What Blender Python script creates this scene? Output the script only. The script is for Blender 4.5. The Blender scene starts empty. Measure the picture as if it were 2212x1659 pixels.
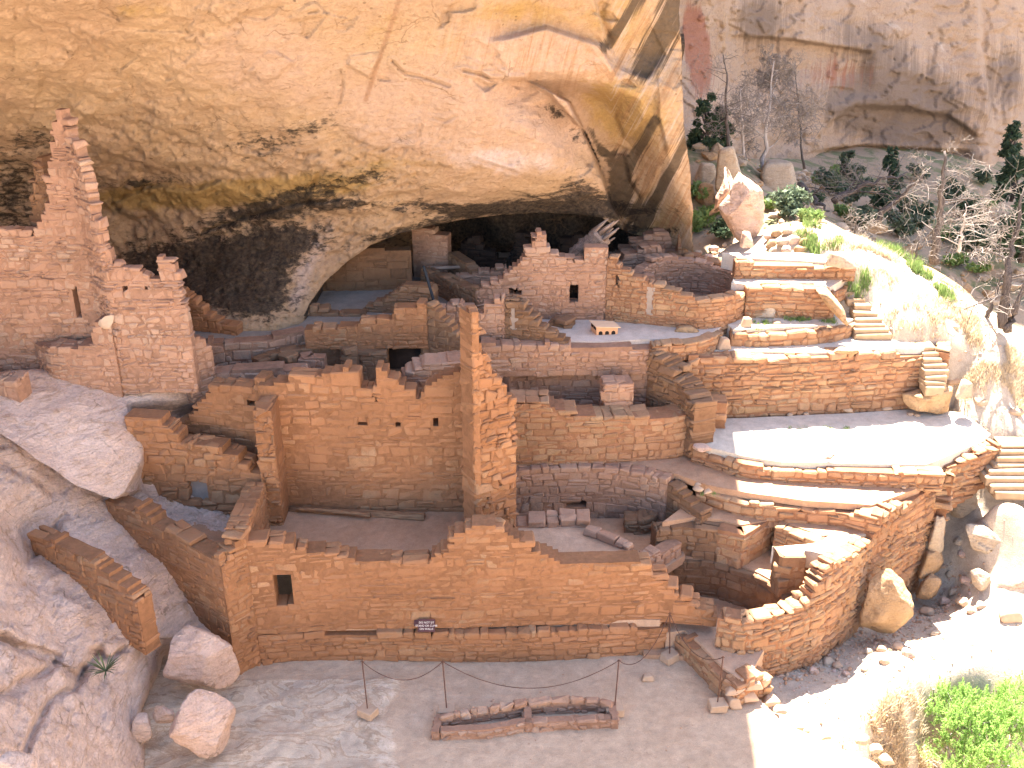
import bpy, bmesh, math, random
import numpy as np
from mathutils import Vector, Matrix

# ------------------------------------------------------------------ camera, world, sun, exposure
SC = bpy.context.scene
H = 13.5                       # camera height above the courtyard
PITCH = math.radians(25.0)     # looking down
F = 2237.0                     # focal length in units of a 2212 x 1659 frame
CX, CY = 1106.0, 829.5
SUN_ELEV, SUN_AZ = 62.0, 5.7   # sun stands behind the cliff (+Y), shadows fall towards the camera

cam = bpy.data.cameras.new("camera")
cam.sensor_width = 36.0
cam.lens = 36.0 * F / 2212.0
cam.clip_start, cam.clip_end = 0.1, 500.0
cam_o = bpy.data.objects.new("camera", cam)
SC.collection.objects.link(cam_o)
cam_o.location = (0, 0, H)
cam_o.rotation_euler = (math.pi / 2 - PITCH, 0, 0)
SC.camera = cam_o

world = bpy.data.worlds.new("World")
SC.world = world
world.use_nodes = True
wn = world.node_tree
sky = wn.nodes.new("ShaderNodeTexSky")
sky.sky_type = 'NISHITA'
sky.sun_disc = False
sky.sun_elevation = math.radians(SUN_ELEV)
sky.sun_rotation = math.radians(SUN_AZ)
bg = wn.nodes["Background"]
bg.inputs["Strength"].default_value = 0.075
wn.links.new(sky.outputs[0], bg.inputs["Color"])

sun = bpy.data.lights.new("sun", 'SUN')
sun.energy = 5.0
sun.angle = math.radians(0.5)
sun.color = (1.0, 0.93, 0.82)
sun_o = bpy.data.objects.new("sun", sun)
SC.collection.objects.link(sun_o)
el = math.radians(SUN_ELEV)
sun_dir = Vector((-0.047, -math.cos(el), -math.sin(el)))
sun_o.rotation_euler = sun_dir.to_track_quat('-Z', 'Y').to_euler()
sun_o.location = (0, 30, 60)

SC.view_settings.view_transform = 'Standard'
SC.view_settings.look = 'None'
SC.view_settings.exposure = 3.3
SC.view_settings.use_white_balance = True
SC.view_settings.white_balance_temperature = 6600
SC.view_settings.white_balance_tint = 11
SC.view_settings.gamma = 1.0
SC.cycles.max_bounces = 8
SC.cycles.diffuse_bounces = 5
SC.cycles.use_denoising = True

# ------------------------------------------------------------------ geometry of the view
sp, cp = math.sin(PITCH), math.cos(PITCH)


def ray(px, py):
    u, v = (px - CX) / F, (py - CY) / F
    return np.array([u, cp - v * sp, -sp - v * cp])


def P(px, py, z):
    d = ray(px, py)
    t = (z - H) / d[2]
    return np.array([d[0] * t, d[1] * t, z])


def PY(px, py, Y):
    d = ray(px, py)
    t = Y / d[1]
    return np.array([d[0] * t, Y, H + d[2] * t])


def XY(px, py, z):
    return P(px, py, z)[:2]


def pxm(p):
    """frame units per metre at world point p"""
    return F / (p[1] * cp + (H - p[2]) * sp)


# ------------------------------------------------------------------ noise
def _hash(ix, iy, iz, seed):
    n = (ix.astype(np.int64) * 374761393 + iy.astype(np.int64) * 668265263 + iz.astype(np.int64) * 2147483647 + seed * 974711)
    n = n & 0xFFFFFFFF
    n = ((n ^ (n >> 13)) * 1274126177) & 0xFFFFFFFF
    n = ((n ^ (n >> 16)) * 2246822519) & 0xFFFFFFFF
    return ((n ^ (n >> 15)) & 0xFFFFFF) / float(0xFFFFFF) * 2 - 1


def vnoise(p, seed=0):
    p = np.asarray(p, float)
    i = np.floor(p).astype(np.int64)
    f = p - i
    f = f * f * f * (f * (f * 6 - 15) + 10)
    r = 0
    for a in (0, 1):
        wa = f[..., 0] if a else 1 - f[..., 0]
        for b in (0, 1):
            wb = f[..., 1] if b else 1 - f[..., 1]
            for c in (0, 1):
                wc = f[..., 2] if c else 1 - f[..., 2]
                r = r + wa * wb * wc * _hash(i[..., 0] + a, i[..., 1] + b, i[..., 2] + c, seed)
    return r


def fbm(p, octs=4, seed=0, gain=0.5, ridged=False):
    p = np.asarray(p, float)
    s, amp, tot = 0, 1.0, 0
    for k in range(octs):
        n = vnoise(p * (2.03 ** k) + k * 17.3, seed + k * 7)
        if ridged:
            n = 1 - 2 * np.abs(n)
        s = s + amp * n
        tot += amp
        amp *= gain
    return s / tot


def smooth(a, b, x):
    t = np.clip((x - a) / (b - a), 0, 1)
    return t * t * (3 - 2 * t)


class TPS:
    def __init__(self, pts, reg=1e-4):
        pts = np.array(pts, float)
        self.s = 400.0 if np.abs(pts[:, :2]).max() > 200 else 5.0
        x = pts[:, :2] / self.s
        n = len(x)
        d = np.linalg.norm(x[:, None] - x[None], axis=2)
        K = np.where(d > 0, d * d * np.log(d + 1e-12), 0) + reg * np.eye(n)
        Pm = np.c_[np.ones(n), x]
        A = np.zeros((n + 3, n + 3))
        A[:n, :n], A[:n, n:], A[n:, :n] = K, Pm, Pm.T
        b = np.r_[pts[:, 2], 0, 0, 0]
        self.c = np.linalg.solve(A, b)
        self.x = x

    def __call__(self, X, Y):
        q = np.stack([np.asarray(X, float), np.asarray(Y, float)], -1) / self.s
        sh = q.shape[:-1]
        q = q.reshape(-1, 2)
        out = np.zeros(len(q))
        for i in range(0, len(q), 20000):
            qq = q[i:i + 20000]
            d = np.linalg.norm(qq[:, None] - self.x[None], axis=2)
            out[i:i + 20000] = (np.where(d > 0, d * d * np.log(d + 1e-12), 0) @ self.c[:-3]
                                + self.c[-3] + qq @ self.c[-2:])
        return out.reshape(sh)


# ------------------------------------------------------------------ objects
def link(o, parent=None):
    SC.collection.objects.link(o)
    if parent is not None:
        o.parent = parent
        o.matrix_parent_inverse = Matrix.Translation(-parent.location)
    return o


def tag(o, label=None, cat=None, group=None, kind=None):
    if label: o['label'] = label
    if cat: o['category'] = cat
    if group: o['group'] = group
    if kind: o['kind'] = kind
    return o


def mesh_obj(name, verts, faces, mats, midx=None, parent=None, smooth_sh=False, origin=None, attrs=None):
    """one mesh object with its origin at its base"""
    V = np.asarray(verts, float)
    if origin is None:
        origin = np.array([(V[:, 0].min() + V[:, 0].max()) / 2, (V[:, 1].min() + V[:, 1].max()) / 2, V[:, 2].min()])
    me = bpy.data.meshes.new(name)
    me.from_pydata((V - origin).tolist(), [], [list(map(int, f)) for f in faces] if not isinstance(faces, np.ndarray) else faces.tolist())
    for m in (mats if isinstance(mats, (list, tuple)) else [mats]):
        me.materials.append(m)
    if midx is not None:
        me.polygons.foreach_set("material_index", np.asarray(midx, np.int32))
    if smooth_sh:
        me.polygons.foreach_set("use_smooth", np.ones(len(me.polygons), bool))
    if attrs:
        for k, a in attrs.items():
            a = np.asarray(a, np.float32)
            if a.ndim == 1:
                at = me.attributes.new(k, 'FLOAT', 'POINT'); at.data.foreach_set("value", a)
            else:
                at = me.attributes.new(k, 'FLOAT_VECTOR', 'POINT'); at.data.foreach_set("vector", a.ravel())
    me.update()
    o = bpy.data.objects.new(name, me)
    o.location = origin
    return link(o, parent)


def empty(name, loc, label=None, cat=None, group=None):
    o = bpy.data.objects.new(name, None)
    o.empty_display_size = 0.1
    o.location = loc
    link(o)
    return tag(o, label, cat, group)


class MB:
    def __init__(self):
        self.v, self.f, self.m, self.n = [], [], [], 0

    def add(self, v, f, m=0):
        v = np.asarray(v, float)
        self.v.append(v)
        self.f.extend([[i + self.n for i in q] for q in f])
        self.m.extend([m] * len(f))
        self.n += len(v)

    def build(self, name, mats, parent=None, smooth_sh=False, origin=None):
        return mesh_obj(name, np.concatenate(self.v), self.f, mats, self.m, parent, smooth_sh, origin)


# --- chamfered stone template
def _stone_template():
    V, idx = [], {}
    for sx in (-1, 1):
        for sy in (-1, 1):
            for sz in (-1, 1):
                for k in range(3):
                    idx[(sx, sy, sz, k)] = len(V)
                    V.append((sx, sy, sz, k))
    Fc = []
    for k in range(3):
        a, b = [i for i in range(3) if i != k]
        for s in (-1, 1):
            q = []
            for (p, r) in ((-1, -1), (1, -1), (1, 1), (-1, 1)):
                t = [0, 0, 0]; t[k], t[a], t[b] = s, p, r
                q.append(idx[(*t, k)])
            Fc.append(q)
    for m in range(3):
        i, j = [q for q in range(3) if q != m]
        for si in (-1, 1):
            for sj in (-1, 1):
                c0, c1 = [0, 0, 0], [0, 0, 0]
                c0[m], c1[m] = -1, 1
                c0[i] = c1[i] = si; c0[j] = c1[j] = sj
                Fc.append([idx[(*c0, i)], idx[(*c1, i)], idx[(*c1, j)], idx[(*c0, j)]])
    for sx in (-1, 1):
        for sy in (-1, 1):
            for sz in (-1, 1):
                Fc.append([idx[(sx, sy, sz, k)] for k in range(3)])
    pos = np.array([[v[i] * (1.0 if i == v[3] else 0.75) for i in range(3)] for v in V])
    out = []
    for q in Fc:
        c = pos[q].mean(0)
        n = np.cross(pos[q[1]] - pos[q[0]], pos[q[2]] - pos[q[0]])
        out.append(q if n @ c > 0 else q[::-1])
    return np.array([v[:3] for v in V], float), np.array([v[3] for v in V]), out


ST_S, ST_K, ST_F = _stone_template()
ST_C = np.array([4 * (s[0] > 0) + 2 * (s[1] > 0) + (s[2] > 0) for s in ST_S])


def stone_verts(rng, dx, dy, dz, ch=0.02, jit=0.012):
    """half sizes dx,dy,dz"""
    h = np.array([dx, dy, dz])
    cj = rng.normal(0, 1, (8, 3)) * np.minimum(jit, h * 0.22)
    c = np.minimum(ch, h * 0.45) * rng.uniform(0.6, 1.35, (8, 1))
    v = ST_S * h
    for a in range(3):
        v[:, a] -= np.where(ST_K == a, 0, ST_S[:, a] * c[ST_C, a])
    return v + cj[ST_C]
# ------------------------------------------------------------------ materials
def new_mat(name):
    m = bpy.data.materials.new(name)
    m.use_nodes = True
    nt = m.node_tree
    b = nt.nodes["Principled BSDF"]
    b.inputs["Roughness"].default_value = 0.93
    b.inputs["Specular IOR Level"].default_value = 0.15
    return m, nt, b


class G:
    """tiny node-graph helper"""
    def __init__(self, nt):
        self.nt = nt

    def n(self, t, **kw):
        nd = self.nt.nodes.new(t)
        for k, v in kw.items():
            setattr(nd, k, v)
        return nd

    def set(self, sock, v):
        if isinstance(v, bpy.types.NodeSocket):
            self.nt.links.new(v, sock)
        else:
            if hasattr(sock.default_value, '__len__') and isinstance(v, (tuple, list)) and len(v) == 3 and len(sock.default_value) == 4:
                v = (*v, 1)
            sock.default_value = v

    def obj(self):
        return self.n("ShaderNodeTexCoord").outputs["Object"]

    def attr(self, name, vec=False):
        a = self.n("ShaderNodeAttribute", attribute_name=name)
        return a.outputs["Vector" if vec else "Fac"]

    def mapping(self, v, scale=(1, 1, 1), rot=(0, 0, 0)):
        m = self.n("ShaderNodeMapping")
        self.set(m.inputs["Vector"], v)
        m.inputs["Scale"].default_value = scale
        m.inputs["Rotation"].default_value = rot
        return m.outputs[0]

    def noise(self, v, scale, detail=5, rough=0.55, dist=0.0):
        t = self.n("ShaderNodeTexNoise")
        self.set(t.inputs["Vector"], v)
        t.inputs["Scale"].default_value = scale
        t.inputs["Detail"].default_value = detail
        t.inputs["Roughness"].default_value = rough
        t.inputs["Distortion"].default_value = dist
        return t.outputs["Fac"]

    def voro(self, v, scale, feature='F1', rnd=1.0, out="Distance"):
        t = self.n("ShaderNodeTexVoronoi", feature=feature)
        self.set(t.inputs["Vector"], v)
        t.inputs["Scale"].default_value = scale
        t.inputs["Randomness"].default_value = rnd
        return t.outputs[out]

    def math(self, op, a, b=0.5, clamp=False):
        m = self.n("ShaderNodeMath", operation=op, use_clamp=clamp)
        self.set(m.inputs[0], a)
        self.set(m.inputs[1], b)
        return m.outputs[0]

    def ss(self, x, a, b):
        m = self.n("ShaderNodeMapRange", interpolation_type='SMOOTHSTEP')
        self.set(m.inputs[0], x)
        m.inputs[1].default_value, m.inputs[2].default_value = a, b
        m.inputs[3].default_value, m.inputs[4].default_value = 0, 1
        return m.outputs[0]

    def lin(self, x, a, b, c, d):
        m = self.n("ShaderNodeMapRange")
        self.set(m.inputs[0], x)
        for i, q in enumerate((a, b, c, d)):
            m.inputs[i + 1].default_value = q
        return m.outputs[0]

    def mix(self, f, a, b, mode='MIX'):
        m = self.n("ShaderNodeMix", data_type='RGBA', blend_type=mode)
        self.set(m.inputs[0], f)
        self.set(m.inputs[6], a)
        self.set(m.inputs[7], b)
        return m.outputs[2]

    def ramp(self, x, cols, const=False):
        r = self.n("ShaderNodeValToRGB")
        self.set(r.inputs[0], x)
        e = r.color_ramp.elements
        while len(e) < len(cols):
            e.new(0.5)
        for i, (p, c) in enumerate(cols):
            e[i].position = p
            e[i].color = (*c, 1)
        if const:
            r.color_ramp.interpolation = 'CONSTANT'
        return r.outputs[0]

    def scale(self, col, f):
        """colour times a scalar socket"""
        return self.mix(1.0, col, self.comb(f), 'MULTIPLY')

    def comb(self, f):
        c = self.n("ShaderNodeCombineColor")
        for i in range(3):
            self.set(c.inputs[i], f)
        return c.outputs[0]

    def cracks(self, o, sc, w):
        """thin broken dark joints"""
        wv = self.n("ShaderNodeTexNoise"); self.set(wv.inputs["Vector"], o); wv.inputs["Scale"].default_value = sc * 1.6; wv.inputs["Detail"].default_value = 5
        ad = self.n("ShaderNodeVectorMath", operation='MULTIPLY_ADD')
        self.set(ad.inputs[0], wv.outputs["Color"]); ad.inputs[1].default_value = (0.7 / sc,) * 3; self.set(ad.inputs[2], o)
        d = self.voro(self.mapping(ad.outputs[0], (1.0, 1.6, 2.6), (0.5, 0.2, 0.6)), sc, 'DISTANCE_TO_EDGE')
        return self.math('MULTIPLY', self.ss(d, w, w * 0.3), self.ss(self.noise(o, sc * 1.7, 3), 0.53, 0.64))

    def bump(self, h, strength, dist, normal=None):
        b = self.n("ShaderNodeBump")
        b.inputs["Strength"].default_value = strength
        b.inputs["Distance"].default_value = dist
        self.set(b.inputs["Height"], h)
        if normal is not None:
            self.set(b.inputs["Normal"], normal)
        return b.outputs[0]


def lerp3(a, b, t):
    return tuple(a[i] + (b[i] - a[i]) * t for i in range(3))


def masonry(name, cols, mud, mudamt=0.5, dirt=(0.12, 0.07, 0.04)):
    """returns [stone material, mortar material]"""
    kk = 0.72 if name.startswith('tan') else (0.64 if name.startswith('pink') else 0.66)
    cols = [tuple(x * kk for x in c) for c in cols]
    mud = tuple(x * kk for x in mud)
    m, nt, b = new_mat(name + "_stone")
    g = G(nt)
    o = g.obj()
    rnd = g.n("ShaderNodeNewGeometry").outputs["Random Per Island"]
    base = g.ramp(rnd, [(i / (len(cols) - 1), c) for i, c in enumerate(cols)])
    n1 = g.noise(o, 7, 6, 0.6)
    n2 = g.noise(o, 38, 5, 0.65)
    base = g.scale(base, g.lin(n1, 0.25, 0.75, 0.72, 1.22))
    base = g.scale(base, g.lin(n2, 0.25, 0.75, 0.8, 1.16))
    big = g.noise(o, 0.9, 4, 0.6)
    mudm = g.math('MULTIPLY', g.ss(g.math('ADD', big, g.math('MULTIPLY', n1, 0.35)), 0.5, 0.76), mudamt)
    base = g.mix(mudm, base, mud)
    base = g.scale(base, g.lin(g.noise(o, 0.55, 5, 0.6, 0.4), 0.3, 0.7, 0.80, 1.17))
    run = g.noise(g.mapping(o, (3.2, 3.2, 0.35)), 1.6, 5, 0.6, 0.3)
    base = g.mix(g.math('MULTIPLY', g.ss(run, 0.55, 0.72), 0.45 * mudamt), base, tuple(x * 0.8 for x in mud))
    spot = g.ss(g.noise(o, 3.1, 6, 0.7), 0.62, 0.78)
    base = g.mix(g.math('MULTIPLY', spot, 0.45), base, dirt)
    g.set(b.inputs["Base Color"], base)
    bm = g.bump(n1, 0.65, 0.05)
    bm = g.bump(n2, 0.7, 0.016, bm)
    g.set(b.inputs["Normal"], bm)
    m2, nt2, b2 = new_mat(name + "_mortar")
    g = G(nt2)
    o = g.obj()
    n1 = g.noise(o, 9, 6, 0.65)
    n2 = g.noise(o, 45, 4, 0.7)
    c = g.mix(g.ss(g.noise(o, 1.2, 4), 0.35, 0.65), mud, tuple(x * 0.78 for x in mud))
    c = g.scale(c, g.lin(n1, 0.25, 0.75, 0.7, 1.15))
    g.set(b2.inputs["Base Color"], c)
    bm = g.bump(n1, 0.7, 0.04)
    g.set(b2.inputs["Normal"], g.bump(n2, 0.6, 0.012, bm))
    return [m, m2]


M_ORANGE = masonry("orange_masonry", [(0.48, 0.245, 0.122), (0.53, 0.29, 0.15), (0.44, 0.215, 0.105), (0.57, 0.35, 0.20), (0.49, 0.25, 0.128), (0.45, 0.22, 0.11)],
                   (0.46, 0.222, 0.11), 0.9)
M_PINK = masonry("pink_masonry", [(0.58, 0.355, 0.24), (0.63, 0.41, 0.285), (0.52, 0.30, 0.195), (0.66, 0.455, 0.325), (0.58, 0.36, 0.245)],
                 (0.53, 0.30, 0.195), 0.75)
M_TAN = masonry("tan_masonry", [(0.49, 0.295, 0.165), (0.55, 0.355, 0.20), (0.45, 0.25, 0.135), (0.54, 0.36, 0.22), (0.42, 0.265, 0.155), (0.48, 0.265, 0.15)],
                (0.42, 0.21, 0.115), 0.55)
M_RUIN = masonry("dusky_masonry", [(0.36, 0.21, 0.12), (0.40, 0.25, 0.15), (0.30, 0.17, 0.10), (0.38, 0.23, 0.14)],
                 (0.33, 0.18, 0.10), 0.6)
M_DUSK = masonry("shade_dimmed_masonry", [(0.27, 0.155, 0.085), (0.31, 0.18, 0.10), (0.23, 0.13, 0.075)], (0.26, 0.14, 0.075), 0.9)  # masonry darkened so its colour carries the recess's shade
M_RECESS = masonry("shade_dark_masonry", [(0.06, 0.04, 0.03), (0.085, 0.055, 0.04), (0.045, 0.03, 0.023)], (0.05, 0.033, 0.025), 0.6, (0.02, 0.016, 0.013))  # near-black masonry: the shade deep in the alcove put into the colour


def rock_mat(name, c1, c2, c3, dark, sc=1.0, bumpk=1.0, strata=0.3):
    m, nt, b = new_mat(name)
    g = G(nt)
    o = g.obj()
    n0 = g.noise(o, 0.8 * sc, 5, 0.6, 0.6)
    n1 = g.noise(o, 3.2 * sc, 7, 0.62, 0.3)
    n2 = g.noise(o, 18 * sc, 6, 0.7)
    st = g.noise(g.mapping(o, (0.6, 0.6, 7.0), (0.15, 0.1, 0)), 1.6 * sc, 5, 0.6, 0.8)
    c = g.mix(g.ss(n0, 0.35, 0.65), c1, c2)
    c = g.mix(g.ss(n1, 0.5, 0.72), c, c3)
    c = g.mix(g.math('MULTIPLY', g.ss(st, 0.56, 0.7), strata), c, dark)
    c = g.scale(c, g.lin(n2, 0.25, 0.75, 0.8, 1.18))
    c = g.mix(g.math('MULTIPLY', g.cracks(o, 0.6 * sc, 0.022), 0.6), c, tuple(x * 0.42 for x in c3))
    c = g.mix(g.math('MULTIPLY', g.ss(g.noise(o, 7 * sc, 9, 0.75, 0.5), 0.57, 0.68), 0.5), c, dark)
    g.set(b.inputs["Base Color"], c)
    bm = g.bump(g.math('ADD', n1, g.math('MULTIPLY', st, 0.6)), 0.65 * bumpk, 0.12)
    cr = g.ss(g.voro(g.mapping(g.n("ShaderNodeVectorMath", operation='ADD').outputs[0] if False else o, (1, 1, 1.6)), 2.2 * sc, 'DISTANCE_TO_EDGE'), 0.0, 0.025)
    bm = g.bump(cr, 0.35 * bumpk, 0.02, bm)
    bm = g.bump(n2, 0.6 * bumpk, 0.03, bm)
    g.set(b.inputs["Normal"], bm)
    return m


M_SLICK = rock_mat("slickrock", (0.68, 0.48, 0.37), (0.73, 0.54, 0.435), (0.58, 0.385, 0.265), (0.40, 0.24, 0.15), 1.3, 1.9, 0.55)
M_BOULDER = rock_mat("pale_boulder_rock", (0.64, 0.43, 0.325), (0.69, 0.49, 0.38), (0.56, 0.35, 0.235), (0.42, 0.23, 0.13), 1.6, 1.6, 0.45)
M_BROWN = rock_mat("brown_boulder_rock", (0.36, 0.23, 0.125), (0.42, 0.28, 0.165), (0.27, 0.17, 0.095), (0.17, 0.11, 0.065), 1.6)
M_GREYROCK = rock_mat("grey_tan_rock", (0.40, 0.31, 0.225), (0.45, 0.36, 0.27), (0.34, 0.245, 0.165), (0.22, 0.16, 0.11), 1.3)


def ground_mat(name, c1, c2, sc=1.0, peb=0.35, speck=(0.6, 0.47, 0.38), dark=(0.2, 0.12, 0.08)):
    m, nt, b = new_mat(name)
    g = G(nt)
    o = g.obj()
    n0 = g.noise(o, 0.55 * sc, 6, 0.65, 0.4)
    n1 = g.noise(o, 5 * sc, 6, 0.65)
    n2 = g.noise(o, 60 * sc, 4, 0.7)
    c = g.mix(g.ss(n0, 0.3, 0.7), c1, c2)
    c = g.scale(c, g.lin(n1, 0.25, 0.75, 0.78, 1.18))
    c = g.scale(c, g.lin(n2, 0.3, 0.7, 0.82, 1.15))
    v = g.voro(o, 26 * sc)
    c = g.mix(g.math('MULTIPLY', g.ss(v, 0.16, 0.08), peb), c, speck)
    v2 = g.voro(g.mapping(o, (1, 1, 1), (0.3, 0.4, 0.9)), 17 * sc)
    c = g.mix(g.math('MULTIPLY', g.ss(v2, 0.13, 0.07), peb), c, dark)
    g.set(b.inputs["Base Color"], c)
    bm = g.bump(n1, 0.5, 0.05)
    bm = g.bump(n2, 0.7, 0.012, bm)
    g.set(b.inputs["Normal"], bm)
    return m


M_DIRT = ground_mat("packed_dirt", (0.43, 0.275, 0.18), (0.48, 0.325, 0.225))
M_REDDIRT = ground_mat("red_dirt", (0.38, 0.215, 0.125), (0.42, 0.26, 0.165))
M_SAND = ground_mat("pale_sand", (0.50, 0.43, 0.35), (0.56, 0.49, 0.41), 1.0, 0.3)
M_GREYFLOOR = ground_mat("shade_dimmed_plaster", (0.23, 0.195, 0.165), (0.27, 0.23, 0.195), 0.7, 0.15)  # grey plaster, darkened to paint the shade inside the alcove
M_PLASTER = ground_mat("pale_plaster_floor", (0.48, 0.40, 0.335), (0.53, 0.45, 0.385), 0.7, 0.05)


def plain(name, col, rough=0.8, n=0.15, sc=12, bump=0.3, metal=0.0):
    m, nt, b = new_mat(name)
    g = G(nt)
    o = g.obj()
    n1 = g.noise(o, sc, 5, 0.6)
    g.set(b.inputs["Base Color"], g.scale(g.comb(1.0) if False else g.mix(0.0, col, col), g.lin(n1, 0.25, 0.75, 1 - n, 1 + n)))
    b.inputs["Roughness"].default_value = rough
    b.inputs["Metallic"].default_value = metal
    g.set(b.inputs["Normal"], g.bump(n1, bump, 0.01))
    return m


def wood_mat(name, c1, c2, axis_scale=(14, 14, 0.8)):
    m, nt, b = new_mat(name)
    g = G(nt)
    a = g.attr("grain", True)
    n1 = g.noise(g.mapping(a, axis_scale), 3, 6, 0.65, 0.3)
    c = g.mix(g.ss(n1, 0.38, 0.62), c1, c2)
    g.set(b.inputs["Base Color"], c)
    g.set(b.inputs["Normal"], g.bump(n1, 0.9, 0.02))
    return m


M_TIMBER = wood_mat("old_timber", (0.34, 0.19, 0.10), (0.19, 0.095, 0.05))
M_GREYWOOD = wood_mat("weathered_grey_wood", (0.36, 0.26, 0.205), (0.20, 0.135, 0.10))
M_CHARRED = wood_mat("charred_wood", (0.055, 0.045, 0.042), (0.14, 0.115, 0.105))
M_DEADWOOD = wood_mat("silver_dead_wood", (0.50, 0.45, 0.42), (0.30, 0.255, 0.235))
M_TWIG = plain("pale_dead_twigs", (0.21, 0.18, 0.16), 0.9, 0.25)
M_IRON = plain("rusty_iron", (0.10, 0.05, 0.035), 0.7, 0.3, 30)
M_BASEBLK = plain("sandstone_block", (0.42, 0.29, 0.195), 0.9, 0.15, 9)
M_STEP = plain("worn_step_stone", (0.31, 0.215, 0.135), 0.9, 0.18, 8)
M_SIGN = plain("brown_sign_plate", (0.085, 0.035, 0.035), 0.5, 0.08, 5, 0.05)
M_SIGNTXT = plain("cream_letters", (0.75, 0.66, 0.55), 0.6, 0.03, 5, 0.02)
M_BLACKPIPE = plain("black_pipe", (0.02, 0.022, 0.026), 0.5, 0.1)
M_MODEL = plain("ochre_painted_board", (0.60, 0.32, 0.17), 0.7, 0.06, 6, 0.1)
M_MODELROOF = plain("pale_board_roof", (0.62, 0.42, 0.27), 0.7, 0.08, 6, 0.1)
M_SLATE = plain("grey_slab", (0.25, 0.20, 0.17), 0.85, 0.2, 6)
M_LIME = plain("pale_plaster_patch", (0.30, 0.235, 0.19), 0.9, 0.2, 8)
M_PALESLAB = plain("pale_slab", (0.44, 0.32, 0.23), 0.9, 0.14, 7)
M_VOID = plain("near_black_fill", (0.035, 0.025, 0.02), 0.95, 0.5, 5)  # near-black fill for the kiva recess and the model house openings
M_BIRD = plain("bird_plumage", (0.32, 0.24, 0.18), 0.8, 0.2, 20)


def leaf_mat(name, c1, c2, tr=0.25):
    m, nt, b = new_mat(name)
    g = G(nt)
    rnd = g.n("ShaderNodeNewGeometry").outputs["Random Per Island"]
    c = g.mix(rnd, c1, c2)
    g.set(b.inputs["Base Color"], c)
    b.inputs["Roughness"].default_value = 0.7
    t = g.n("ShaderNodeBsdfTranslucent")
    g.set(t.inputs[0], c)
    mx = g.n("ShaderNodeMixShader")
    mx.inputs[0].default_value = tr
    nt.links.new(b.outputs[0], mx.inputs[1])
    nt.links.new(t.outputs[0], mx.inputs[2])
    nt.links.new(mx.outputs[0], nt.nodes["Material Output"].inputs[0])
    return m


M_JUNIPER = leaf_mat("juniper_foliage", (0.045, 0.075, 0.045), (0.085, 0.125, 0.07))
M_SHRUB = leaf_mat("shrub_foliage", (0.20, 0.36, 0.07), (0.36, 0.50, 0.17), 0.5)
M_BLUEGREEN = leaf_mat("dusty_green_foliage", (0.07, 0.10, 0.065), (0.12, 0.15, 0.09))
M_GRASS = leaf_mat("green_grass", (0.13, 0.22, 0.06), (0.24, 0.30, 0.11), 0.3)
M_STRAW = leaf_mat("dry_grass", (0.55, 0.44, 0.29), (0.70, 0.58, 0.42), 0.3)
M_YUCCA = leaf_mat("yucca_leaves", (0.09, 0.11, 0.05), (0.16, 0.17, 0.08), 0.1)
# ------------------------------------------------------------------ masonry walls
def polyline(pts, step=None):
    pts = np.array(pts, float)
    return pts


class Path:
    def __init__(self, pts, curved=False):
        pts = np.array(pts, float)
        if curved and len(pts) > 2:      # Catmull-Rom
            q = []
            P0 = np.vstack([2 * pts[0] - pts[1], pts, 2 * pts[-1] - pts[-2]])
            for i in range(1, len(P0) - 2):
                for t in np.linspace(0, 1, 9)[:-1]:
                    a, b, c, d = P0[i - 1], P0[i], P0[i + 1], P0[i + 2]
                    q.append(0.5 * (2 * b + (c - a) * t + (2 * a - 5 * b + 4 * c - d) * t * t + (3 * b - a - 3 * c + d) * t ** 3))
            q.append(pts[-1])
            pts = np.array(q)
        self.p = pts
        d = np.linalg.norm(np.diff(pts, axis=0), axis=1)
        self.s = np.r_[0, np.cumsum(d)]
        self.L = self.s[-1]

    def at(self, s):
        s = np.asarray(s, float)
        return np.stack([np.interp(s, self.s, self.p[:, k]) for k in (0, 1)], -1)

    def tan(self, s, e=0.12):
        a, b = max(s - e, 0), min(s + e, self.L)
        t = self.at(b) - self.at(a)
        return t / (np.linalg.norm(t) + 1e-9)

    def hit(self, px, py, far=False):
        """where the sight line through (px,py) meets the wall's vertical surface: (s, z)"""
        d = ray(px, py)
        best = None
        n = len(self.p)
        for i in range(n - 1):
            a, b = self.p[i].copy(), self.p[i + 1].copy()
            e = b - a
            den = d[0] * e[1] - d[1] * e[0]
            if abs(den) < 1e-9:
                continue
            t = (a[0] * e[1] - a[1] * e[0]) / den
            u = (a[0] * d[1] - a[1] * d[0]) / den
            lo = -0.0 if i > 0 else -0.6 / np.linalg.norm(e)
            hi = 1.0 if i < n - 2 else 1 + 0.6 / np.linalg.norm(e)
            if lo - 1e-6 <= u <= hi + 1e-6 and t > 0:
                if best is None or (t > best[0]) == far:
                    best = (t, self.s[i] + u * np.linalg.norm(e))
        if best is None:
            return None
        return best[1], H + d[2] * best[0]


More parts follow.
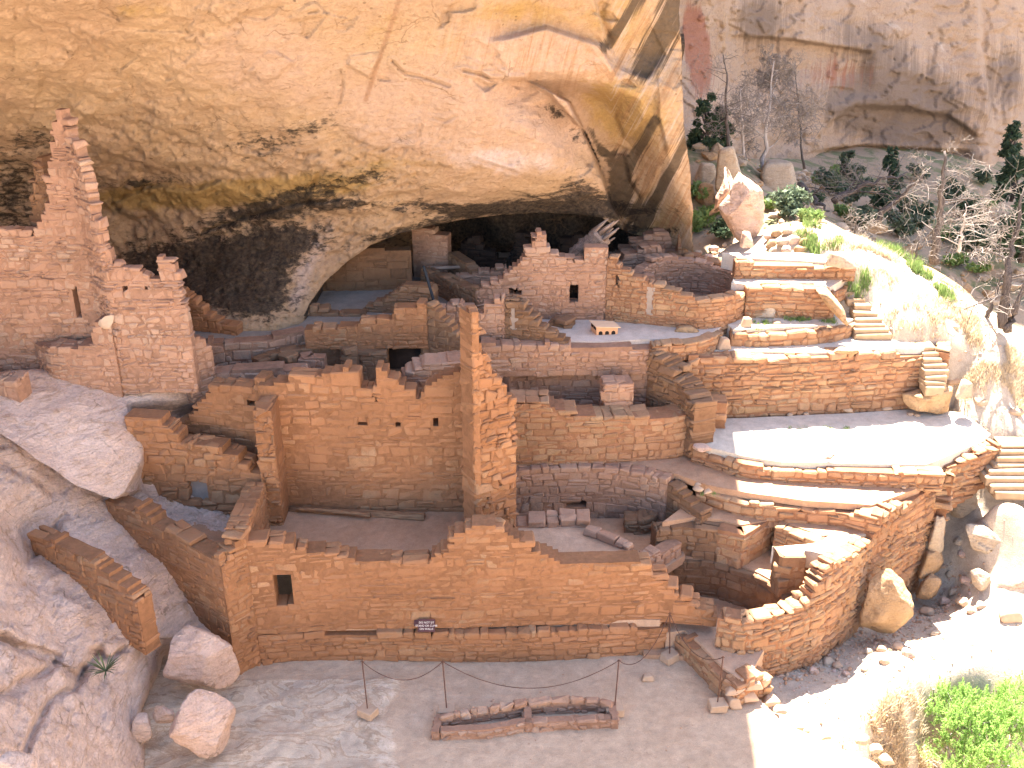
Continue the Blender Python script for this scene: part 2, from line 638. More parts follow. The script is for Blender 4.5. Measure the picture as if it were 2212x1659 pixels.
def wall(name, label, path, top, base, th=0.38, mats=None, course=0.15, length=0.32, openings=(), seed=1, curved=False,
         far=False, flip=False, ch=0.022, jit=0.012, recess=0.012, prot=0.014, skip=0.0, parent=None, group=None, cat="wall",
         topdrop=0.05, hang=0.0):
    """One coursed-stone wall: every course is laid stone by stone on a mortar core.
    path: plan line of the visible face; top: frame points of its broken top edge or a height; base: height or heights per path point."""
    rng = np.random.default_rng(seed)
    pa = Path(path, curved)
    if np.isscalar(top):
        ts, tz = np.array([0, pa.L]), np.array([top, top], float)
    else:
        q = [pa.hit(x, y, far) for x, y in top]
        q = sorted([h for h in q if h is not None])
        ts, tz = np.array([h[0] for h in q]), np.array([h[1] for h in q])
        # a broken top is seen along its rear edge: allow for the thickness that shows
        for i, s_ in enumerate(ts):
            if name == 'retaining_wall' or (label and 'holding up' in label):
                continue
            c_ = pa.at(s_); t_ = pa.tan(s_); v_ = c_ / np.linalg.norm(c_)
            face = abs(v_ @ np.array([t_[1], -t_[0]]))
            tz[i] -= 0.55 * th * face * (H - tz[i]) / np.linalg.norm(c_)
    zt = lambda s: np.interp(s, ts, tz)
    if np.isscalar(base):
        zb = lambda s: np.full(np.shape(s), float(base)) if np.ndim(s) else float(base)
        zlo = base
    else:
        bs = np.linspace(0, pa.L, len(base)) if len(base) != len(pa.p) else pa.s
        zb = lambda s: np.interp(s, bs, base)
        zlo = min(base)
    ops = []
    for (x0, y0, x1, y1) in openings:
        a = pa.hit(x0, (y0 + y1) / 2, far); b = pa.hit(x1, (y0 + y1) / 2, far)
        c = pa.hit((x0 + x1) / 2, y0, far); d = pa.hit((x0 + x1) / 2, y1, far)
        if None in (a, b, c, d):
            continue
        ops.append((min(a[0], b[0]), max(a[0], b[0]), d[1], c[1]))
    mb = MB()
    sgn = -1.0 if flip else 1.0

    def frame(s):
        t = pa.tan(s)
        n = np.array([t[1], -t[0]])
        c = pa.at(s)
        if n @ (-c) < 0:
            n = -n
        return c, t, n * sgn

    # core (occupancy grid)
    ds, dz = 0.11, 0.075
    ns = max(2, int(round(pa.L / ds)))
    es = np.linspace(0, pa.L, ns + 1)
    zmax = tz.max() + 0.05
    nz = int(math.ceil((zmax - zlo) / dz)) + 1
    ez = zlo + np.arange(nz + 1) * dz
    sm = (es[:-1] + es[1:]) / 2
    zm = (ez[:-1] + ez[1:]) / 2
    occ = (zm[None, :] < (zt(sm) - topdrop)[:, None]) & (zm[None, :] > (zb(sm) - 0.1)[:, None])
    for (a, b, c, d) in ops:
        occ &= ~((sm[:, None] > a) & (sm[:, None] < b) & (zm[None] > c) & (zm[None] < d))
    fr = [frame(s) for s in es]
    FP = np.array([f[0] - f[2] * recess for f in fr])
    BP = np.array([f[0] - f[2] * (th - recess) for f in fr])
    wob = 0.006
    idx = {}
    cv, cf = [], []

    def vid(i, k, side):
        key = (i, k, side)
        if key not in idx:
            idx[key] = len(cv)
            p = FP[i] if side == 0 else BP[i]
            off = fr[i][2] * rng.normal(0, wob)
            cv.append((p[0] + off[0], p[1] + off[1], ez[k]))
        return idx[key]
    for i in range(ns):
        for k in range(nz):
            if not occ[i, k]:
                continue
            cf.append((vid(i, k, 0), vid(i + 1, k, 0), vid(i + 1, k + 1, 0), vid(i, k + 1, 0)))
            cf.append((vid(i, k, 1), vid(i, k + 1, 1), vid(i + 1, k + 1, 1), vid(i + 1, k, 1)))
            if k + 1 >= nz or not occ[i, k + 1]:
                cf.append((vid(i, k + 1, 0), vid(i + 1, k + 1, 0), vid(i + 1, k + 1, 1), vid(i, k + 1, 1)))
            if k > 0 and not occ[i, k - 1]:
                cf.append((vid(i, k, 0), vid(i, k, 1), vid(i + 1, k, 1), vid(i + 1, k, 0)))
            if i == 0 or not occ[i - 1, k]:
                cf.append((vid(i, k, 0), vid(i, k + 1, 0), vid(i, k + 1, 1), vid(i, k, 1)))
            if i == ns - 1 or not occ[i + 1, k]:
                cf.append((vid(i + 1, k, 0), vid(i + 1, k, 1), vid(i + 1, k + 1, 1), vid(i + 1, k + 1, 0)))
    if cv:
        mb.add(cv, cf, 1)
    # stones, course by course
    z = zlo - 0.02
    while z < zmax:
        h = course * rng.choice([0.55, 0.8, 0.95, 1.05, 1.3, 1.6]) * rng.uniform(0.93, 1.07)
        s = -rng.uniform(0, length)
        while s < pa.L:
            l = length * rng.choice([0.5, 0.7, 0.85, 1.0, 1.2, 1.55]) * rng.uniform(0.85, 1.15)
            a, b = max(s, 0.0), min(s + l, pa.L)
            s += l
            segs = [(a, b)]
            for (oa, ob, oc, od) in ops:
                if z + h * 0.5 > oc and z + h * 0.5 < od:
                    new = []
                    for (p, q) in segs:
                        if q <= oa or p >= ob:
                            new.append((p, q))
                        else:
                            if p < oa: new.append((p, oa))
                            if q > ob: new.append((ob, q))
                    segs = new
            for (p, q) in segs:
                if q - p < 0.06:
                    continue
                mid = (p + q) / 2
                if z + h * 0.62 > zt(mid) or z + h * 0.5 < zb(mid) - 0.05:
                    continue
                if rng.random() < skip:
                    continue
                is_top = z + h * 1.5 > zt(mid)
                c, t, n = frame(mid)
                gap = rng.uniform(0.004, 0.014)
                o1 = rng.uniform(-0.2, 1.0) * prot
                o2 = rng.uniform(-0.2, 1.0) * prot
                pieces = [(0.0, th, o1, o2)]
                if is_top and th > 0.3 and rng.random() < 0.7:
                    cut = th * rng.uniform(0.4, 0.6)
                    pieces = [(0.0, cut, o1, -0.008), (cut, th, -0.008, o2)]
                hh = h - gap
                wav = 0.018 * math.sin(mid * 2.1 + seed + z * 3.0) + 0.012 * math.sin(mid * 5.3 + 2 * seed + z * 1.7) + rng.normal(0, 0.006)
                lay = [(wav, 1.0)]
                rr = rng.random()
                if rr < 0.14 and not is_top:
                    k_ = rng.uniform(0.3, 0.7)
                    lay = [(wav - hh / 2 + hh * k_ / 2, k_), (wav + hh / 2 - hh * (1 - k_) / 2, 1 - k_)]
                elif rr < 0.30 and not is_top:
                    lay = [(wav, rng.uniform(0.7, 1.22))]
                for (d0, d1, q0, q1, zo, zs) in [(*pc, *ly) for pc in pieces for ly in lay]:
                    dd0, dd1 = d0 - q0, d1 + q1
                    vz = (hh - (0.008 if zs < 0.7 else 0)) * zs
                    if is_top:
                        v0 = vz; vz = min(vz * rng.uniform(0.75, 1.1), 0.16); zo = zo - (v0 - vz) / 2
                    v = stone_verts(rng, (q - p - gap) / 2, (dd1 - dd0) / 2, vz / 2, ch, jit)
                    ang = rng.normal(0, 0.022)
                    yaw = rng.normal(0, 0.06 if is_top else 0.012)
                    x, y, w = v[:, 0].copy(), v[:, 1].copy(), v[:, 2].copy()
                    x, w = x * math.cos(ang) - w * math.sin(ang), x * math.sin(ang) + w * math.cos(ang)
                    x, y = x * math.cos(yaw) - y * math.sin(yaw), x * math.sin(yaw) + y * math.cos(yaw)
                    dep = (dd0 + dd1) / 2 + y
                    W = np.empty((24, 3))
                    W[:, :2] = c + np.outer(x, t) - np.outer(dep, n)
                    W[:, 2] = z + h / 2 + zo + w
                    # keep faces outward for either handedness
                    hand = t[0] * (-n[1]) - t[1] * (-n[0])
                    mb.add(W, ST_F if hand > 0 else [f[::-1] for f in ST_F], 0)
        z += h
    ob = mb.build(name, mats or M_ORANGE, parent)
    if parent is None:
        tag(ob, label, cat, group, 'thing')
    elif label:
        ob['label'] = label
    ob["_len"] = 0
    del ob["_len"]
    return ob, pa


def panel_on(pa, rect, depth, mat, name, parent, thick=0.04, far=False):
    """a slab set into an opening of a wall (rect in frame units), depth behind the face"""
    x0, y0, x1, y1 = rect
    a, b = pa.hit(x0, (y0 + y1) / 2, far), pa.hit(x1, (y0 + y1) / 2, far)
    c, d = pa.hit((x0 + x1) / 2, y0, far), pa.hit((x0 + x1) / 2, y1, far)
    t = pa.tan((a[0] + b[0]) / 2)
    n = np.array([t[1], -t[0]])
    m = pa.at((a[0] + b[0]) / 2)
    if n @ (-m) < 0: n = -n
    rng = np.random.default_rng(int(x0))
    v = stone_verts(rng, abs(b[0] - a[0]) / 2 + 0.03, thick / 2, abs(c[1] - d[1]) / 2 + 0.03, 0.01, 0.008)
    W = np.empty((24, 3))
    W[:, :2] = m + np.outer(v[:, 0], t) - np.outer(depth + v[:, 1], n)
    W[:, 2] = (c[1] + d[1]) / 2 + v[:, 2]
    return mesh_obj(name, W, ST_F, mat, parent=parent)


def slab(name, px, z, mat, thick=0.3, kind='structure', world_pts=None, sub=0.25, amp=0.012, seed=3, inset=0.13):
    """level floor of a terrace: outline in frame units at height z (or plan points), gently uneven, with a real thickness"""
    pts = [XY(x, y, z) for x, y in px] if world_pts is None else [np.array(p, float) for p in world_pts]
    if world_pts is None and inset:          # the front edge stays behind the face of the wall that holds it
        A = np.array(pts)
        ar = np.sum(A[:, 0] * np.roll(A[:, 1], -1) - np.roll(A[:, 0], -1) * A[:, 1])
        e = np.roll(A, -1, 0) - A
        n = np.stack([e[:, 1], -e[:, 0]], -1) * (1 if ar > 0 else -1)
        n /= np.linalg.norm(n, axis=1)[:, None] + 1e-9
        vn = n + np.roll(n, 1, 0); vn /= np.linalg.norm(vn, axis=1)[:, None] + 1e-9
        pts = [p - (inset * v if v[1] < -0.35 else 0) for p, v in zip(A, vn)]
    bm = bmesh.new()
    vs = [bm.verts.new((p[0], p[1], z)) for p in pts]
    f = bm.faces.new(vs)
    bmesh.ops.triangulate(bm, faces=[f])
    for _ in range(5):
        ed = [e for e in bm.edges if e.calc_length() > sub * 1.6]
        if not ed or len(bm.verts) > 9000: break
        bmesh.ops.subdivide_edges(bm, edges=ed, cuts=1)
        bmesh.ops.triangulate(bm, faces=bm.faces[:])
    V = np.array([v.co[:] for v in bm.verts])
    V[:, 2] += fbm(np.c_[V[:, :2] * 1.3, np.zeros(len(V))], 4, seed) * amp * 2
    for v, c in zip(bm.verts, V): v.co = c
    bmesh.ops.recalc_face_normals(bm, faces=bm.faces[:])
    if sum(f.normal.z for f in bm.faces) < 0:
        bmesh.ops.reverse_faces(bm, faces=bm.faces[:])
    r = bmesh.ops.extrude_face_region(bm, geom=bm.faces[:])
    low = [g for g in r['geom'] if isinstance(g, bmesh.types.BMVert)]
    # the extruded copy becomes the underside
    for v in low: v.co.z -= thick
    bmesh.ops.recalc_face_normals(bm, faces=bm.faces[:])
    V = [v.co[:] for v in bm.verts]
    bm.verts.index_update()
    Fc = [[v.index for v in f.verts] for f in bm.faces]
    bm.free()
    o = mesh_obj(name, V, Fc, mat, smooth_sh=False)
    if kind: o['kind'] = kind
    return o
# ------------------------------------------------------------------ the cliff, far cliff, slickrock, terrain
def poly_dist(px, py, pts):
    """distance (frame units) to a polyline and the position along it"""
    best = np.full(np.shape(px), 1e9)
    pts = np.array(pts, float)
    for a, b in zip(pts[:-1], pts[1:]):
        e = b - a
        t = np.clip(((px - a[0]) * e[0] + (py - a[1]) * e[1]) / (e @ e), 0, 1)
        best = np.minimum(best, np.hypot(px - a[0] - t * e[0], py - a[1] - t * e[1]))
    return best


def ell(px, py, cx, cy, rx, ry, ang=0.0):
    a = math.radians(ang)
    x, y = px - cx, py - cy
    u = (x * math.cos(a) + y * math.sin(a)) / rx
    v = (-x * math.sin(a) + y * math.cos(a)) / ry
    return np.exp(-(u * u + v * v))


def grid_faces(nr, nc):
    i = np.arange(nr * nc).reshape(nr, nc)
    return np.stack([i[:-1, :-1], i[1:, :-1], i[1:, 1:], i[:-1, 1:]], -1).reshape(-1, 4)


def unproject(px, py, Y):
    u, v = (px - CX) / F, (py - CY) / F
    t = Y / (cp - v * sp)
    return np.stack([u * t, Y, H + (-sp - v * cp) * t], -1)


# --- alcove cliff: lower edge = foot on the alcove floor (left), then the arch over the ruins, then the foot of the prow
LOWX = [-420, 0, 180, 330, 400, 500, 600, 650, 668, 700, 750, 800, 860, 930, 1000, 1080, 1160, 1240, 1300, 1330, 1360, 1420, 1500]
LOWY = [720, 720, 720, 720, 712, 712, 708, 690, 655, 610, 565, 530, 505, 487, 474, 464, 460, 462, 470, 488, 504, 520, 548]
A_CTRL = [(-400, -60, 15), (-400, 300, 20), (-400, 700, 22.5), (0, -60, 17.6), (0, 150, 20.2), (0, 300, 22.6), (0, 420, 24.6), (0, 560, 24.8), (0, 720, 23.2),
          (250, -60, 18.4), (250, 150, 20.6), (250, 300, 22.4), (250, 420, 24.2), (250, 500, 25.0), (250, 600, 24.4), (250, 720, 23.0),
          (500, -60, 19.6), (500, 150, 21.0), (500, 300, 22.2), (500, 400, 23.6), (500, 470, 24.6), (500, 560, 24.0), (500, 640, 23.0), (500, 712, 22.1),
          (640, 380, 23.0), (640, 470, 23.9), (640, 560, 23.6), (640, 690, 22.5), (760, -60, 20.8), (760, 150, 21.8), (760, 300, 22.4), (760, 400, 23.0), (760, 500, 23.9), (760, 560, 24.2),
          (1000, -60, 21.6), (1000, 150, 22.3), (1000, 300, 22.8), (1000, 380, 23.2), (1000, 440, 24.0), (1000, 474, 24.8), (1200, -60, 22.6), (1200, 150, 23.2), (1200, 300, 23.6),
          (1200, 380, 23.9), (1200, 430, 24.6), (1200, 460, 25.2), (1300, 470, 25.3), (1300, 350, 24.4), (1420, -60, 23.8), (1420, 200, 24.3), (1420, 500, 25.0), (1490, -60, 24.2), (1490, 250, 24.6), (1490, 506, 25.0)]
CREASE = [(1270, -60), (1284, 0), (1304, 67), (1304, 113), (1347, 187), (1300, 210)]
FACE_EDGE = [(1134, 172), (1175, 190), (1227, 220), (1250, 267), (1284, 340), (1320, 443), (1347, 487)]


def side_of(px, py, pts):
    """signed: positive to the right of a polyline that runs downwards"""
    pts = np.array(pts, float)
    o = np.argsort(pts[:, 1])
    return px - np.interp(py, pts[o, 1], pts[o, 0])


def build_cliff():
    xs = np.r_[np.linspace(-400, -20, 40), np.linspace(-16, 1488, 400)]
    nv = 190
    v = np.linspace(0, 1, nv)
    yb = np.interp(xs, LOWX, LOWY)
    PX = np.repeat(xs[None], nv, 0)
    PYY = -60 + v[:, None] * (yb[None] + 60)
    PX = PX + (np.interp(PYY, [-60, 0, 130, 270, 350, 430, 510], [1462, 1468, 1473, 1477, 1490, 1494, 1498]) + 3 * fbm(np.stack([PYY / 30, PYY * 0, PYY * 0], -1), 3, 8) - 1488) * smooth(1370, 1488, PX)
    Y = TPS(A_CTRL, 1e-3)(PX, PYY)
    # the prow stands behind the edge of the smooth face; the ledge bulges out over that face
    below = smooth(185, 240, PYY)
    d_edge = side_of(PX, PYY, FACE_EDGE)
    Y = Y + 1.7 * smooth(-3, 7, d_edge) * smooth(150, 215, PYY) * (1 - smooth(60, 170, d_edge))
    lip = np.interp(PX, [1060, 1134, 1190, 1240, 1290, 1340], [176, 170, 205, 262, 300, 330])
    under = smooth(-4, 6, PYY - lip) * (1 - smooth(0, 120, PYY - lip)) * smooth(1040, 1130, PX) * (1 - smooth(1330, 1380, PX))
    Y = Y + 0.8 * under * (d_edge < 5)
    ledge_top = np.interp(PX, [1020, 1080, 1130, 1180, 1230, 1300, 1350], [90, 84, 72, 60, 75, 98, 120])
    Y = Y + 0.4 * smooth(6, -8, PYY - ledge_top) * smooth(1030, 1120, PX) * (1 - smooth(1290, 1330, PX)) * smooth(-150, 0, PYY - ledge_top)
    Y = Y + 0.5 * smooth(-4, 5, side_of(PX, PYY, CREASE)) * (1 - smooth(110, 190, PYY))
    # long cracks and scars
    for pts, w, a in ([(847, 133), (875, 160), (905, 165), (970, 186)], 3, 0.07), ([(1000, 152), (1040, 160), (1060, 172), (1095, 172), (1134, 170)], 3, 0.10), \
            ([(985, 250), (960, 262), (930, 255)], 2.5, 0.05), ([(1025, 345), (1085, 362), (1115, 372)], 3, 0.06), ([(910, 270), (905, 310), (912, 335)], 2.5, .05), ([(738, 150), (742, 185), (735, 220)], 2.5, .06), \
            ([(60, 30), (100, 52), (160, 60), (200, 80), (230, 110)], 4, 0.08), ([(255, 430), (330, 400), (420, 405), (480, 385), (560, 420)], 4, 0.15), ([(440, 500), (520, 470), (560, 462), (620, 440), (730, 430)], 4, 0.15):
        d = poly_dist(PX, PYY, pts)
        Y = Y + a * np.exp(-(d / w) ** 2) - a * 0.6 * np.exp(-((d - 2.2 * w) / (1.6 * w)) ** 2)
    # spalled plates with crisp edges
    prng = np.random.default_rng(77)
    for j in range(95):
        cx_, cy_ = prng.uniform(-50, 1470), prng.uniform(-40, 480)
        rx_ = prng.uniform(18, 85) * (1.25 if cx_ < 800 else 0.8); ry_ = rx_ * prng.uniform(0.3, 0.8)
        m_ = prng.integers(5, 9); an = np.sort(prng.uniform(0, 2 * math.pi, m_)); tl = math.radians(prng.normal(-8, 18))
        ex, ey = np.cos(an) * rx_ * prng.uniform(.6, 1.1, m_), np.sin(an) * ry_ * prng.uniform(.6, 1.1, m_)
        pl = np.stack([cx_ + ex * math.cos(tl) - ey * math.sin(tl), cy_ + ex * math.sin(tl) + ey * math.cos(tl)], -1)
        sel = (np.abs(PX - cx_) < rx_ * 1.5) & (np.abs(PYY - cy_) < rx_ * 1.5)
        if not sel.any(): continue
        x_, y_ = PX[sel], PYY[sel]
        wob_ = 4 * fbm(np.stack([x_ / 22, y_ / 22, 0 * x_ + j], -1), 3, j)
        ins = np.zeros(len(x_), bool)
        for a_, b_ in zip(pl, np.roll(pl, -1, 0)):
            c_ = ((a_[1] > y_ + wob_) != (b_[1] > y_ + wob_)) & (x_ + wob_ < (b_[0] - a_[0]) * (y_ + wob_ - a_[1]) / (b_[1] - a_[1] + 1e-9) + a_[0])
            ins ^= c_
        d_ = poly_dist(x_ + wob_, y_ + wob_, np.vstack([pl, pl[:1]])) * np.where(ins, 1, -1)
        up_ = smooth(-1.5, 2.5, d_)
        fade = np.clip(0.25 + 0.75 * (x_ - cx_ + rx_) / (2 * rx_), 0, 1) if j % 2 else np.clip(0.25 + 0.75 * (y_ - cy_ + ry_) / (2 * ry_), 0, 1)
        Y[sel] += up_ * fade * prng.choice([-1, 1, 1]) * prng.uniform(0.05, 0.17)
    for pl, am in (([(1345, 325), (1395, 340), (1428, 362), (1420, 395), (1385, 430), (1360, 390)], -0.45), ([(1300, 60), (1400, 40), (1440, 120), (1400, 170), (1340, 150)], 0.3), ([(1420, 120), (1480, 130), (1485, 300), (1440, 330), (1420, 250)], -0.35), ([(1355, 185), (1400, 200), (1395, 260), (1350, 300), (1330, 250)], -0.3)):
        pl = np.array(pl, float); ins = np.zeros(PX.shape, bool)
        for a_, b_ in zip(pl, np.roll(pl, -1, 0)):
            ins ^= ((a_[1] > PYY) != (b_[1] > PYY)) & (PX < (b_[0] - a_[0]) * (PYY - a_[1]) / (b_[1] - a_[1] + 1e-9) + a_[0])
        d_ = poly_dist(PX, PYY, np.vstack([pl, pl[:1]])) * np.where(ins, 1, -1)
        Y += am * smooth(-3, 6, d_) * np.clip((PYY - pl[:, 1].min()) / np.ptp(pl[:, 1]), 0.1, 1)
    W = unproject(PX, PYY, Y)
    # relief: broad swells, flaking plates, pits
    n = W * np.array([1, 1, 1.0])
    big = fbm(n * 0.55, 4, 11)
    plate = fbm(n * np.array([1.6, 1.6, 2.2]) + 0.6 * big[..., None], 4, 23)
    plate = np.floor(plate * 5) / 5 * 0.6 + plate * 0.4
    pits = np.maximum(0, fbm(n * 5.5, 3, 31) - 0.25)
    rough_zone = smooth(180, 420, PYY) * (1 - smooth(760, 1050, PX)) + 0.55 * (1 - smooth(380, 700, PX)) + 0.15
    rough_zone = np.clip(rough_zone, 0.12, 1.0)
    sm_face = smooth(820, 1000, PX)
    disp = 0.22 * big + (0.24 * plate * rough_zone + 0.06 * plate * sm_face) + 0.35 * pits * rough_zone * (1 - 0.6 * sm_face)
    disp += 0.09 * fbm(n * 7, 4, 5, 0.6) * rough_zone + 0.16 * np.maximum(0, fbm(n * np.array([3, 3, 5]), 4, 33, 0.6) - 0.15) * rough_zone
    W[..., 1] += disp * np.clip(1 - smooth(0.985, 1.0, v)[:, None] * 0.7, 0, 1)
    # masks of the rock's stains; the smoke mask also holds the recess's shade
    x, y = PX, PYY
    soot_shade = 0
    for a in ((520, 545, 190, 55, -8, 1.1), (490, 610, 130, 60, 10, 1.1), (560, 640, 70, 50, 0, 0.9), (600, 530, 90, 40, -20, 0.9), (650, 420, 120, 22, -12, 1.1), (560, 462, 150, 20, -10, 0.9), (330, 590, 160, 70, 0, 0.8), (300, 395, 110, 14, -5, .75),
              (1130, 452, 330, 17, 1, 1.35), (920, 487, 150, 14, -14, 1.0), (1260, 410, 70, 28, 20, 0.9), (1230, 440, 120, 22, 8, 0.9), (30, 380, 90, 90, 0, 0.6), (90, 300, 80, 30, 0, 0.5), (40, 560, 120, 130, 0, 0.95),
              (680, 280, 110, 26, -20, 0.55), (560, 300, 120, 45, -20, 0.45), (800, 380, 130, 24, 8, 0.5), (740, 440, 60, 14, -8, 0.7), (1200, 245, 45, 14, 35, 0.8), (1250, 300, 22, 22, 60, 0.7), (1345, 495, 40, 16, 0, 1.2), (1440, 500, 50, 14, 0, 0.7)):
        soot_shade = soot_shade + a[5] * ell(x, y, *a[:5])
    gold = 0
    for a in ((330, 425, 190, 34, -3, 1.1), (560, 412, 160, 30, -6, .9), (720, 405, 120, 30, -4, .9), (850, 350, 170, 30, 3, .6), (1330, 235, 90, 60, 30, .9), (1130, 25, 150, 40, 0, .8), (830, 60, 60, 80, 10, 0.5),
              (1400, 240, 120, 150, 0, .5), (1400, 480, 110, 60, 0, .7), (300, 20, 120, 30, 0, 0.6), (1350, 40, 90, 90, 0, .5)):
        gold = gold + a[5] * ell(x, y, *a[:5])
    varn = 0
    for pts, w, s in ([(1470, -20), (1440, 60), (1395, 145)], 40, 1.1), ([(1390, -20), (1340, 60), (1310, 100)], 18, 0.9), ([(1415, 260), (1370, 340), (1318, 440)], 15, 1.0), ([(1492, 270), (1455, 360), (1395, 470)], 19, 1.15), \
            ([(1330, 350), (1350, 420), (1380, 480)], 30, .8), ([(1480, 150), (1475, 200)], 12, .6), ([(1275, 280), (1300, 330)], 12, .8):
        varn = varn + s * np.exp(-(poly_dist(x, y, pts) / w) ** 2)
    pink = np.clip(ell(x, y, 1120, 250, 260, 140) + 0.8 * ell(x, y, 560, 130, 230, 110, 10) + 0.9 * ell(x, y, 1180, 120, 180, 50, 10) + .5 * ell(x, y, 850, 250, 130, 100), 0, 1.2)
    pale = 0.9 * ell(x, y, 1090, 345, 150, 34, 4) + 0.7 * ell(x, y, 655, 600, 30, 110, 20) + .4 * ell(x, y, 1240, 420, 60, 40) + 0.6 * ell(x, y, 400, 690, 60, 25) + 0.4 * ell(x, y, 1240, 90, 100, 20, 15) + .3 * ell(x, y, 720, 520, 60, 60)
    d = poly_dist(x, y, [(868, -20), (850, 40), (825, 110), (800, 185), (790, 215)])
    streak = smooth(7, 3, d) * 0.9
    # streak coordinate: across / along the way water runs down the face
    ang = np.radians(np.interp(x, [0, 900, 1250, 1320, 1500], [10, 12, 14, 28, 28]))
    across = (x * np.cos(ang) + y * np.sin(ang)) / 100
    along = (-x * np.sin(ang) + y * np.cos(ang)) / 100
    sz = np.stack([across, along, 0 * x], -1)
    streaky = np.clip(ell(x, y, 1200, 110, 260, 70, 8) + 1.1 * (smooth(1300, 1340, x)) + 0.35 * ell(x, y, 1050, 270, 240, 130), 0, 1.2)
    atts = dict(soot_shade=soot_shade, gold=gold, varnish=varn, pink=pink, pale=pale, streak=streak, streaky=streaky)
    # unseen rows above the frame: the brow's lean is shaped to cut sky light
    up_z = np.array([60, 45, 34, 26, 20, 16, 13.2, 11, 9, 7, 5, 3.2, 1.8, 0.8])
    rows = []
    for k, u in enumerate(up_z):
        r = W[0].copy()
        r[:, 2] += u
        lean = np.interp(u, [0, 14, 34, 60], [0, 1.3, 3.5, 4.5]) * (1 - 0.75 * smooth(900, 1450, xs))
        r[:, 1] += -lean + fbm(r * 0.5, 3, 77) * 0.4 * min(1, u / 4)
        rows.append(r)
    # rows behind the lower edge: the ceiling runs back into the alcove / the foot goes under the floor
    back = []
    arch = smooth(655, 675, xs)[:, None]
    for k in range(1, 15):
        r = W[-1].copy()
        q = np.array([[0.0, 0.32 * k, -0.035 * k]]) * arch + np.array([[0.0, 0.02 * k, -0.09 * k]]) * (1 - arch)
        r = r + q
        r[:, 2] += fbm(r * 1.3, 4, 41) * 0.12 * arch[:, 0]
        back.append(r)
    full = np.concatenate([np.array(rows), W, np.array(back)], 0)
    nt_ = len(rows)

    def ext(a, fill_last):
        top = np.repeat(a[:1], nt_, 0)
        bot = np.repeat(a[-1:], len(back), 0).copy()
        if fill_last is not None: bot[:] = np.maximum(bot, fill_last)
        return np.concatenate([top, a, bot], 0)
    at2 = {k: ext(a, 1.2 * (xs > 655)[None] if k == 'soot_shade' else None) for k, a in atts.items()}
    sz2 = np.concatenate([np.repeat(sz[:1], nt_, 0), sz, np.repeat(sz[-1:], len(back), 0)], 0)
    # columns round the prow: the flank runs back from the edge
    last = full[:, -1]
    cols = []
    for k in range(1, 20):
        c = last.copy()
        c[:, 0] += fbm(c * 0.7 + k, 3, 51) * 0.03 - 0.03 * k
        c[:, 1] += 0.05 * k ** 2.2
        cols.append(c)
    full = np.concatenate([full, np.stack(cols, 1)], 1)
    nadd = len(cols)
    for k in at2: at2[k] = np.concatenate([at2[k], np.repeat(at2[k][:, -1:], nadd, 1)], 1).ravel()
    szl = np.repeat(sz2[:, -1:], nadd, 1)
    sz2 = np.concatenate([sz2, szl], 1).reshape(-1, 3)
    nr, nc = full.shape[:2]
    o = mesh_obj("cliff", full.reshape(-1, 3), grid_faces(nr, nc), M_CLIFF, smooth_sh=True, origin=np.zeros(3), attrs=dict(at2, streakuv=sz2))
    o['kind'] = 'structure'
    return o


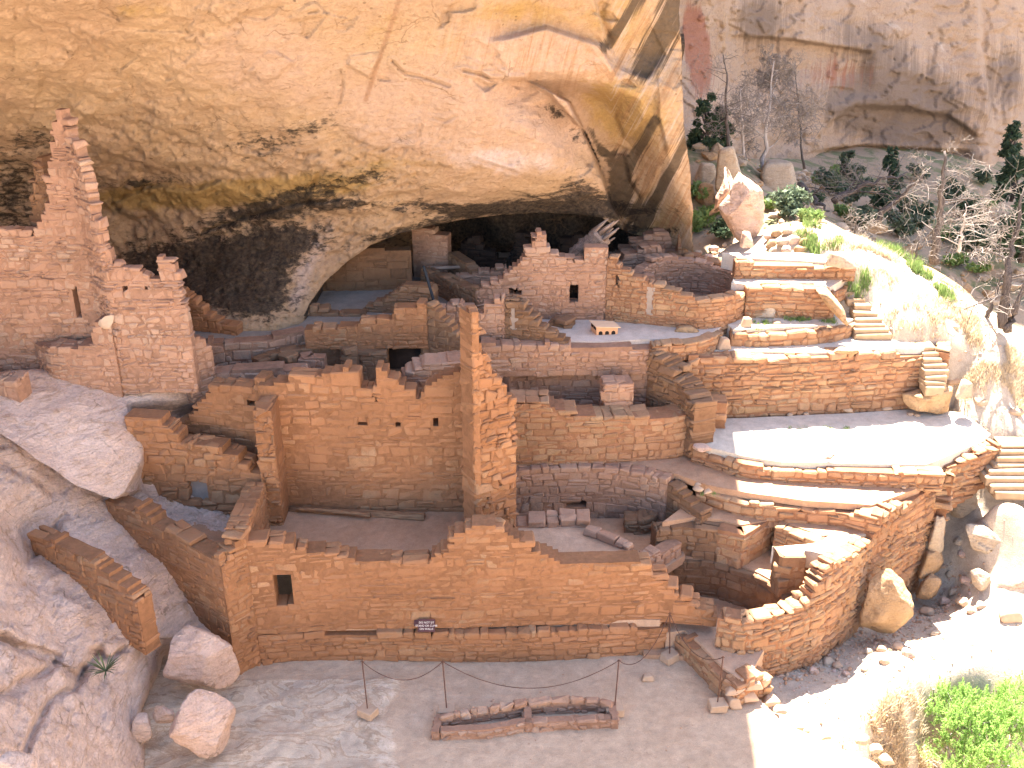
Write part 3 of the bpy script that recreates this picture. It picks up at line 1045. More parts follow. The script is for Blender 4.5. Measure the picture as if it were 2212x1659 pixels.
def cliff_material(name, far=False):
    m, nt, b = new_mat(name)
    g = G(nt)
    o = g.obj()
    n0 = g.noise(o, 0.45, 5, 0.6, 0.5)
    n1 = g.noise(o, 2.2, 8, 0.65, 0.4)
    n2 = g.noise(o, 11, 7, 0.7)
    n3 = g.noise(g.mapping(o, (1, 1, 2.6), (0.2, 0.1, 0.15)), 4.0, 8, 0.68, 0.5)
    A = lambda k: g.attr(k)
    tan = (0.59, 0.395, 0.235) if not far else (0.45, 0.335, 0.25)
    c = g.mix(g.ss(n0, 0.35, 0.65), tan, (0.54, 0.35, 0.215) if not far else (0.40, 0.29, 0.215))
    c = g.mix(g.ss(g.math('ADD', A('pink'), g.math('SUBTRACT', n1, 0.5)), 0.25, 0.85), c, (0.60, 0.40, 0.275))
    c = g.mix(g.math('MULTIPLY', g.ss(n3, 0.5, 0.75), 0.35), c, (0.44, 0.285, 0.165))
    c = g.mix(g.ss(g.math('ADD', A('gold'), g.math('MULTIPLY', g.math('SUBTRACT', n1, 0.5), 1.5)), 0.3, 0.95), c, (0.50, 0.315, 0.125))
    su = g.attr('streakuv', True)
    s1 = g.noise(g.mapping(su, (7, 0.45, 1)), 1.0, 6, 0.6, 0.55)
    s2 = g.noise(g.mapping(su, (28, 0.5, 1)), 1.0, 4, 0.6, 0.2)
    st = g.math('ADD', g.math('MULTIPLY', s1, 0.65), g.math('MULTIPLY', s2, 0.35))
    sk = A('streaky')
    c = g.mix(g.math('MULTIPLY', g.ss(st, 0.48, 0.62), g.math('MULTIPLY', sk, 0.75)), c, (0.46, 0.255, 0.13))
    c = g.mix(g.math('MULTIPLY', g.ss(st, 0.47, 0.38), g.math('MULTIPLY', sk, 0.6)), c, (0.64, 0.47, 0.36))
    c = g.mix(g.ss(g.math('ADD', A('pale'), g.math('MULTIPLY', g.math('SUBTRACT', n1, 0.5), 1.2)), 0.35, 0.9), c, (0.66, 0.50, 0.42) if not far else (0.60, 0.52, 0.45))
    c = g.mix(g.math('MULTIPLY', A('streak'), g.lin(n2, 0.3, 0.7, 0.6, 1)), c, (0.40, 0.22, 0.125))
    pk = g.ss(g.noise(g.mapping(o, (1, 1, 1.8), (0.2, 0, 0.4)), 6.5, 9, 0.74, 0.6), 0.57, 0.66)
    pk = g.math('MULTIPLY', pk, g.math('SUBTRACT', 0.62, g.math('MULTIPLY', A('streaky'), 0.45), True))
    c = g.mix(pk, c, (0.30, 0.185, 0.10) if not far else (0.26, 0.19, 0.145))
    v = g.math('ADD', A('varnish'), g.math('MULTIPLY', g.math('SUBTRACT', st, 0.5), 2.6 if not far else 1.1))
    c = g.mix(g.math('MULTIPLY', g.ss(v, 0.42, 0.8), g.lin(n2, 0.3, 0.7, 0.75, 1)), c, (0.105, 0.075, 0.05) if not far else (0.20, 0.15, 0.12))
    s = g.math('ADD', A('soot_shade'), g.math('ADD', g.math('MULTIPLY', g.math('SUBTRACT', n3, 0.5), 2.6), g.math('MULTIPLY', g.math('SUBTRACT', n1, 0.5), 1.6)))
    c = g.mix(g.math('MULTIPLY', g.ss(s, 0.42, 1.0), g.lin(n2, 0.3, 0.75, 1.0, 0.72)), c, (0.035, 0.028, 0.024))
    if far:
        c = g.mix(g.ss(g.math('ADD', A('red'), g.math('MULTIPLY', g.math('SUBTRACT', st, 0.5), 1.2)), 0.35, 0.6), c, (0.33, 0.16, 0.11))
    c = g.scale(c, g.lin(n2, 0.25, 0.75, 0.54, 0.82) if not far else g.lin(n2, 0.25, 0.75, 0.66, 0.9))
    ck = g.math('MULTIPLY', g.cracks(o, 0.6, 0.022), 0.55)
    c = g.mix(ck, c, (0.17, 0.10, 0.055) if not far else (0.2, 0.14, 0.11))
    pit = g.math('MULTIPLY', g.ss(g.voro(g.mapping(o, (1, 1, 1.4)), 3.6), 0.17, 0.07), g.ss(g.noise(o, 0.9, 4), 0.5, 0.62))
    c = g.mix(g.math('MULTIPLY', pit, 0.7), c, (0.16, 0.095, 0.05))
    g.set(b.inputs["Base Color"], c)
    fl = g.voro(g.mapping(o, (1, 1, 1.5), (0.1, 0.2, 0.3)), 1.7, 'SMOOTH_F1')
    bm = g.bump(n1, 0.55, 0.14)
    bm = g.bump(n3, 0.7, 0.10, bm)
    bm = g.bump(n2, 0.7, 0.045, bm)
    g.set(b.inputs["Normal"], bm)
    return m


M_CLIFF = cliff_material("alcove_sandstone")
M_FARCLIFF = cliff_material("far_sandstone", True)
build_cliff()


def rough_sheet(name, f, us, vs, mat, attrs=None, kind='structure'):
    U, V = np.meshgrid(us, vs)
    W = f(U, V)
    o = mesh_obj(name, W.reshape(-1, 3), grid_faces(*U.shape), mat, smooth_sh=True, origin=np.zeros(3), attrs=attrs)
    o['kind'] = kind
    return o


# back of the alcove: rough, smoke-blackened towards the roof, darkened further to paint the recess's shade
def f_back(U, V):
    W = np.stack([U, 27.9 + 0 * U, V], -1)
    W[..., 1] += fbm(W * np.array([0.5, 0, 0.8]), 4, 61) * 0.9 + fbm(W * np.array([2.2, 0, 3.0]), 4, 62) * 0.25 - 0.5 * smooth(7, 9, V)
    return W


us, vs = np.linspace(-12, 4.3, 165), np.linspace(4.0, 10.5, 70)
UU, VV = np.meshgrid(us, vs)
zero = np.zeros(UU.size)
rough_sheet("alcove_back_wall", f_back, us, vs, M_CLIFF, dict(soot_shade=(0.5 + 0.9 * smooth(5.6, 7.0, VV) + 0.9 * smooth(-3.0, -1.5, UU)).ravel(), gold=zero, varnish=zero, pink=zero, pale=zero, streak=zero, streaky=zero,
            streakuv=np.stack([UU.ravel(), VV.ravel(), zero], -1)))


# unseen blocks added to keep sun and sky light off the alcove
def block(name, x0, x1, y0, y1, z0, z1, seed, amp=0.3):
    n = 24
    bm = bmesh.new()
    bmesh.ops.create_cube(bm, size=1.0)
    bmesh.ops.subdivide_edges(bm, edges=bm.edges[:], cuts=10, use_grid_fill=True)
    V = np.array([v.co[:] for v in bm.verts]) + 0.5
    V = np.array([x0, y0, z0]) + V * np.array([x1 - x0, y1 - y0, z1 - z0])
    V += amp * np.stack([fbm(V * 0.3, 3, seed + k) for k in range(3)], -1)
    bm.verts.index_update()
    Fc = [[v.index for v in f.verts] for f in bm.faces]
    bm.free()
    z = np.zeros(len(V))
    o = mesh_obj(name, V, Fc, M_CLIFF, smooth_sh=True, origin=np.zeros(3), attrs=dict(soot_shade=z, gold=z, varnish=z, pink=z, pale=z, streak=z, streaky=z, streakuv=V * 0.3))
    o['kind'] = 'structure'


block("mesa_sun_blocker", -45, 4.3, 29.2, 75, 0, 61, 5)  # unseen mass added to shade the alcove from behind
block("shadow_edge_block", 1.5, 5.75, 28.0, 70, 13.2, 62, 6, 0.08)  # unseen block, placed so its right face draws the cliff's shadow edge
block("left_sky_blocker", -40, -13.5, 15, 30, -3, 40, 9)  # unseen block added to close off sky light from the left


# --- far cliff across the bay of the canyon
FC = [(1440, -80, 40), (1440, 420, 39), (1560, -80, 41), (1560, 240, 40.5), (1560, 420, 40), (1600, -80, 44), (1600, 200, 44), (1600, 420, 43), (1750, -80, 47), (1750, 200, 46.5), (1750, 400, 46),
      (1900, -80, 51), (1900, 200, 50), (1850, 330, 49), (1900, 420, 48), (2080, -80, 54), (2080, 200, 53), (2080, 420, 51.5), (2128, 420, 52), (2128, -80, 54.5), (2400, -80, 62), (2400, 420, 60)]


def build_far():
    xs, ys = np.r_[np.linspace(1240, 1425, 30), np.linspace(1430, 2480, 330)], np.linspace(-80, 470, 170)
    PX, PYY = np.meshgrid(xs, ys)
    Y = TPS(FC, 1e-3)(np.maximum(PX, 1430), PYY)
    Y += 3.0 * smooth(-4, 6, PX - np.interp(PYY, [-80, 100, 330, 470], [2104, 2112, 2142, 2165]))
    # overhung bands of the big alcove-like hollow
    arc = np.interp(PX, [1740, 1800, 1850, 1950, 2050, 2110], [330, 262, 226, 232, 250, 290])
    Y += 0.8 * smooth(-6, 10, PYY - arc) * smooth(1730, 1790, PX) * (1 - smooth(2080, 2130, PX)) * (1 - smooth(90, 170, PYY - arc))
    l2 = np.interp(PX, [1560, 1700, 1800, 1880], [75, 82, 98, 110])
    Y += 0.9 * smooth(-4, 6, PYY - l2) * smooth(1560, 1640, PX) * (1 - smooth(1850, 1900, PX)) * (1 - smooth(60, 140, PYY - l2))
    l3 = np.interp(PX, [1730, 1800, 1900, 2080], [330, 322, 318, 325])
    Y += 0.9 * smooth(-4, 6, PYY - l3) * smooth(1730, 1800, PX) * (1 - smooth(2060, 2110, PX)) * (1 - smooth(20, 60, PYY - l3))
    Y += 0.5 * smooth(-3, 4, PX - np.interp(PYY, [-80, 200], [1568, 1572]))
    W = unproject(PX, PYY, Y)
    W[..., 1] += 0.9 * fbm(W * 0.16, 4, 71) + 0.5 * np.floor(4 * fbm(W * np.array([0.3, 0.3, 0.6]), 4, 72)) / 4 + 0.2 * fbm(W * np.array([0.7, 0.7, 2.4]), 4, 73)
    x, y = PX, PYY
    varn = .95 * ell(x, y, 1950, 265, 130, 55, 8) + .6 * ell(x, y, 1640, 40, 60, 60) + .45 * ell(x, y, 1880, 90, 120, 50, 20) + .5 * ell(x, y, 2170, 150, 40, 80) + .55 * ell(x, y, 1930, 200, 180, 60) + .5 * ell(x, y, 1960, 350, 140, 14) + .3
    red = 1.1 * ell(x, y, 1505, 90, 32, 90, -8) + 0.5 * ell(x, y, 1800, 160, 130, 60) + .45 * ell(x, y, 1900, 360, 200, 40) + .4 * ell(x, y, 1505, 220, 30, 80)
    pale = 0.5 * np.exp(-(poly_dist(x, y, [(1865, 0), (1905, 40), (1940, 62)]) / 11) ** 2) + .4 * np.exp(-(poly_dist(x, y, [(1930, 125), (1985, 160)]) / 10) ** 2) + .45 * ell(x, y, 2040, 130, 70, 120) + .5 * ell(x, y, 1900, 335, 130, 8)
    gold = .35 * ell(x, y, 1720, 60, 150, 40) + .3 * ell(x, y, 1560, 130, 30, 140)
    ang = np.radians(6)
    su = np.stack([(x * math.cos(ang) + y * math.sin(ang)) / 90, (y - x * .1) / 100, 0 * x], -1).reshape(-1, 3)
    z = 0 * x
    # rises above the frame
    top = []
    zt = np.interp(xs, [1430, 1560, 1600, 1750, 1900, 2080, 2480], [30.5, 30.5, 37, 42, 48, 54, 62])
    for u in (1.0, 0.7, 0.4, 0.2, 0.06):
        r = W[0].copy(); r[:, 2] += u * (zt - W[0, :, 2]); r[:, 1] += 1.0 * u + fbm(r * .2, 3, 4); top.append(r)
    full = np.concatenate([np.array(top), W], 0)
    e = lambda a: np.concatenate([np.repeat(a[:1], 5, 0), a], 0).ravel()
    att = dict(soot_shade=e(z), gold=e(gold), varnish=e(varn), pink=e(z), pale=e(pale), streak=e(z), streaky=e(0.16 + z), red=e(red))
    su = np.concatenate([np.repeat(su.reshape(*x.shape, 3)[:1], 5, 0), su.reshape(*x.shape, 3)], 0).reshape(-1, 3)
    o = mesh_obj("far_cliff", full.reshape(-1, 3), grid_faces(*full.shape[:2]), M_FARCLIFF, smooth_sh=True, origin=np.zeros(3), attrs=dict(att, streakuv=su))
    o['kind'] = 'structure'


build_far()

# --- terrain: one heightfield under and around the terraces
TP = []
for px, py, z in [(1700, 1500, -.28), (1800, 1450, -.36), (2000, 1420, -.42), (2212, 1420, -.3), (1750, 1560, -.28), (1850, 1550, -.34), (1900, 1500, -.38), (2000, 1480, -.42), (2100, 1455, -.42), (2212, 1450, -.4), (1940, 1530, -.5),
                  (2000, 1600, -1.7), (2150, 1600, -1.5), (2100, 1525, -1.1), (1890, 1610, -1.1), (1900, 1700, -2.0), (2212, 1510, -.9), (2100, 1750, -2.0),
                  (1860, 1380, -.5), (1980, 1290, -.6), (2060, 1265, -.35), (2100, 1310, -.1), (2150, 1275, .25), (2212, 1250, .5), (1660, 1465, -.25), (1760, 1432, -.35),
                  (2150, 1180, .25), (2212, 1120, 1.5), (2090, 1110, .8), (2150, 1085, 1.75), (2212, 1085, 1.85), (2212, 1000, 2.1), (2110, 1085, 1.2), (2212, 940, 2.62), (2160, 925, 2.66), (2212, 880, 2.8), (2080, 880, 2.75), (2060, 905, 2.64),
                  (2080, 830, 3.35), (2212, 820, 3.4), (1965, 897, 2.6), (2050, 895, 2.64), (2068, 872, 2.72), (1950, 905, 2.6), (2100, 790, 3.75), (2060, 745, 4.1), (2212, 772, 3.75), (1950, 700, 4.55), (2060, 690, 4.5), (1930, 730, 4.2),
                  (1870, 610, 5.2), (1900, 660, 4.75), (1850, 565, 5.65), (1950, 595, 5.25), (2100, 692, 4.45), (1720, 490, 5.9), (1800, 520, 5.8)]:
    q = P(px, py, z)
    TP.append((q[0], q[1], q[2]))
for px, py, Y in [(1700, 560, 24.6), (1600, 545, 26.2), (1640, 490, 27.6), (1560, 560, 26.0), (1560, 330, 33), (1700, 430, 32), (1620, 420, 30), (1900, 480, 35), (2000, 430, 42), (2212, 520, 34), (1700, 380, 37), (1900, 372, 47), (2150, 380, 51), (2212, 420, 50), (1540, 470, 29.5), (2350, 560, 33), (2400, 420, 56)]:
    q = PY(px, py, Y)
    TP.append((q[0], q[1], q[2]))
TP += [(-12, 26, 3.4), (0, 26, 3.4), (3, 24, 3.2), (-12, 20, 2.0), (-6, 20, 1.0), (0, 20, 0.6), (3, 19, .3), (4.5, 17, -.5), (-12, 14, -.6), (-6, 14, -.6), (0, 14, -.6), (3, 14, -.5), (0, 9, -.6), (-12, 9, -.5), (4, 9, -.7), (9, 8, -2.2),
       (-4, 17, -.5), (2, 17, -.5), (6, 19.5, 1.0), (7, 20.5, 1.4), (5, 21.5, 2.0), (8, 21.5, 2.0), (7, 22.6, 3.4), (5, 23.5, 3.6), (6.5, 24.2, 4.2), (13, 27, 3.0), (18, 26, 1.0), (4.3, 23.7, 3.5), (4.3, 25.2, 4.3), (3.2, 24.6, 3.6), (5.5, 24.6, 4.5), (6.9, 23.5, 4.3), (7.6, 23.3, 4.2), (6, 23, 3.8), (20, 20, 0), (16, 14, -2), (22, 12, -4), (-8, 60, 4), (40, 60, 0), (40, 20, -6), (40, 40, -4), (0, 40, 4.5)]
TERR = TPS(TP, 2e-3)


CLAMP = [(np.array([XY(a, b, z) for a, b in q]), z - 0.07) for q, z in [
    ([(1500, 890), (1700, 884), (1960, 868), (2012, 864), (2062, 874), (2088, 900), (2150, 935), (2150, 958), (2021, 1015), (1600, 985), (1500, 965)], 2.7)]]


def terr(x, y):
    x, y = np.asarray(x, float), np.asarray(y, float)
    z = TERR(x, y)
    for pl, zm in CLAMP:
        ins = np.zeros(np.shape(x), bool)
        for a, b in zip(pl, np.roll(pl, -1, 0)):
            ins ^= ((a[1] > y) != (b[1] > y)) & (x < (b[0] - a[0]) * (y - a[1]) / (b[1] - a[1] + 1e-12) + a[0])
        z = np.where(ins, np.minimum(z, zm - 0.05), z)
    p = np.stack([x, y, 0 * x], -1)
    return z + 0.055 * fbm(p * 0.8, 4, 15) * smooth(3.5, 6, x) + 0.02 * fbm(p * 3.1, 4, 16)


def tY(px, py, y0=12.0, y1=62.0):
    """world Y where the sight line through a frame point meets the terrain"""
    ys = np.linspace(y0, y1, 900)
    d = ray(px, py)
    t = ys / d[1]
    below = H + d[2] * t < terr(d[0] * t, ys)
    return float(ys[below.argmax()]) if below.any() else y1


def build_terrain():
    xs = np.r_[np.linspace(-13, 3, 40), np.linspace(3.1, 14, 190), np.linspace(14.2, 42, 90)]
    ys = np.r_[np.linspace(7, 28, 300), np.linspace(28.2, 66, 130)]
    X, Y = np.meshgrid(xs, ys)
    Z = terr(X, Y)
    V = np.stack([X, Y, Z], -1).reshape(-1, 3)
    # scree and scrub soil in the bay behind the crest, sand on the sunny slope
    scr = (smooth(25.5, 28, Y) * 1.0).ravel()
    o = mesh_obj("hillside_ground", V, grid_faces(*X.shape)[:, ::-1], M_SLOPE, smooth_sh=True, origin=np.zeros(3), attrs=dict(scree=scr))
    o['kind'] = 'structure'


def slope_mat():
    m, nt, b = new_mat("slope_soil")
    g = G(nt)
    o = g.obj()
    n0 = g.noise(o, 0.6, 6, 0.65, 0.4); n1 = g.noise(o, 4, 7, 0.68); n2 = g.noise(o, 38, 4, 0.7)
    c = g.mix(g.ss(n0, 0.35, 0.65), (0.43, 0.345, 0.26), (0.48, 0.39, 0.30))
    d = g.mix(g.ss(n1, 0.4, 0.65), (0.36, 0.265, 0.185), (0.27, 0.20, 0.135))
    d = g.mix(g.ss(n0, 0.48, 0.6), d, (0.16, 0.165, 0.085))
    c = g.mix(g.ss(g.math('ADD', g.attr('scree'), g.math('MULTIPLY', g.math('SUBTRACT', n1, 0.5), 0.9)), 0.3, 0.7), c, d)
    c = g.scale(c, g.lin(n1, 0.25, 0.75, 0.74, 1.2))
    c = g.scale(c, g.lin(n2, 0.3, 0.7, 0.8, 1.15))
    v = g.voro(o, 14)
    c = g.mix(g.math('MULTIPLY', g.ss(v, 0.2, 0.1), 0.22), c, (0.30, 0.2, 0.14))
    g.set(b.inputs["Base Color"], c)
    bm = g.bump(n1, 0.5, 0.06)
    g.set(b.inputs["Normal"], g.bump(n2, 0.7, 0.02, bm))
    return m


M_SLOPE = slope_mat()
build_terrain()


# --- unseen canyon floor and sunlit slopes, shaped to bounce light into the alcove
def build_canyon():
    xs, ys = np.linspace(-80, 110, 150), np.linspace(-95, 66, 150)
    X, Y = np.meshgrid(xs, ys)
    out = np.maximum(smooth(9, -14, Y), smooth(16, 44, X))
    Z = -5 - 9 * out
    Z = Z + 28 * smooth(-14, -66, Y) + 42 * smooth(24, 74, X) * smooth(70, 30, Y)
    Z = np.where((Y > 6) & (X < 40), np.minimum(Z, terr(X, Y) - 1.5), Z)
    p = np.stack([X, Y, 0 * X], -1)
    Z = Z + 2.5 * fbm(p * 0.06, 4, 201) * (0.2 + out) + 0.5 * fbm(p * 0.4, 3, 202) * out
    o = mesh_obj("canyon_bounce_terrain", np.stack([X, Y, Z], -1).reshape(-1, 3), grid_faces(*X.shape)[:, ::-1], M_SLOPE, smooth_sh=True, origin=np.zeros(3), attrs=dict(scree=np.zeros(X.size)))
    o['kind'] = 'structure'


build_canyon()


# --- courtyard: dirt with a worn bedrock outcrop at the left, stepping down to the path at the right
EDGE = [XY(1575, 1520, 0), XY(1640, 1508, 0), XY(1690, 1560, 0), XY(1800, 1610, 0), XY(1935, 1665, 0), XY(2000, 1700, 0)]


def build_court():
    xs, ys = np.linspace(-7.2, 8.4, 400), np.linspace(10.2, 16.45, 220)
    X, Y = np.meshgrid(xs, ys)
    p = np.stack([X, Y, 0 * X], -1)
    Z = 0.015 * fbm(p * 1.5, 4, 21) + 0.012 * fbm(p * 5, 3, 22)
    # bedrock: gently terraced shelves
    u, v = X, Y
    q = np.array([P(520, 1470, 0)[:2], P(860, 1430, 0)[:2], P(850, 1560, 0)[:2], P(880, 1690, 0)[:2]])
    rightx = np.interp(Y, q[::-1, 1], q[::-1, 0]) + 0.3 * fbm(p * 1.3, 5, 24)
    rock = smooth(0.12, -0.22, X - rightx)
    shelf = fbm(p * np.array([1.0, 1.2, 1]) + 3.3, 4, 25)
    tz = 0.11 * (np.floor(shelf * 7) / 7 * 0.7 + shelf * 0.3)
    Z = Z + rock * (0.045 + tz)
    e = np.array(EDGE)
    dist = Y - np.interp(X, e[:, 0], e[:, 1])          # beyond the edge line the ground drops to the path
    ins = smooth(0.0, 0.22, dist + 0.05 * fbm(p * 4, 3, 27)) * smooth(e[0, 0] - 0.02, e[0, 0] + 0.3, X)
    Z = Z - 0.5 * ins - 2.0 * smooth(e[-2, 0] - 0.3, e[-2, 0] + 0.5, X)
    keep = ~((dist > 0.45) & (X > e[0, 0] + 0.1)).ravel()
    gf = grid_faces(*X.shape)[:, ::-1]
    gf = gf[keep[gf].all(1)]
    o = mesh_obj("courtyard_ground", np.stack([X, Y, Z], -1).reshape(-1, 3), gf, M_COURT, smooth_sh=True, origin=np.zeros(3),
                 attrs=dict(rock=rock.ravel(), rim=np.exp(-((X - rightx + 0.22) / 0.24) ** 2).ravel()))
    o['kind'] = 'structure'


def court_mat():
    m, nt, b = new_mat("courtyard_surface")
    g = G(nt)
    o = g.obj()
    n0 = g.noise(o, 0.7, 6, 0.65, 0.4); n1 = g.noise(o, 5, 6, 0.65); n2 = g.noise(o, 55, 4, 0.7)
    d = g.mix(g.ss(n0, 0.3, 0.7), (0.45, 0.31, 0.205), (0.51, 0.365, 0.25))
    v = g.voro(o, 24)
    d = g.mix(g.math('MULTIPLY', g.ss(v, 0.14, 0.07), 0.5), d, (0.58, 0.45, 0.36))
    v2 = g.voro(g.mapping(o, (1, 1, 1), (0.3, 0.4, 0.9)), 15)
    d = g.mix(g.math('MULTIPLY', g.ss(v2, 0.13, 0.06), 0.5), d, (0.2, 0.12, 0.085))
    w = g.noise(g.mapping(o, (0.8, 1.7, 1), (0, 0, 0.7)), 0.9, 9, 0.6, 2.6)
    r = g.ramp(w, [(0.30, (0.46, 0.335, 0.23)), (0.42, (0.53, 0.405, 0.29)), (0.47, (0.48, 0.35, 0.24)), (0.5, (0.41, 0.285, 0.185)), (0.53, (0.57, 0.445, 0.32)), (0.6, (0.50, 0.385, 0.28)), (0.72, (0.55, 0.425, 0.31))])
    edge = g.math('MULTIPLY', g.ss(g.attr('rock'), 0.12, 0.4), g.ss(g.attr('rim'), 0.35, 0.9))
    r = g.mix(g.math('MULTIPLY', edge, g.math('MULTIPLY', g.ss(n1, 0.45, 0.6), 0.35)), r, (0.60, 0.49, 0.385))
    c = g.mix(g.ss(g.attr('rock'), 0.2, 0.7), d, r)
    c = g.scale(c, g.lin(n1, 0.25, 0.75, 0.8, 1.18))
    c = g.scale(c, g.lin(n2, 0.3, 0.7, 0.82, 1.15))
    g.set(b.inputs["Base Color"], c)
    bm = g.bump(g.math('ADD', n1, g.math('MULTIPLY', w, 1.2)), 0.5, 0.05)
    g.set(b.inputs["Normal"], g.bump(n2, 0.7, 0.012, bm))
    return m


M_COURT = court_mat()
build_court()


# --- slickrock at the left: the lower slope and the big rounded shelf that carries the tower wall
def build_slick():
    C = [(-200, 1750, 9.2), (0, 1700, 10.6), (300, 1700, 12.9), (345, 1700, 13.3), (-200, 1400, 12.6), (0, 1400, 13.2), (150, 1400, 14.3), (270, 1400, 14.9), (335, 1420, 15.3), (-200, 1200, 14.6), (0, 1200, 15.1), (150, 1250, 15.7), (300, 1330, 15.6),
         (420, 1400, 15.7), (0, 1050, 16.6), (60, 1160, 16.6), (150, 1120, 17.0), (260, 1180, 16.9), (280, 1080, 18.1), (-200, 1000, 16.8), (0, 960, 17.6), (150, 1020, 17.9), (330, 1560, 14.2), (300, 1500, 14.5), (460, 1330, 16.4), (420, 1230, 17.0), (230, 1600, 13.0), (100, 1560, 12.3),
         (380, 1500, 15.1), (420, 1640, 13.9), (550, 1250, 17.0)]
    t = TPS(C, 1e-3)
    xs, ys = np.r_[np.linspace(-760, -205, 50), np.linspace(-200, 560, 190)], np.linspace(930, 1860, 225)
    PX, PYY = np.meshgrid(xs, ys)
    Y = t(np.maximum(PX, -200), np.minimum(PYY, 1760))
    # gully between slope and courtyard
    gl = poly_dist(PX, PYY, [(335, 1380), (330, 1440), (300, 1510), (285, 1570), (320, 1700)])
    right = side_of(PX, PYY, [(320, 1300), (332, 1440), (290, 1540), (300, 1590), (330, 1760)])
    Y += 0.9 * smooth(0, 26, right) * smooth(1370, 1430, PYY)
    # weathered shelves on the lower slope
    for pts, w, a in ([(0, 1500), (60, 1470), (110, 1450), (125, 1420), (70, 1400), (0, 1380)], 10, .2), ([(40, 1659), (75, 1560), (110, 1510), (160, 1490), (180, 1440), (215, 1400)], 9, .2), ([(0, 1385), (100, 1425), (170, 1462), (180, 1440)], 8, .18), \
            ([(60, 1220), (110, 1150), (140, 1110)], 8, .12), ([(0, 985), (40, 1010), (110, 1060)], 8, .1), ([(200, 1400), (240, 1420), (270, 1400)], 7, .15):
        d = poly_dist(PX, PYY, pts)
        Y = Y + a * np.exp(-(d / w) ** 2)
    W = unproject(PX, PYY, Y)
    big = fbm(W * 0.9, 4, 81)
    pl = fbm(W * np.array([1.8, 1.8, 3.0]) + big[..., None], 4, 82)
    W[..., 2] += 0.16 * big + 0.13 * (np.floor(pl * 5) / 5 * 0.7 + 0.3 * pl) + 0.05 * fbm(W * 6, 4, 83)
    o = mesh_obj("slickrock_slope", W.reshape(-1, 3), grid_faces(*PX.shape)[:, ::-1], M_SLICK, smooth_sh=True, origin=np.zeros(3))
    o['kind'] = 'structure'


def build_shelf():
    """rounded shelf, undercut along its lower edge"""
    lowx = [-250, 0, 40, 80, 160, 215, 245, 275, 300, 318, 380, 440, 480]
    lowy = [850, 935, 958, 988, 1042, 1068, 1078, 1062, 1030, 1015, 1010, 1005, 1000]
    topx = [-250, 0, 60, 150, 240, 300, 360, 400, 430, 480]
    topy = [812, 812, 808, 812, 828, 822, 818, 828, 850, 880]
    xs = np.r_[np.linspace(-760, -255, 50), np.linspace(-250, 430, 190)]
    v = np.linspace(0, 1, 70)
    yt, yb = np.interp(xs, topx, topy), np.interp(xs, lowx, lowy)
    PX = np.repeat(xs[None], 70, 0)
    PYY = yt + v[:, None] * (yb - yt)
    C = [(-250, 812, 19.4), (-250, 860, 17.0), (0, 812, 19.3), (0, 870, 18.3), (0, 935, 17.3), (120, 815, 19.4), (120, 900, 18.2), (120, 1015, 17.1), (245, 826, 19.6), (245, 930, 18.3), (245, 1075, 17.2), (300, 822, 19.7), (300, 920, 18.8), (305, 1015, 18.0),
         (400, 828, 19.9), (400, 920, 19.5), (400, 1010, 19.2), (430, 860, 20.0), (430, 1005, 19.7)]
    Y = TPS(C, 1e-3)(np.maximum(PX, -250), PYY)
    Y += 0.5 * smooth(-3, 14, PX - np.interp(PYY, [830, 890, 930, 960, 1000, 1080], [262, 278, 300, 312, 306, 262])) * smooth(860, 900, PYY)
    W = unproject(PX, PYY, Y)
    W[..., 2] += 0.10 * fbm(W * 0.9, 4, 91) + 0.03 * fbm(W * 4, 4, 92)
    rows = []
    for k in range(1, 10):         # underside tucks back in
        r = W[-1].copy(); r[:, 1] += 0.10 * k; r[:, 2] += -0.05 * k + 0.02 * fbm(r * 4, 3, 93); rows.append(r)
    topr = []
    for k in range(8, 0, -1):
        r = W[0].copy(); r[:, 1] += 0.12 * k; r[:, 2] -= 0.01 * k * k; topr.append(r)
    full = np.concatenate([np.array(topr), W, np.array(rows)], 0)
    o = mesh_obj("slickrock_shelf", full.reshape(-1, 3), grid_faces(*full.shape[:2])[:, ::-1], M_SLICK, smooth_sh=True, origin=np.zeros(3))
    o['kind'] = 'structure'


build_slick()
build_shelf()
# ------------------------------------------------------------------ floors of the terraces
slab("terrace_floor", [(1500, 905), (1700, 900), (1960, 884), (2080, 890), (2140, 938), (2138, 956), (2006, 1010), (1850, 1008), (1688, 1004), (1591, 988), (1500, 966), (1470, 930)], 2.7, M_SAND, 0.5, seed=4)
slab("terrace_floor", [(1105, 998), (1300, 996), (1470, 978), (1500, 960), (1700, 985), (2025, 1000), (2000, 1058), (1890, 1098), (1741, 1088), (1608, 1071), (1520, 1052), (1445, 1025), (1380, 1010), (1280, 1002), (1180, 1002), (1105, 1008)], 2.3, M_REDDIRT, 0.15, seed=5)
slab("terrace_floor", [(1420, 1132), (1475, 1095), (1510, 1080), (1608, 1085), (1885, 1120), (1878, 1158), (1776, 1164), (1674, 1128), (1602, 1142), (1552, 1130), (1500, 1124)], 1.8, M_REDDIRT, 0.2, seed=6)
slab("terrace_floor", [(1668, 1180), (1740, 1176), (1772, 1172), (1800, 1150), (1878, 1152), (1874, 1162), (1826, 1196), (1796, 1208), (1752, 1198), (1720, 1196), (1684, 1192)], 1.79, M_SAND, 0.4, seed=7)
slab("kiva_bench_floor", [(1405, 1216), (1420, 1195), (1550, 1195), (1600, 1210), (1660, 1170), (1740, 1180), (1790, 1225), (1740, 1290), (1680, 1270), (1631, 1242), (1601, 1231), (1541, 1215), (1474, 1211)], 1.0, M_REDDIRT, 0.06, seed=8)
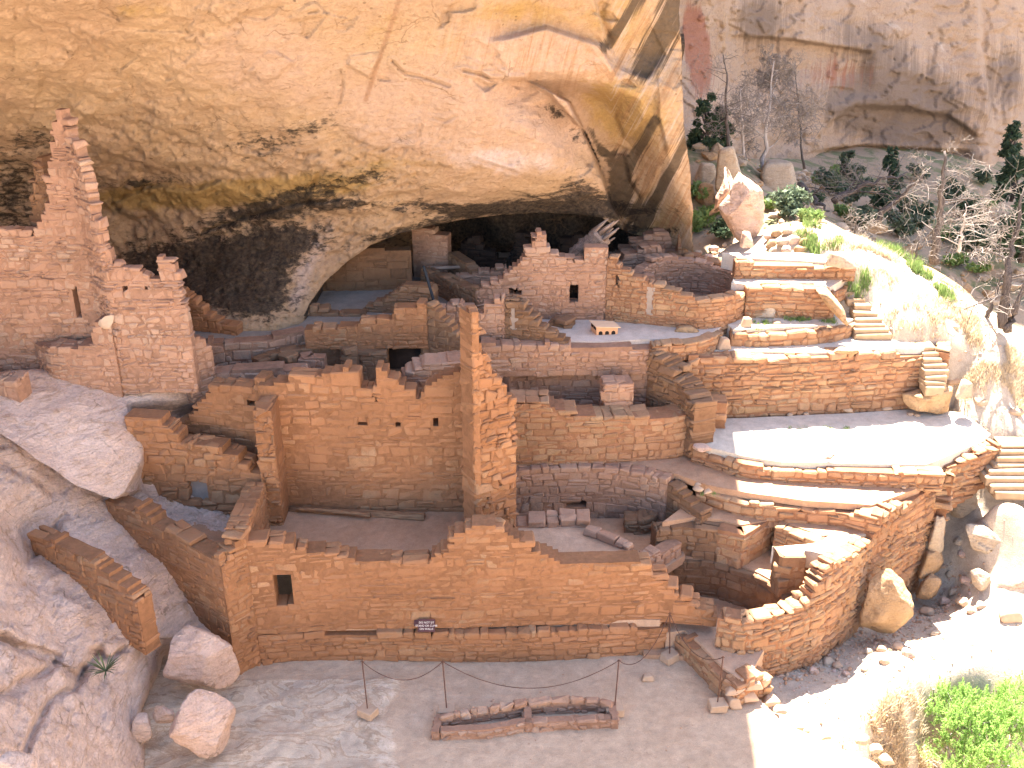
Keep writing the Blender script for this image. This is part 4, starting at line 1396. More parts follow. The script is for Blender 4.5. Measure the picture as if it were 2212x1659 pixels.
slab("terrace_floor", None, 0.5, M_DIRT, 0.5, seed=9, world_pts=[XY(1440, 1366, 0.5), XY(1425, 1340, 0.5), XY(1560, 1345, 0.5), XY(1600, 1402, .5), XY(1630, 1430, .2), XY(1655, 1461, -.2) + [-.06, .06], XY(1620, 1512, 0) + [0, .15], XY(1586, 1526, 0) + [.08, .18], XY(1545, 1495, 0) + [.12, .1], XY(1500, 1445, 0) + [.13, .08], XY(1462, 1408, 0) + [.13, .05]])
slab("wall_ledge", [(560, 1360), (740, 1357), (1060, 1354), (1436, 1346), (1440, 1320), (1070, 1338), (740, 1342), (556, 1352)], 0.76, M_DIRT, 0.5, seed=10)
slab("room_floor", [(530, 1230), (560, 1090), (1010, 1090), (1060, 1120), (1060, 1230)], 1.92, M_REDDIRT, 0.06, seed=11)
slab("room_floor", [(1040, 1235), (1060, 1120), (1272, 1132), (1350, 1186), (1380, 1225)], 1.86, M_DIRT, 0.12, seed=12, amp=0.025)
slab("room_floor", [(265, 1180), (300, 1080), (580, 1080), (570, 1100), (495, 1210), (440, 1200)], 1.95, M_REDDIRT, 0.12, seed=13, amp=0.02)
slab("kiva_floor", [(1100, 1240), (1105, 1120), (1440, 1120), (1480, 1200), (1400, 1260)], 1.1, M_REDDIRT, 0.2, seed=14)
slab("kiva_floor", [(1380, 1420), (1390, 1270), (1680, 1290), (1700, 1350), (1560, 1430)], 0.1, M_REDDIRT, 0.2, seed=15)
slab("kiva_ledge", [(1108, 797), (1043, 790), (1222, 785), (1403, 780), (1440, 778), (1452, 800), (1437, 802), (1300, 798), (1200, 796)], 3.88, M_DIRT, 0.2, seed=16, amp=0.03)
slab("kiva_floor", [(1095, 930), (1100, 850), (1450, 850), (1480, 930)], 2.85, M_REDDIRT, 0.2, seed=17)
slab("plaza_floor", [(1222, 742), (1300, 743), (1403, 738), (1480, 736), (1536, 727), (1570, 708), (1600, 690), (1480, 690), (1380, 690), (1306, 675), (1183, 670), (1080, 690), (1075, 742)], 4.5, M_PLASTER, 0.4, seed=18, amp=0.004)
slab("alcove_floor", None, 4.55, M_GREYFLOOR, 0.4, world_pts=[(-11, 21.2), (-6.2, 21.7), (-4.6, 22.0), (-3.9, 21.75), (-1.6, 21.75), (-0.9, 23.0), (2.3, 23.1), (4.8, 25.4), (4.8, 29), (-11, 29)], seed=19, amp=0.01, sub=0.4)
slab("terrace_floor", [(1405, 772), (1470, 752), (1560, 738), (1580, 742), (1850, 722), (1900, 722), (2004, 750), (1992, 757), (1908, 758), (1761, 766), (1585, 764), (1475, 760), (1445, 766)], 4.17, M_SAND, 0.5, seed=20)
slab("terrace_floor", [(1578, 715), (1708, 711), (1808, 706), (1840, 698), (1844, 690), (1800, 676), (1622, 672), (1560, 690)], 4.53, M_SAND, 0.4, seed=21)
slab("terrace_floor", [(1606, 616), (1761, 614), (1796, 624), (1838, 602), (1840, 596), (1588, 594), (1580, 610)], 5.3, M_SAND, 0.4, seed=22)
slab("terrace_floor", [(1590, 556), (1640, 563), (1775, 569), (1840, 570), (1846, 552), (1700, 545), (1560, 545)], 5.66, M_SAND, 0.4, seed=23)
slab("kiva_floor", None, 4.45, M_REDDIRT, 0.3, world_pts=[(4.3 + 1.2 * math.cos(a), 23.7 + 1.25 * math.sin(a)) for a in np.linspace(0, 2 * math.pi, 20)[:-1]], seed=24)
slab("kiva_floor", [(430, 900), (460, 790), (700, 780), (1000, 790), (1000, 870), (700, 900)], 3.5, M_REDDIRT, 0.2, seed=25)

# ------------------------------------------------------------------ walls, front to back
PP = lambda pts, z: [XY(x, y, z) for x, y in pts]
YP = lambda pts: [PY(x, y, Y)[:2] for x, y, Y in pts]

wall("retaining_wall", "long low bench wall with a row of capstones facing the dirt courtyard", PP([(562, 1434), (740, 1426), (1064, 1431), (1250, 1424), (1440, 1409)], 0), [(556, 1370), (740, 1370), (1060, 1368), (1217, 1363), (1440, 1354)], 0.0, 0.19, M_ORANGE,
     0.135, 0.30, seed=2, prot=0.02, curved=True)
w1, pa1 = wall("masonry_wall", "long front wall with one black window, rising to a stepped peak above the courtyard", PP([(553, 1362), (737, 1351), (1070, 1346), (1424, 1334), (1548, 1345)], 0.8),
     [(553, 1158), (634, 1160), (640, 1170), (680, 1174), (737, 1186), (777, 1194), (922, 1200), (934, 1186), (955, 1184), (975, 1160), (985, 1134), (1000, 1130), (1020, 1118), (1075, 1120), (1090, 1132), (1132, 1152), (1150, 1172), (1190, 1186), (1200, 1196), (1385, 1198), (1400, 1207), (1412, 1226), (1440, 1240), (1446, 1270), (1480, 1276), (1500, 1290), (1545, 1312)],
     0.7, 0.40, M_ORANGE, 0.15, 0.34, [(593, 1243, 636, 1313)], seed=7, prot=0.007, recess=0.003, ch=0.028)
wall("retaining_wall", "low wall running diagonally from the bench wall to the stone steps at the shadow edge", PP([(1456, 1408), (1500, 1447), (1545, 1497), (1586, 1528)], 0), [(1456, 1373), (1478, 1372), (1510, 1418), (1545, 1446), (1584, 1476)], 0.0, 0.3, M_TAN, 0.16, 0.30, seed=4, prot=0.02)
wall("retaining_wall", "broken end of sunlit stacked stones below the curved retaining wall", PP([(1588, 1528), (1625, 1512), (1664, 1492)], 0), [(1588, 1485), (1612, 1470), (1630, 1456), (1664, 1466)], -0.2, 0.35, M_TAN, 0.13, 0.24, seed=5, prot=0.035, jit=0.02)

# corner room at the left
w, pa = wall("masonry_wall", "battered corner tower face in pale light at the left of the front wall", [P(512, 1462, 0)[:2], P(566, 1432, 0)[:2], PY(572, 1040, 17.9)[:2]], [(484, 1204), (500, 1186), (512, 1150), (528, 1132), (540, 1112), (550, 1082), (562, 1062), (572, 1036)], -0.1, 0.38, M_ORANGE, 0.125, 0.26, seed=11, prot=0.008, recess=0.006)
wall("masonry_wall", "dark stepped wall descending the slickrock to the corner tower", [PY(225, 1075, 17.6)[:2], PY(330, 1125, 16.9)[:2], XY(509, 1460, 0)], [(225, 1072), (283, 1079), (286, 1098), (322, 1110), (332, 1128), (388, 1150), (415, 1172), (445, 1190), (484, 1204)], [2.1, 1.4, -0.1], 0.38, M_ORANGE, 0.14, 0.30, seed=12, prot=0.012, recess=0.005)
wall("masonry_wall", "lowest broken wall slanting down the bare slickrock, ragged lower end", [PY(60, 1150, 16.3)[:2], PY(180, 1210, 15.5)[:2], PY(302, 1340, 14.85)[:2]], [(58, 1152), (112, 1160), (135, 1176), (180, 1192), (240, 1240), (282, 1275), (304, 1320)], [2.0, 1.5, 1.2], 0.34, M_ORANGE, 0.15, 0.26, seed=13, prot=0.02)
w, pa = wall("masonry_wall", "rubble wall with a grey blocked niche beside the slickrock shelf", [PY(268, 900, 18.5)[:2], PY(420, 960, 18.3)[:2], PY(575, 1040, 18.0)[:2]], [(270, 889), (340, 893), (352, 906), (378, 926), (384, 945), (440, 950), (476, 952), (478, 966), (514, 974), (518, 994), (536, 1000), (540, 1010), (566, 1012), (572, 1036)], 1.9, 0.42, M_ORANGE, 0.17, 0.30, [(410, 1040, 453, 1087)], seed=14, prot=0.03, recess=0.01, jit=0.02)
panel_on(pa, (408, 1038, 455, 1089), 0.14, M_SLATE, "blocking_slab", w)
wall("masonry_wall", "back wall of the corner room with a small beam hole, by the rough wall end", [PY(385, 950, 19.3)[:2], PY(586, 950, 18.85)[:2]], [(388, 905), (402, 893), (404, 880), (424, 878), (426, 858), (440, 850), (458, 822), (545, 826), (547, 808), (586, 808)], 1.9, 0.40, M_ORANGE, 0.16, 0.36, [(530, 864, 550, 879)], seed=15, prot=0.008, recess=0.005)
wall("wall_stub", "rough broken wall end projecting between the corner room and the great room", [PY(553, 950, 18.0)[:2], PY(592, 950, 18.0)[:2]], [(553, 868), (578, 868), (583, 890), (592, 905)], 1.6, 0.75, M_ORANGE, 0.13, 0.2, seed=16, prot=0.045, jit=0.025, curved=False)
w, pa = wall("masonry_wall", "tall back wall of the great room with three beam holes in a row", PP([(588, 1106), (780, 1113), (1010, 1116)], 1.8), [(584, 818), (620, 812), (622, 798), (736, 796), (744, 778), (810, 776), (812, 855), (904, 850), (922, 822), (968, 796), (1000, 785)], 1.6, 0.40, M_ORANGE, 0.155, 0.36,
     [(774, 909, 790, 922), (852, 912, 870, 932), (934, 901, 953, 924)], seed=17, prot=0.010, recess=0.004, ch=0.028)
# tall fin
wall("wall_stub", "shaded flank of the tall ragged pier in the middle of the ruin", [PY(998, 900, 18.7)[:2], PY(1022, 900, 17.35)[:2]], [(996, 668), (1027, 660)], 1.8, 0.14, M_ORANGE, 0.15, 0.34, seed=18, prot=0.01)
wall("wall_stub", "tall ragged pier of broken stones rising highest in the middle of the ruin", [PY(1022, 900, 17.35)[:2], PY(1116, 900, 17.85)[:2]], [(1022, 664), (1033, 690), (1036, 735), (1050, 755), (1058, 780), (1072, 800), (1088, 812), (1096, 835), (1108, 848), (1112, 980), (1118, 1110)], 1.9, 0.46, M_ORANGE, 0.13, 0.22, seed=19, prot=0.05, jit=0.022, recess=0.02)

# lower right kiva with its outer wall
kv = empty("kiva", (*XY(1540, 1290, 0.1), 0.1), "open kiva behind the curved sunlit wall, with square pilasters and dark round pit", "kiva")
wall("pit_wall", None, PP([(1396, 1228), (1430, 1214), (1474, 1210), (1541, 1214), (1601, 1230), (1631, 1241), (1680, 1270), (1700, 1300)], 1.0), 1.0, 0.05, 0.3, M_RUIN, 0.16, 0.30, seed=21, curved=True, parent=kv, prot=0.012)
wall("upper_wall", None, PP([(1414, 1206), (1470, 1200), (1552, 1212)], 1.0), [(1414, 1150), (1425, 1134), (1470, 1128), (1552, 1136)], 0.95, 0.35, M_RUIN, 0.15, 0.30, seed=22, parent=kv, prot=0.02)
wall("pilaster", None, [XY(1544, 1212, 1.0), XY(1601, 1226, 1.0), XY(1676, 1178, 1.0)], 1.82, 0.95, 0.32, M_TAN, 0.14, 0.26, seed=23, parent=kv, prot=0.012)
wall("upper_wall", None, [XY(1674, 1136, 1.8), XY(1776, 1174, 1.8)], 1.83, 0.95, 0.3, M_TAN, 0.13, 0.26, seed=24, parent=kv)
wall("pilaster", None, [XY(1672, 1180, 1.8), XY(1686, 1205, 1.8), XY(1742, 1205, 1.8)], 1.82, 0.9, 0.22, M_RUIN, 0.16, 0.34, seed=25, parent=kv, prot=0.004, recess=0.002)
wall("inner_wall", None, PP([(1392, 1208), (1420, 1195), (1474, 1166)], 1.5), [(1392, 1206), (1414, 1185), (1440, 1180), (1476, 1160)], 0.9, 0.3, M_PINK, 0.14, 0.24, seed=26, parent=kv)
r0 = [XY(1550, 1336, 1.2), XY(1600, 1420, .4), XY(1655, 1461, -.2), XY(1705, 1450, -.25), XY(1758, 1431, -.3), XY(1800, 1404, -.38), XY(1838, 1374, -.45), XY(1887, 1166, 1.75)]
wall("retaining_wall", "curved wall of big tan stones around the lower kiva, sunlit along its rim", r0,
     [(1548, 1336), (1570, 1331), (1641, 1337), (1700, 1322), (1722, 1312), (1745, 1300), (1762, 1276), (1775, 1250), (1790, 1225), (1801, 1214), (1828, 1202), (1887, 1164)], [0.7, 0.2, -.3, -.35, -.4, -.5, -.55, -.6], 0.34, M_TAN, 0.125, 0.24, seed=27, recess=0.022, ch=0.032, curved=True, prot=0.028, jit=0.018)
r1 = [XY(1887, 1166, 1.75), XY(1981, 1277, -.6)]
wall("retaining_wall", "tall straight terrace wall in shade behind the big brown boulder", r1, [(1887, 1163), (1896, 1108), (1921, 1098), (1975, 1078)], -0.7, 0.4, M_TAN, 0.125, 0.24, seed=28, recess=0.022, ch=0.032, prot=0.028, jit=0.018)
e1 = XY(1981, 1277, -.6)
wall("retaining_wall", "upper terrace wall climbing toward the right hand steps above the leaning rocks", [e1, PY(2021, 1022, 19.25)[:2], XY(2165, 962, 2.7)], [(1975, 1078), (2005, 1064), (2012, 1058), (2022, 1022), (2165, 960)], [0.6, 1.1, 1.9], 0.4, M_TAN, 0.125, 0.26, seed=29, recess=0.022, ch=0.032, prot=0.025, jit=0.018)
wall("retaining_wall", "lower of two low curved terrace walls between sandy strips on the right", PP([(1500, 1087), (1608, 1117), (1741, 1131), (1808, 1138), (1897, 1160)], 1.8), [(1500, 1062), (1608, 1083), (1741, 1101), (1828, 1106), (1897, 1110)], 1.75, 0.36, M_TAN, 0.15, 0.30, seed=30, recess=0.022, ch=0.032, curved=True, prot=0.02, flip=False)
wall("retaining_wall", "upper low curved terrace wall bordering the wide sunlit terrace", PP([(1491, 997), (1550, 1015), (1608, 1033), (1688, 1041), (1850, 1050), (2036, 1057)], 2.3), [(1491, 977), (1591, 997), (1640, 1006), (1688, 1014), (1850, 1018), (2032, 1021)], 2.25, 0.36, M_TAN, 0.15, 0.32, seed=31, recess=0.022, ch=0.032, curved=True, prot=0.02)
wall("retaining_wall", "tall long retaining wall of coursed tan stone behind the wide sunlit terrace", PP([(1478, 902), (1508, 901), (1675, 897), (1948, 883), (2000, 878)], 2.7), [(1475, 766), (1585, 771), (1761, 773), (1908, 765), (2000, 763)], 2.6, 0.4, M_TAN, 0.135, 0.30, seed=32, recess=0.022, ch=0.032, prot=0.02, jit=0.016)
wall("retaining_wall", "short return of the tall retaining wall beside the middle flight of steps", [XY(2000, 878, 2.7), PY(2010, 800, 22.6)[:2]], 4.15, 2.6, 0.3, M_TAN, 0.135, 0.28, seed=33)
wall("retaining_wall", "low curved wall of squared blocks beside the plaza step", PP([(1576, 746), (1640, 748), (1708, 746), (1800, 739), (1850, 722)], 4.18), [(1576, 721), (1708, 718), (1808, 713), (1848, 702)], 4.12, 0.34, M_TAN, 0.14, 0.26, seed=34, recess=0.022, ch=0.032, curved=True, prot=0.02)
wall("retaining_wall", "terrace wall between a standing boulder and a leaning rock slab", PP([(1608, 688), (1675, 687), (1800, 691)], 4.53), [(1608, 622), (1761, 621), (1800, 636)], 4.45, 0.36, M_TAN, 0.125, 0.28, seed=35, recess=0.022, ch=0.032, prot=0.02)
wall("retaining_wall", "topmost terrace wall with two long step slabs at the foot of the slope", PP([(1586, 602), (1670, 603), (1770, 604), (1846, 604)], 5.3), [(1586, 562), (1640, 570), (1668, 573), (1760, 574), (1772, 577), (1846, 578)], 5.25, 0.36, M_TAN, 0.12, 0.28, seed=36, recess=0.022, ch=0.032, prot=0.02)
wall("retaining_wall", "small curved edging wall above the upper steps", PP([(1800, 650), (1825, 640), (1846, 622)], 4.9), [(1800, 632), (1825, 622), (1846, 602)], 4.8, 0.25, M_TAN, 0.13, 0.26, seed=37)

# middle kiva with the square hole
k1 = empty("kiva", (*XY(1300, 1120, 1.1), 1.1), "sunken kiva with a square black vent hole right of the tall pier", "kiva")
wall("pit_wall", None, PP([(1098, 1030), (1112, 1018), (1180, 1013), (1280, 1012), (1380, 1021), (1443, 1036)], 2.3), 2.32, 1.0, 0.34, M_PINK, 0.15, 0.28, [(1219, 1078, 1264, 1099)], seed=41, curved=True, parent=k1, prot=0.022)
wall("pit_wall", None, [XY(1443, 1036, 2.3), XY(1516, 1112, 1.95)], [(1441, 1032), (1470, 1058), (1516, 1106)], 1.0, 0.3, M_RUIN, 0.15, 0.28, seed=42, parent=k1, prot=0.02)
wall("front_ledge", None, PP([(1118, 1142), (1276, 1139)], 1.84), [(1118, 1117), (1276, 1114)], 1.6, 0.4, M_PINK, 0.15, 0.36, seed=43, parent=k1, prot=0.03)
wall("front_ledge", None, PP([(1260, 1144), (1358, 1188)], 1.95), 2.0, 1.1, 0.2, M_PINK, 0.10, 0.26, seed=44, parent=k1, prot=0.02)
wall("masonry_block", None, PP([(1348, 1152), (1398, 1154), (1420, 1140)], 1.1), 1.5, 1.05, 0.4, M_RUIN, 0.13, 0.3, seed=45, parent=k1, prot=0.03)

# upper kiva behind it
k2 = empty("kiva", (*XY(1300, 900, 2.9), 2.9), "kiva with a broad flagstone rim and one thick pilaster below the plaza", "kiva")
wall("outer_wall", None, PP([(1098, 1004), (1250, 1003), (1400, 995), (1470, 987), (1502, 972), (1508, 935)], 2.3), [(1098, 852), (1180, 853), (1196, 862), (1220, 872), (1240, 882), (1500, 882)], 2.2, 0.58, M_TAN, 0.125, 0.27, seed=51, curved=True, parent=k2, prot=0.014, recess=0.01)
wall("pit_wall", None, PP([(1100, 806), (1114, 800), (1200, 795), (1300, 797), (1400, 799), (1440, 806)], 3.88), 3.92, 2.8, 0.3, M_PINK, 0.14, 0.27, seed=52, curved=True, parent=k2)
wall("pilaster", None, [PY(1298, 830, 20.9)[:2], PY(1306, 830, 20.45)[:2], PY(1370, 830, 20.55)[:2]], 3.95, 2.8, 0.5, M_PINK, 0.14, 0.24, seed=53, parent=k2)
wall("side_wall", None, [PY(1500, 880, 19.95)[:2], PY(1470, 830, 20.6)[:2], PY(1402, 745, 21.3)[:2]], [(1502, 880), (1478, 836), (1458, 806), (1440, 775), (1402, 742)], 2.4, 0.55, M_RUIN, 0.13, 0.28, seed=54, parent=k2, prot=0.04, jit=0.02)
wall("masonry_wall", "plain wall holding up the front edge of the pale plaza", PP([(1040, 794), (1225, 792), (1406, 788)], 4.03), [(1040, 738), (1115, 742), (1186, 738), (1219, 744), (1224, 750), (1406, 748)], 3.8, 0.36, M_PINK, 0.125, 0.27, seed=55, prot=0.014)
wall("retaining_wall", "low curved stone edging at the right end of the pale plaza", PP([(1408, 776), (1480, 772), (1530, 762), (1562, 742)], 4.18), 4.53, 4.1, 0.3, M_TAN, 0.12, 0.22, seed=56, recess=0.022, ch=0.032, curved=True)

# plaza buildings
w, pa = wall("masonry_wall", "pink gabled house wall with a doorway and a small window behind the plaza", PP([(1028, 693), (1183, 690), (1308, 691)], 4.5),
     [(1028, 626), (1043, 615), (1064, 604), (1080, 597), (1092, 586), (1107, 576), (1127, 552), (1140, 534), (1154, 525), (1156, 496), (1170, 493), (1180, 508), (1184, 538), (1205, 544), (1226, 552), (1243, 559), (1263, 558), (1265, 527), (1306, 524)], 4.4, 0.34, M_PINK, 0.092, 0.21,
     [(1100, 624, 1124, 641), (1231, 612, 1250, 653)], seed=61, prot=0.01, recess=0.008)
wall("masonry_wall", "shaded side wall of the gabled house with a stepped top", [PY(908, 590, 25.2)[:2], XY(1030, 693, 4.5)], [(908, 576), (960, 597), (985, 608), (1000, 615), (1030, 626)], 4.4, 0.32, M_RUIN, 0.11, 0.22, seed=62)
wall("masonry_wall", "low inner wall with a tiny square niche behind the gabled house", [PY(955, 600, 24.3)[:2], PY(1095, 590, 24.3)[:2]], [(955, 604), (975, 596), (1005, 588), (1050, 577), (1095, 573)], 4.5, 0.3, M_PINK, 0.11, 0.24, [(1060, 579, 1070, 588)], seed=63)
w, pa = wall("masonry_wall", "small corner room front beside the plaza, next to its stepped wall", PP([(1035, 742), (1091, 742)], 4.4), [(1035, 668), (1046, 662), (1050, 650), (1064, 646), (1066, 641), (1091, 639)], 4.3, 0.3, M_PINK, 0.105, 0.22, seed=64)
w, pa = wall("masonry_wall", "stepped wall with a slim plastered slit falling toward the plaza", [XY(1091, 742, 4.4), XY(1226, 752, 4.45)], [(1091, 640), (1118, 640), (1130, 655), (1143, 672), (1160, 688), (1179, 700), (1200, 716), (1222, 728)], 4.3, 0.32, M_RUIN, 0.105, 0.22, [(1105, 668, 1115, 711)], seed=65, prot=0.02)
panel_on(pa, (1104, 667, 1116, 712), 0.03, M_LIME, "plastered_slit", w)
wall("masonry_block", "low bench of stacked stones against the gabled house wall", PP([(1184, 704), (1230, 710), (1244, 700)], 4.5), [(1184, 684), (1230, 683), (1244, 681)], 4.45, 0.3, M_RUIN, 0.12, 0.26, seed=66)

# round tower kiva
k3 = empty("kiva", (4.3, 23.7, 4.5), "round walled tower kiva standing at the right of the pale plaza", "kiva")
C3 = np.array([4.30, 23.72])
arc = lambda a0, a1, r, n=20: [C3 + r * np.array([math.cos(math.radians(a)), math.sin(math.radians(a))]) for a in np.linspace(a0, a1, n)]
fr3 = [XY(1306, 692, 4.5), XY(1350, 697, 4.5), XY(1385, 700, 4.5)] + arc(-112, 8, 1.40, 16)
w, pa = wall("front_wall", None, fr3, [(1306, 545), (1318, 549), (1330, 556), (1338, 570), (1356, 576), (1364, 588), (1395, 594), (1410, 606), (1430, 615), (1450, 620), (1478, 630), (1500, 637), (1537, 638), (1580, 637), (1605, 630), (1622, 622)], 4.3, 0.26, M_TAN, 0.095, 0.20,
     [(1330, 597, 1335, 618), (1399, 624, 1410, 679)], seed=71, parent=k3, prot=0.014)
panel_on(pa, (1398, 623, 1411, 680), 0.03, M_LIME, "blocked_doorway", w)
wall("back_wall", None, arc(185, -5, 1.14, 26), [(1390, 580), (1405, 566), (1424, 554), (1473, 551), (1510, 560), (1545, 572), (1575, 586), (1598, 598), (1612, 612)], 4.3, 0.26, M_PINK, 0.10, 0.20, seed=72, parent=k3, far=True, prot=0.02)
wall("masonry_wall", "stepped red wall ruin just under the cliff foot behind the round tower", [PY(1312, 560, 26.2)[:2], PY(1468, 540, 26.2)[:2]], [(1312, 556), (1322, 545), (1340, 541), (1345, 530), (1368, 526), (1370, 514), (1393, 510), (1398, 497), (1468, 495)], 4.4, 0.36, M_PINK, 0.11, 0.26, seed=73, prot=0.012)
wall("wall_stub", "narrow stacked pillar at the right end of the stepped red ruin", [PY(1464, 540, 25.7)[:2], PY(1486, 540, 25.7)[:2]], [(1464, 493), (1486, 493)], 4.6, 0.4, M_TAN, 0.11, 0.2, seed=74, prot=0.03)
wall("masonry_wall", "short broken wall with a rising top between round tower and stepped red ruin", [PY(1326, 560, 25.2)[:2], PY(1436, 550, 25.4)[:2]], [(1326, 570), (1340, 556), (1356, 548), (1372, 538), (1392, 532), (1396, 524), (1432, 530), (1436, 545)], 4.4, 0.3, M_PINK, 0.11, 0.24, seed=75, prot=0.02)
wall("masonry_wall", "ragged stone line running from the round tower up to the pillar", [PY(1420, 575, 25.3)[:2], PY(1500, 555, 25.6)[:2], PY(1560, 560, 25.2)[:2]], [(1420, 556), (1445, 548), (1480, 545), (1520, 552), (1560, 566)], 4.6, 0.4, M_TAN, 0.11, 0.22, seed=76, prot=0.04, jit=0.02)

# inside the alcove
wall("masonry_wall", "dark wall added behind the doorway of the gabled house to stand for the shade inside", [PY(1085, 640, 23.5)[:2], PY(1262, 640, 23.5)[:2]], [(1085, 600), (1262, 585)], 4.4, 0.3, M_RECESS, 0.12, 0.24, seed=80)  # near-black wall added so the doorway reads dark
wall("masonry_wall", "tall pale wall slab touching the roof at the mouth of the dark recess", [PY(892, 560, 25.8)[:2], PY(968, 560, 25.6)[:2]], [(892, 484), (930, 484), (932, 497), (968, 500)], 4.4, 0.34, M_PINK, 0.14, 0.28, seed=81, prot=0.006, recess=0.002)
wall("masonry_wall", "small stair edged wall falling from the tall pale slab", [PY(968, 560, 25.6)[:2], PY(1018, 570, 24.4)[:2]], [(968, 538), (985, 550), (1000, 562), (1018, 578)], 4.4, 0.3, M_RUIN, 0.11, 0.2, seed=82)
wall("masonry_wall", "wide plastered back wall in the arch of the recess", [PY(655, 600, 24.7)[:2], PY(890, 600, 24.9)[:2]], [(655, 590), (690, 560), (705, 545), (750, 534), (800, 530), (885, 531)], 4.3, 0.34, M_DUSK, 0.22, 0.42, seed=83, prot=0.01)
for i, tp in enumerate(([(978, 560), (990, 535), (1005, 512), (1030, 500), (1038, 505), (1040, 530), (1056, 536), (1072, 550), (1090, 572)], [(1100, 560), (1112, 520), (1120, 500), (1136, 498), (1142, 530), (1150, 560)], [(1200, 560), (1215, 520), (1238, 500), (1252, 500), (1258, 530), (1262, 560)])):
    wall("wall_stub", ("shade-dark wall fragment nearest the tall pale slab in the dark recess", "shade-dark wall fragment just left of the gable peak in the dark recess", "shade-dark wall fragment beside the splintered log in the dark recess")[i],
         [PY(tp[0][0], 540, 26.4)[:2], PY(tp[-1][0], 540, 26.2)[:2]], tp, 4.4, 0.3, M_RECESS, 0.12, 0.24, seed=84 + i, prot=0.03)
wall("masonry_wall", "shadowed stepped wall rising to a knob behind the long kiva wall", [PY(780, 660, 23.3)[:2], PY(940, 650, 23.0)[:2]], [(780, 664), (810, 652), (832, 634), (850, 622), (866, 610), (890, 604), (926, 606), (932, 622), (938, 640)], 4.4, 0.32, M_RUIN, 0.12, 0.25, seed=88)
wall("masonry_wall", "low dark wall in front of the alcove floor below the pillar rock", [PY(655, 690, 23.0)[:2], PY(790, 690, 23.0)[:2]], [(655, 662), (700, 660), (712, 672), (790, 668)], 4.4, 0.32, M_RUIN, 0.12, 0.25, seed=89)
w, pa = wall("masonry_wall", "long kiva back wall stepping up to a high right corner, with small peg holes", PP([(660, 744), (760, 744), (925, 744)], 4.5), [(660, 705), (737, 698), (745, 694), (812, 688), (818, 684), (845, 680), (856, 656), (880, 652), (925, 649)], 4.4, 0.34, M_ORANGE, 0.13, 0.26, seed=90, prot=0.008, recess=0.006)
wall("masonry_wall", "short stair wall coming forward from the high corner of the kiva back wall", [XY(925, 744, 4.5), XY(1012, 772, 4.4)], [(925, 649), (940, 662), (952, 680), (966, 694), (985, 716), (1004, 735)], 4.2, 0.3, M_RUIN, 0.12, 0.24, seed=91)
wall("masonry_wall", "rubble wall stub with a dark stain right behind the tall pier top", [PY(930, 690, 22.3)[:2], PY(1030, 690, 22.3)[:2]], [(930, 655), (955, 662), (975, 660), (977, 651), (1000, 650), (1030, 672)], 4.3, 0.3, M_PINK, 0.15, 0.26, seed=92, prot=0.03)
k4 = empty("kiva", (*XY(800, 800, 3.5), 3.5), "half hidden kiva with square pilasters and a black recess behind the great room", "kiva")
w, pa = wall("pit_wall", None, PP([(560, 775), (610, 758), (700, 748), (800, 745), (900, 748), (1000, 756)], 4.42), 4.45, 3.4, 0.3, M_RUIN, 0.15, 0.28, [(838, 752, 906, 800)], seed=93, curved=True, parent=k4)
panel_on(pa, (838, 748, 908, 812), 0.16, M_VOID, "black_recess", k4)  # near-black panel set into the recess
for i, (a, b, Y) in enumerate([(653, 700, 20.9), (742, 776, 21.28), (780, 836, 21.25), (612, 640, 20.9)]):
    wall("pilaster", None, [PY(a - 8, 770, Y + .3)[:2], PY(a, 770, Y)[:2], PY(b, 770, Y)[:2]], 4.43, 3.4, 0.3, M_RUIN if i else M_PINK, 0.15, 0.26, seed=94 + i, parent=k4, prot=0.008)
wall("front_rim", None, [PY(795, 840, 19.3)[:2], PY(1004, 800, 19.6)[:2]], [(795, 846), (830, 842), (856, 846), (866, 815), (880, 796), (905, 780), (932, 772), (960, 768), (1000, 762)], 3.4, 0.55, M_PINK, 0.13, 0.26, seed=98, parent=k4, prot=0.04, jit=0.02)
wall("masonry_wall", "pale curved kiva wall below the grey alcove floor, right of the tower ruin", PP([(455, 792), (500, 789), (560, 786), (620, 778), (668, 768)], 4.0), [(455, 728), (480, 734), (560, 728), (600, 716), (640, 707), (668, 703)], 3.8, 0.34, M_PINK, 0.14, 0.26, seed=99, curved=True, prot=0.016)
wall("masonry_wall", "low tumbled line of stones between the slickrock shelf and the great room", [PY(372, 820, 20.1)[:2], PY(520, 800, 20.1)[:2], PY(668, 800, 20.3)[:2]], [(372, 806), (400, 798), (450, 796), (520, 788), (600, 784), (668, 790)], 3.7, 0.4, M_PINK, 0.12, 0.24, seed=100, prot=0.04, jit=0.02)
wall("masonry_wall", "dark stair edged wall on the grey alcove floor behind the tower ruin", [PY(380, 660, 22.2)[:2], PY(509, 700, 21.8)[:2]], [(380, 618), (400, 632), (415, 641), (430, 660), (450, 680), (490, 695), (509, 712)], 4.5, 0.3, M_ORANGE, 0.11, 0.22, seed=101)

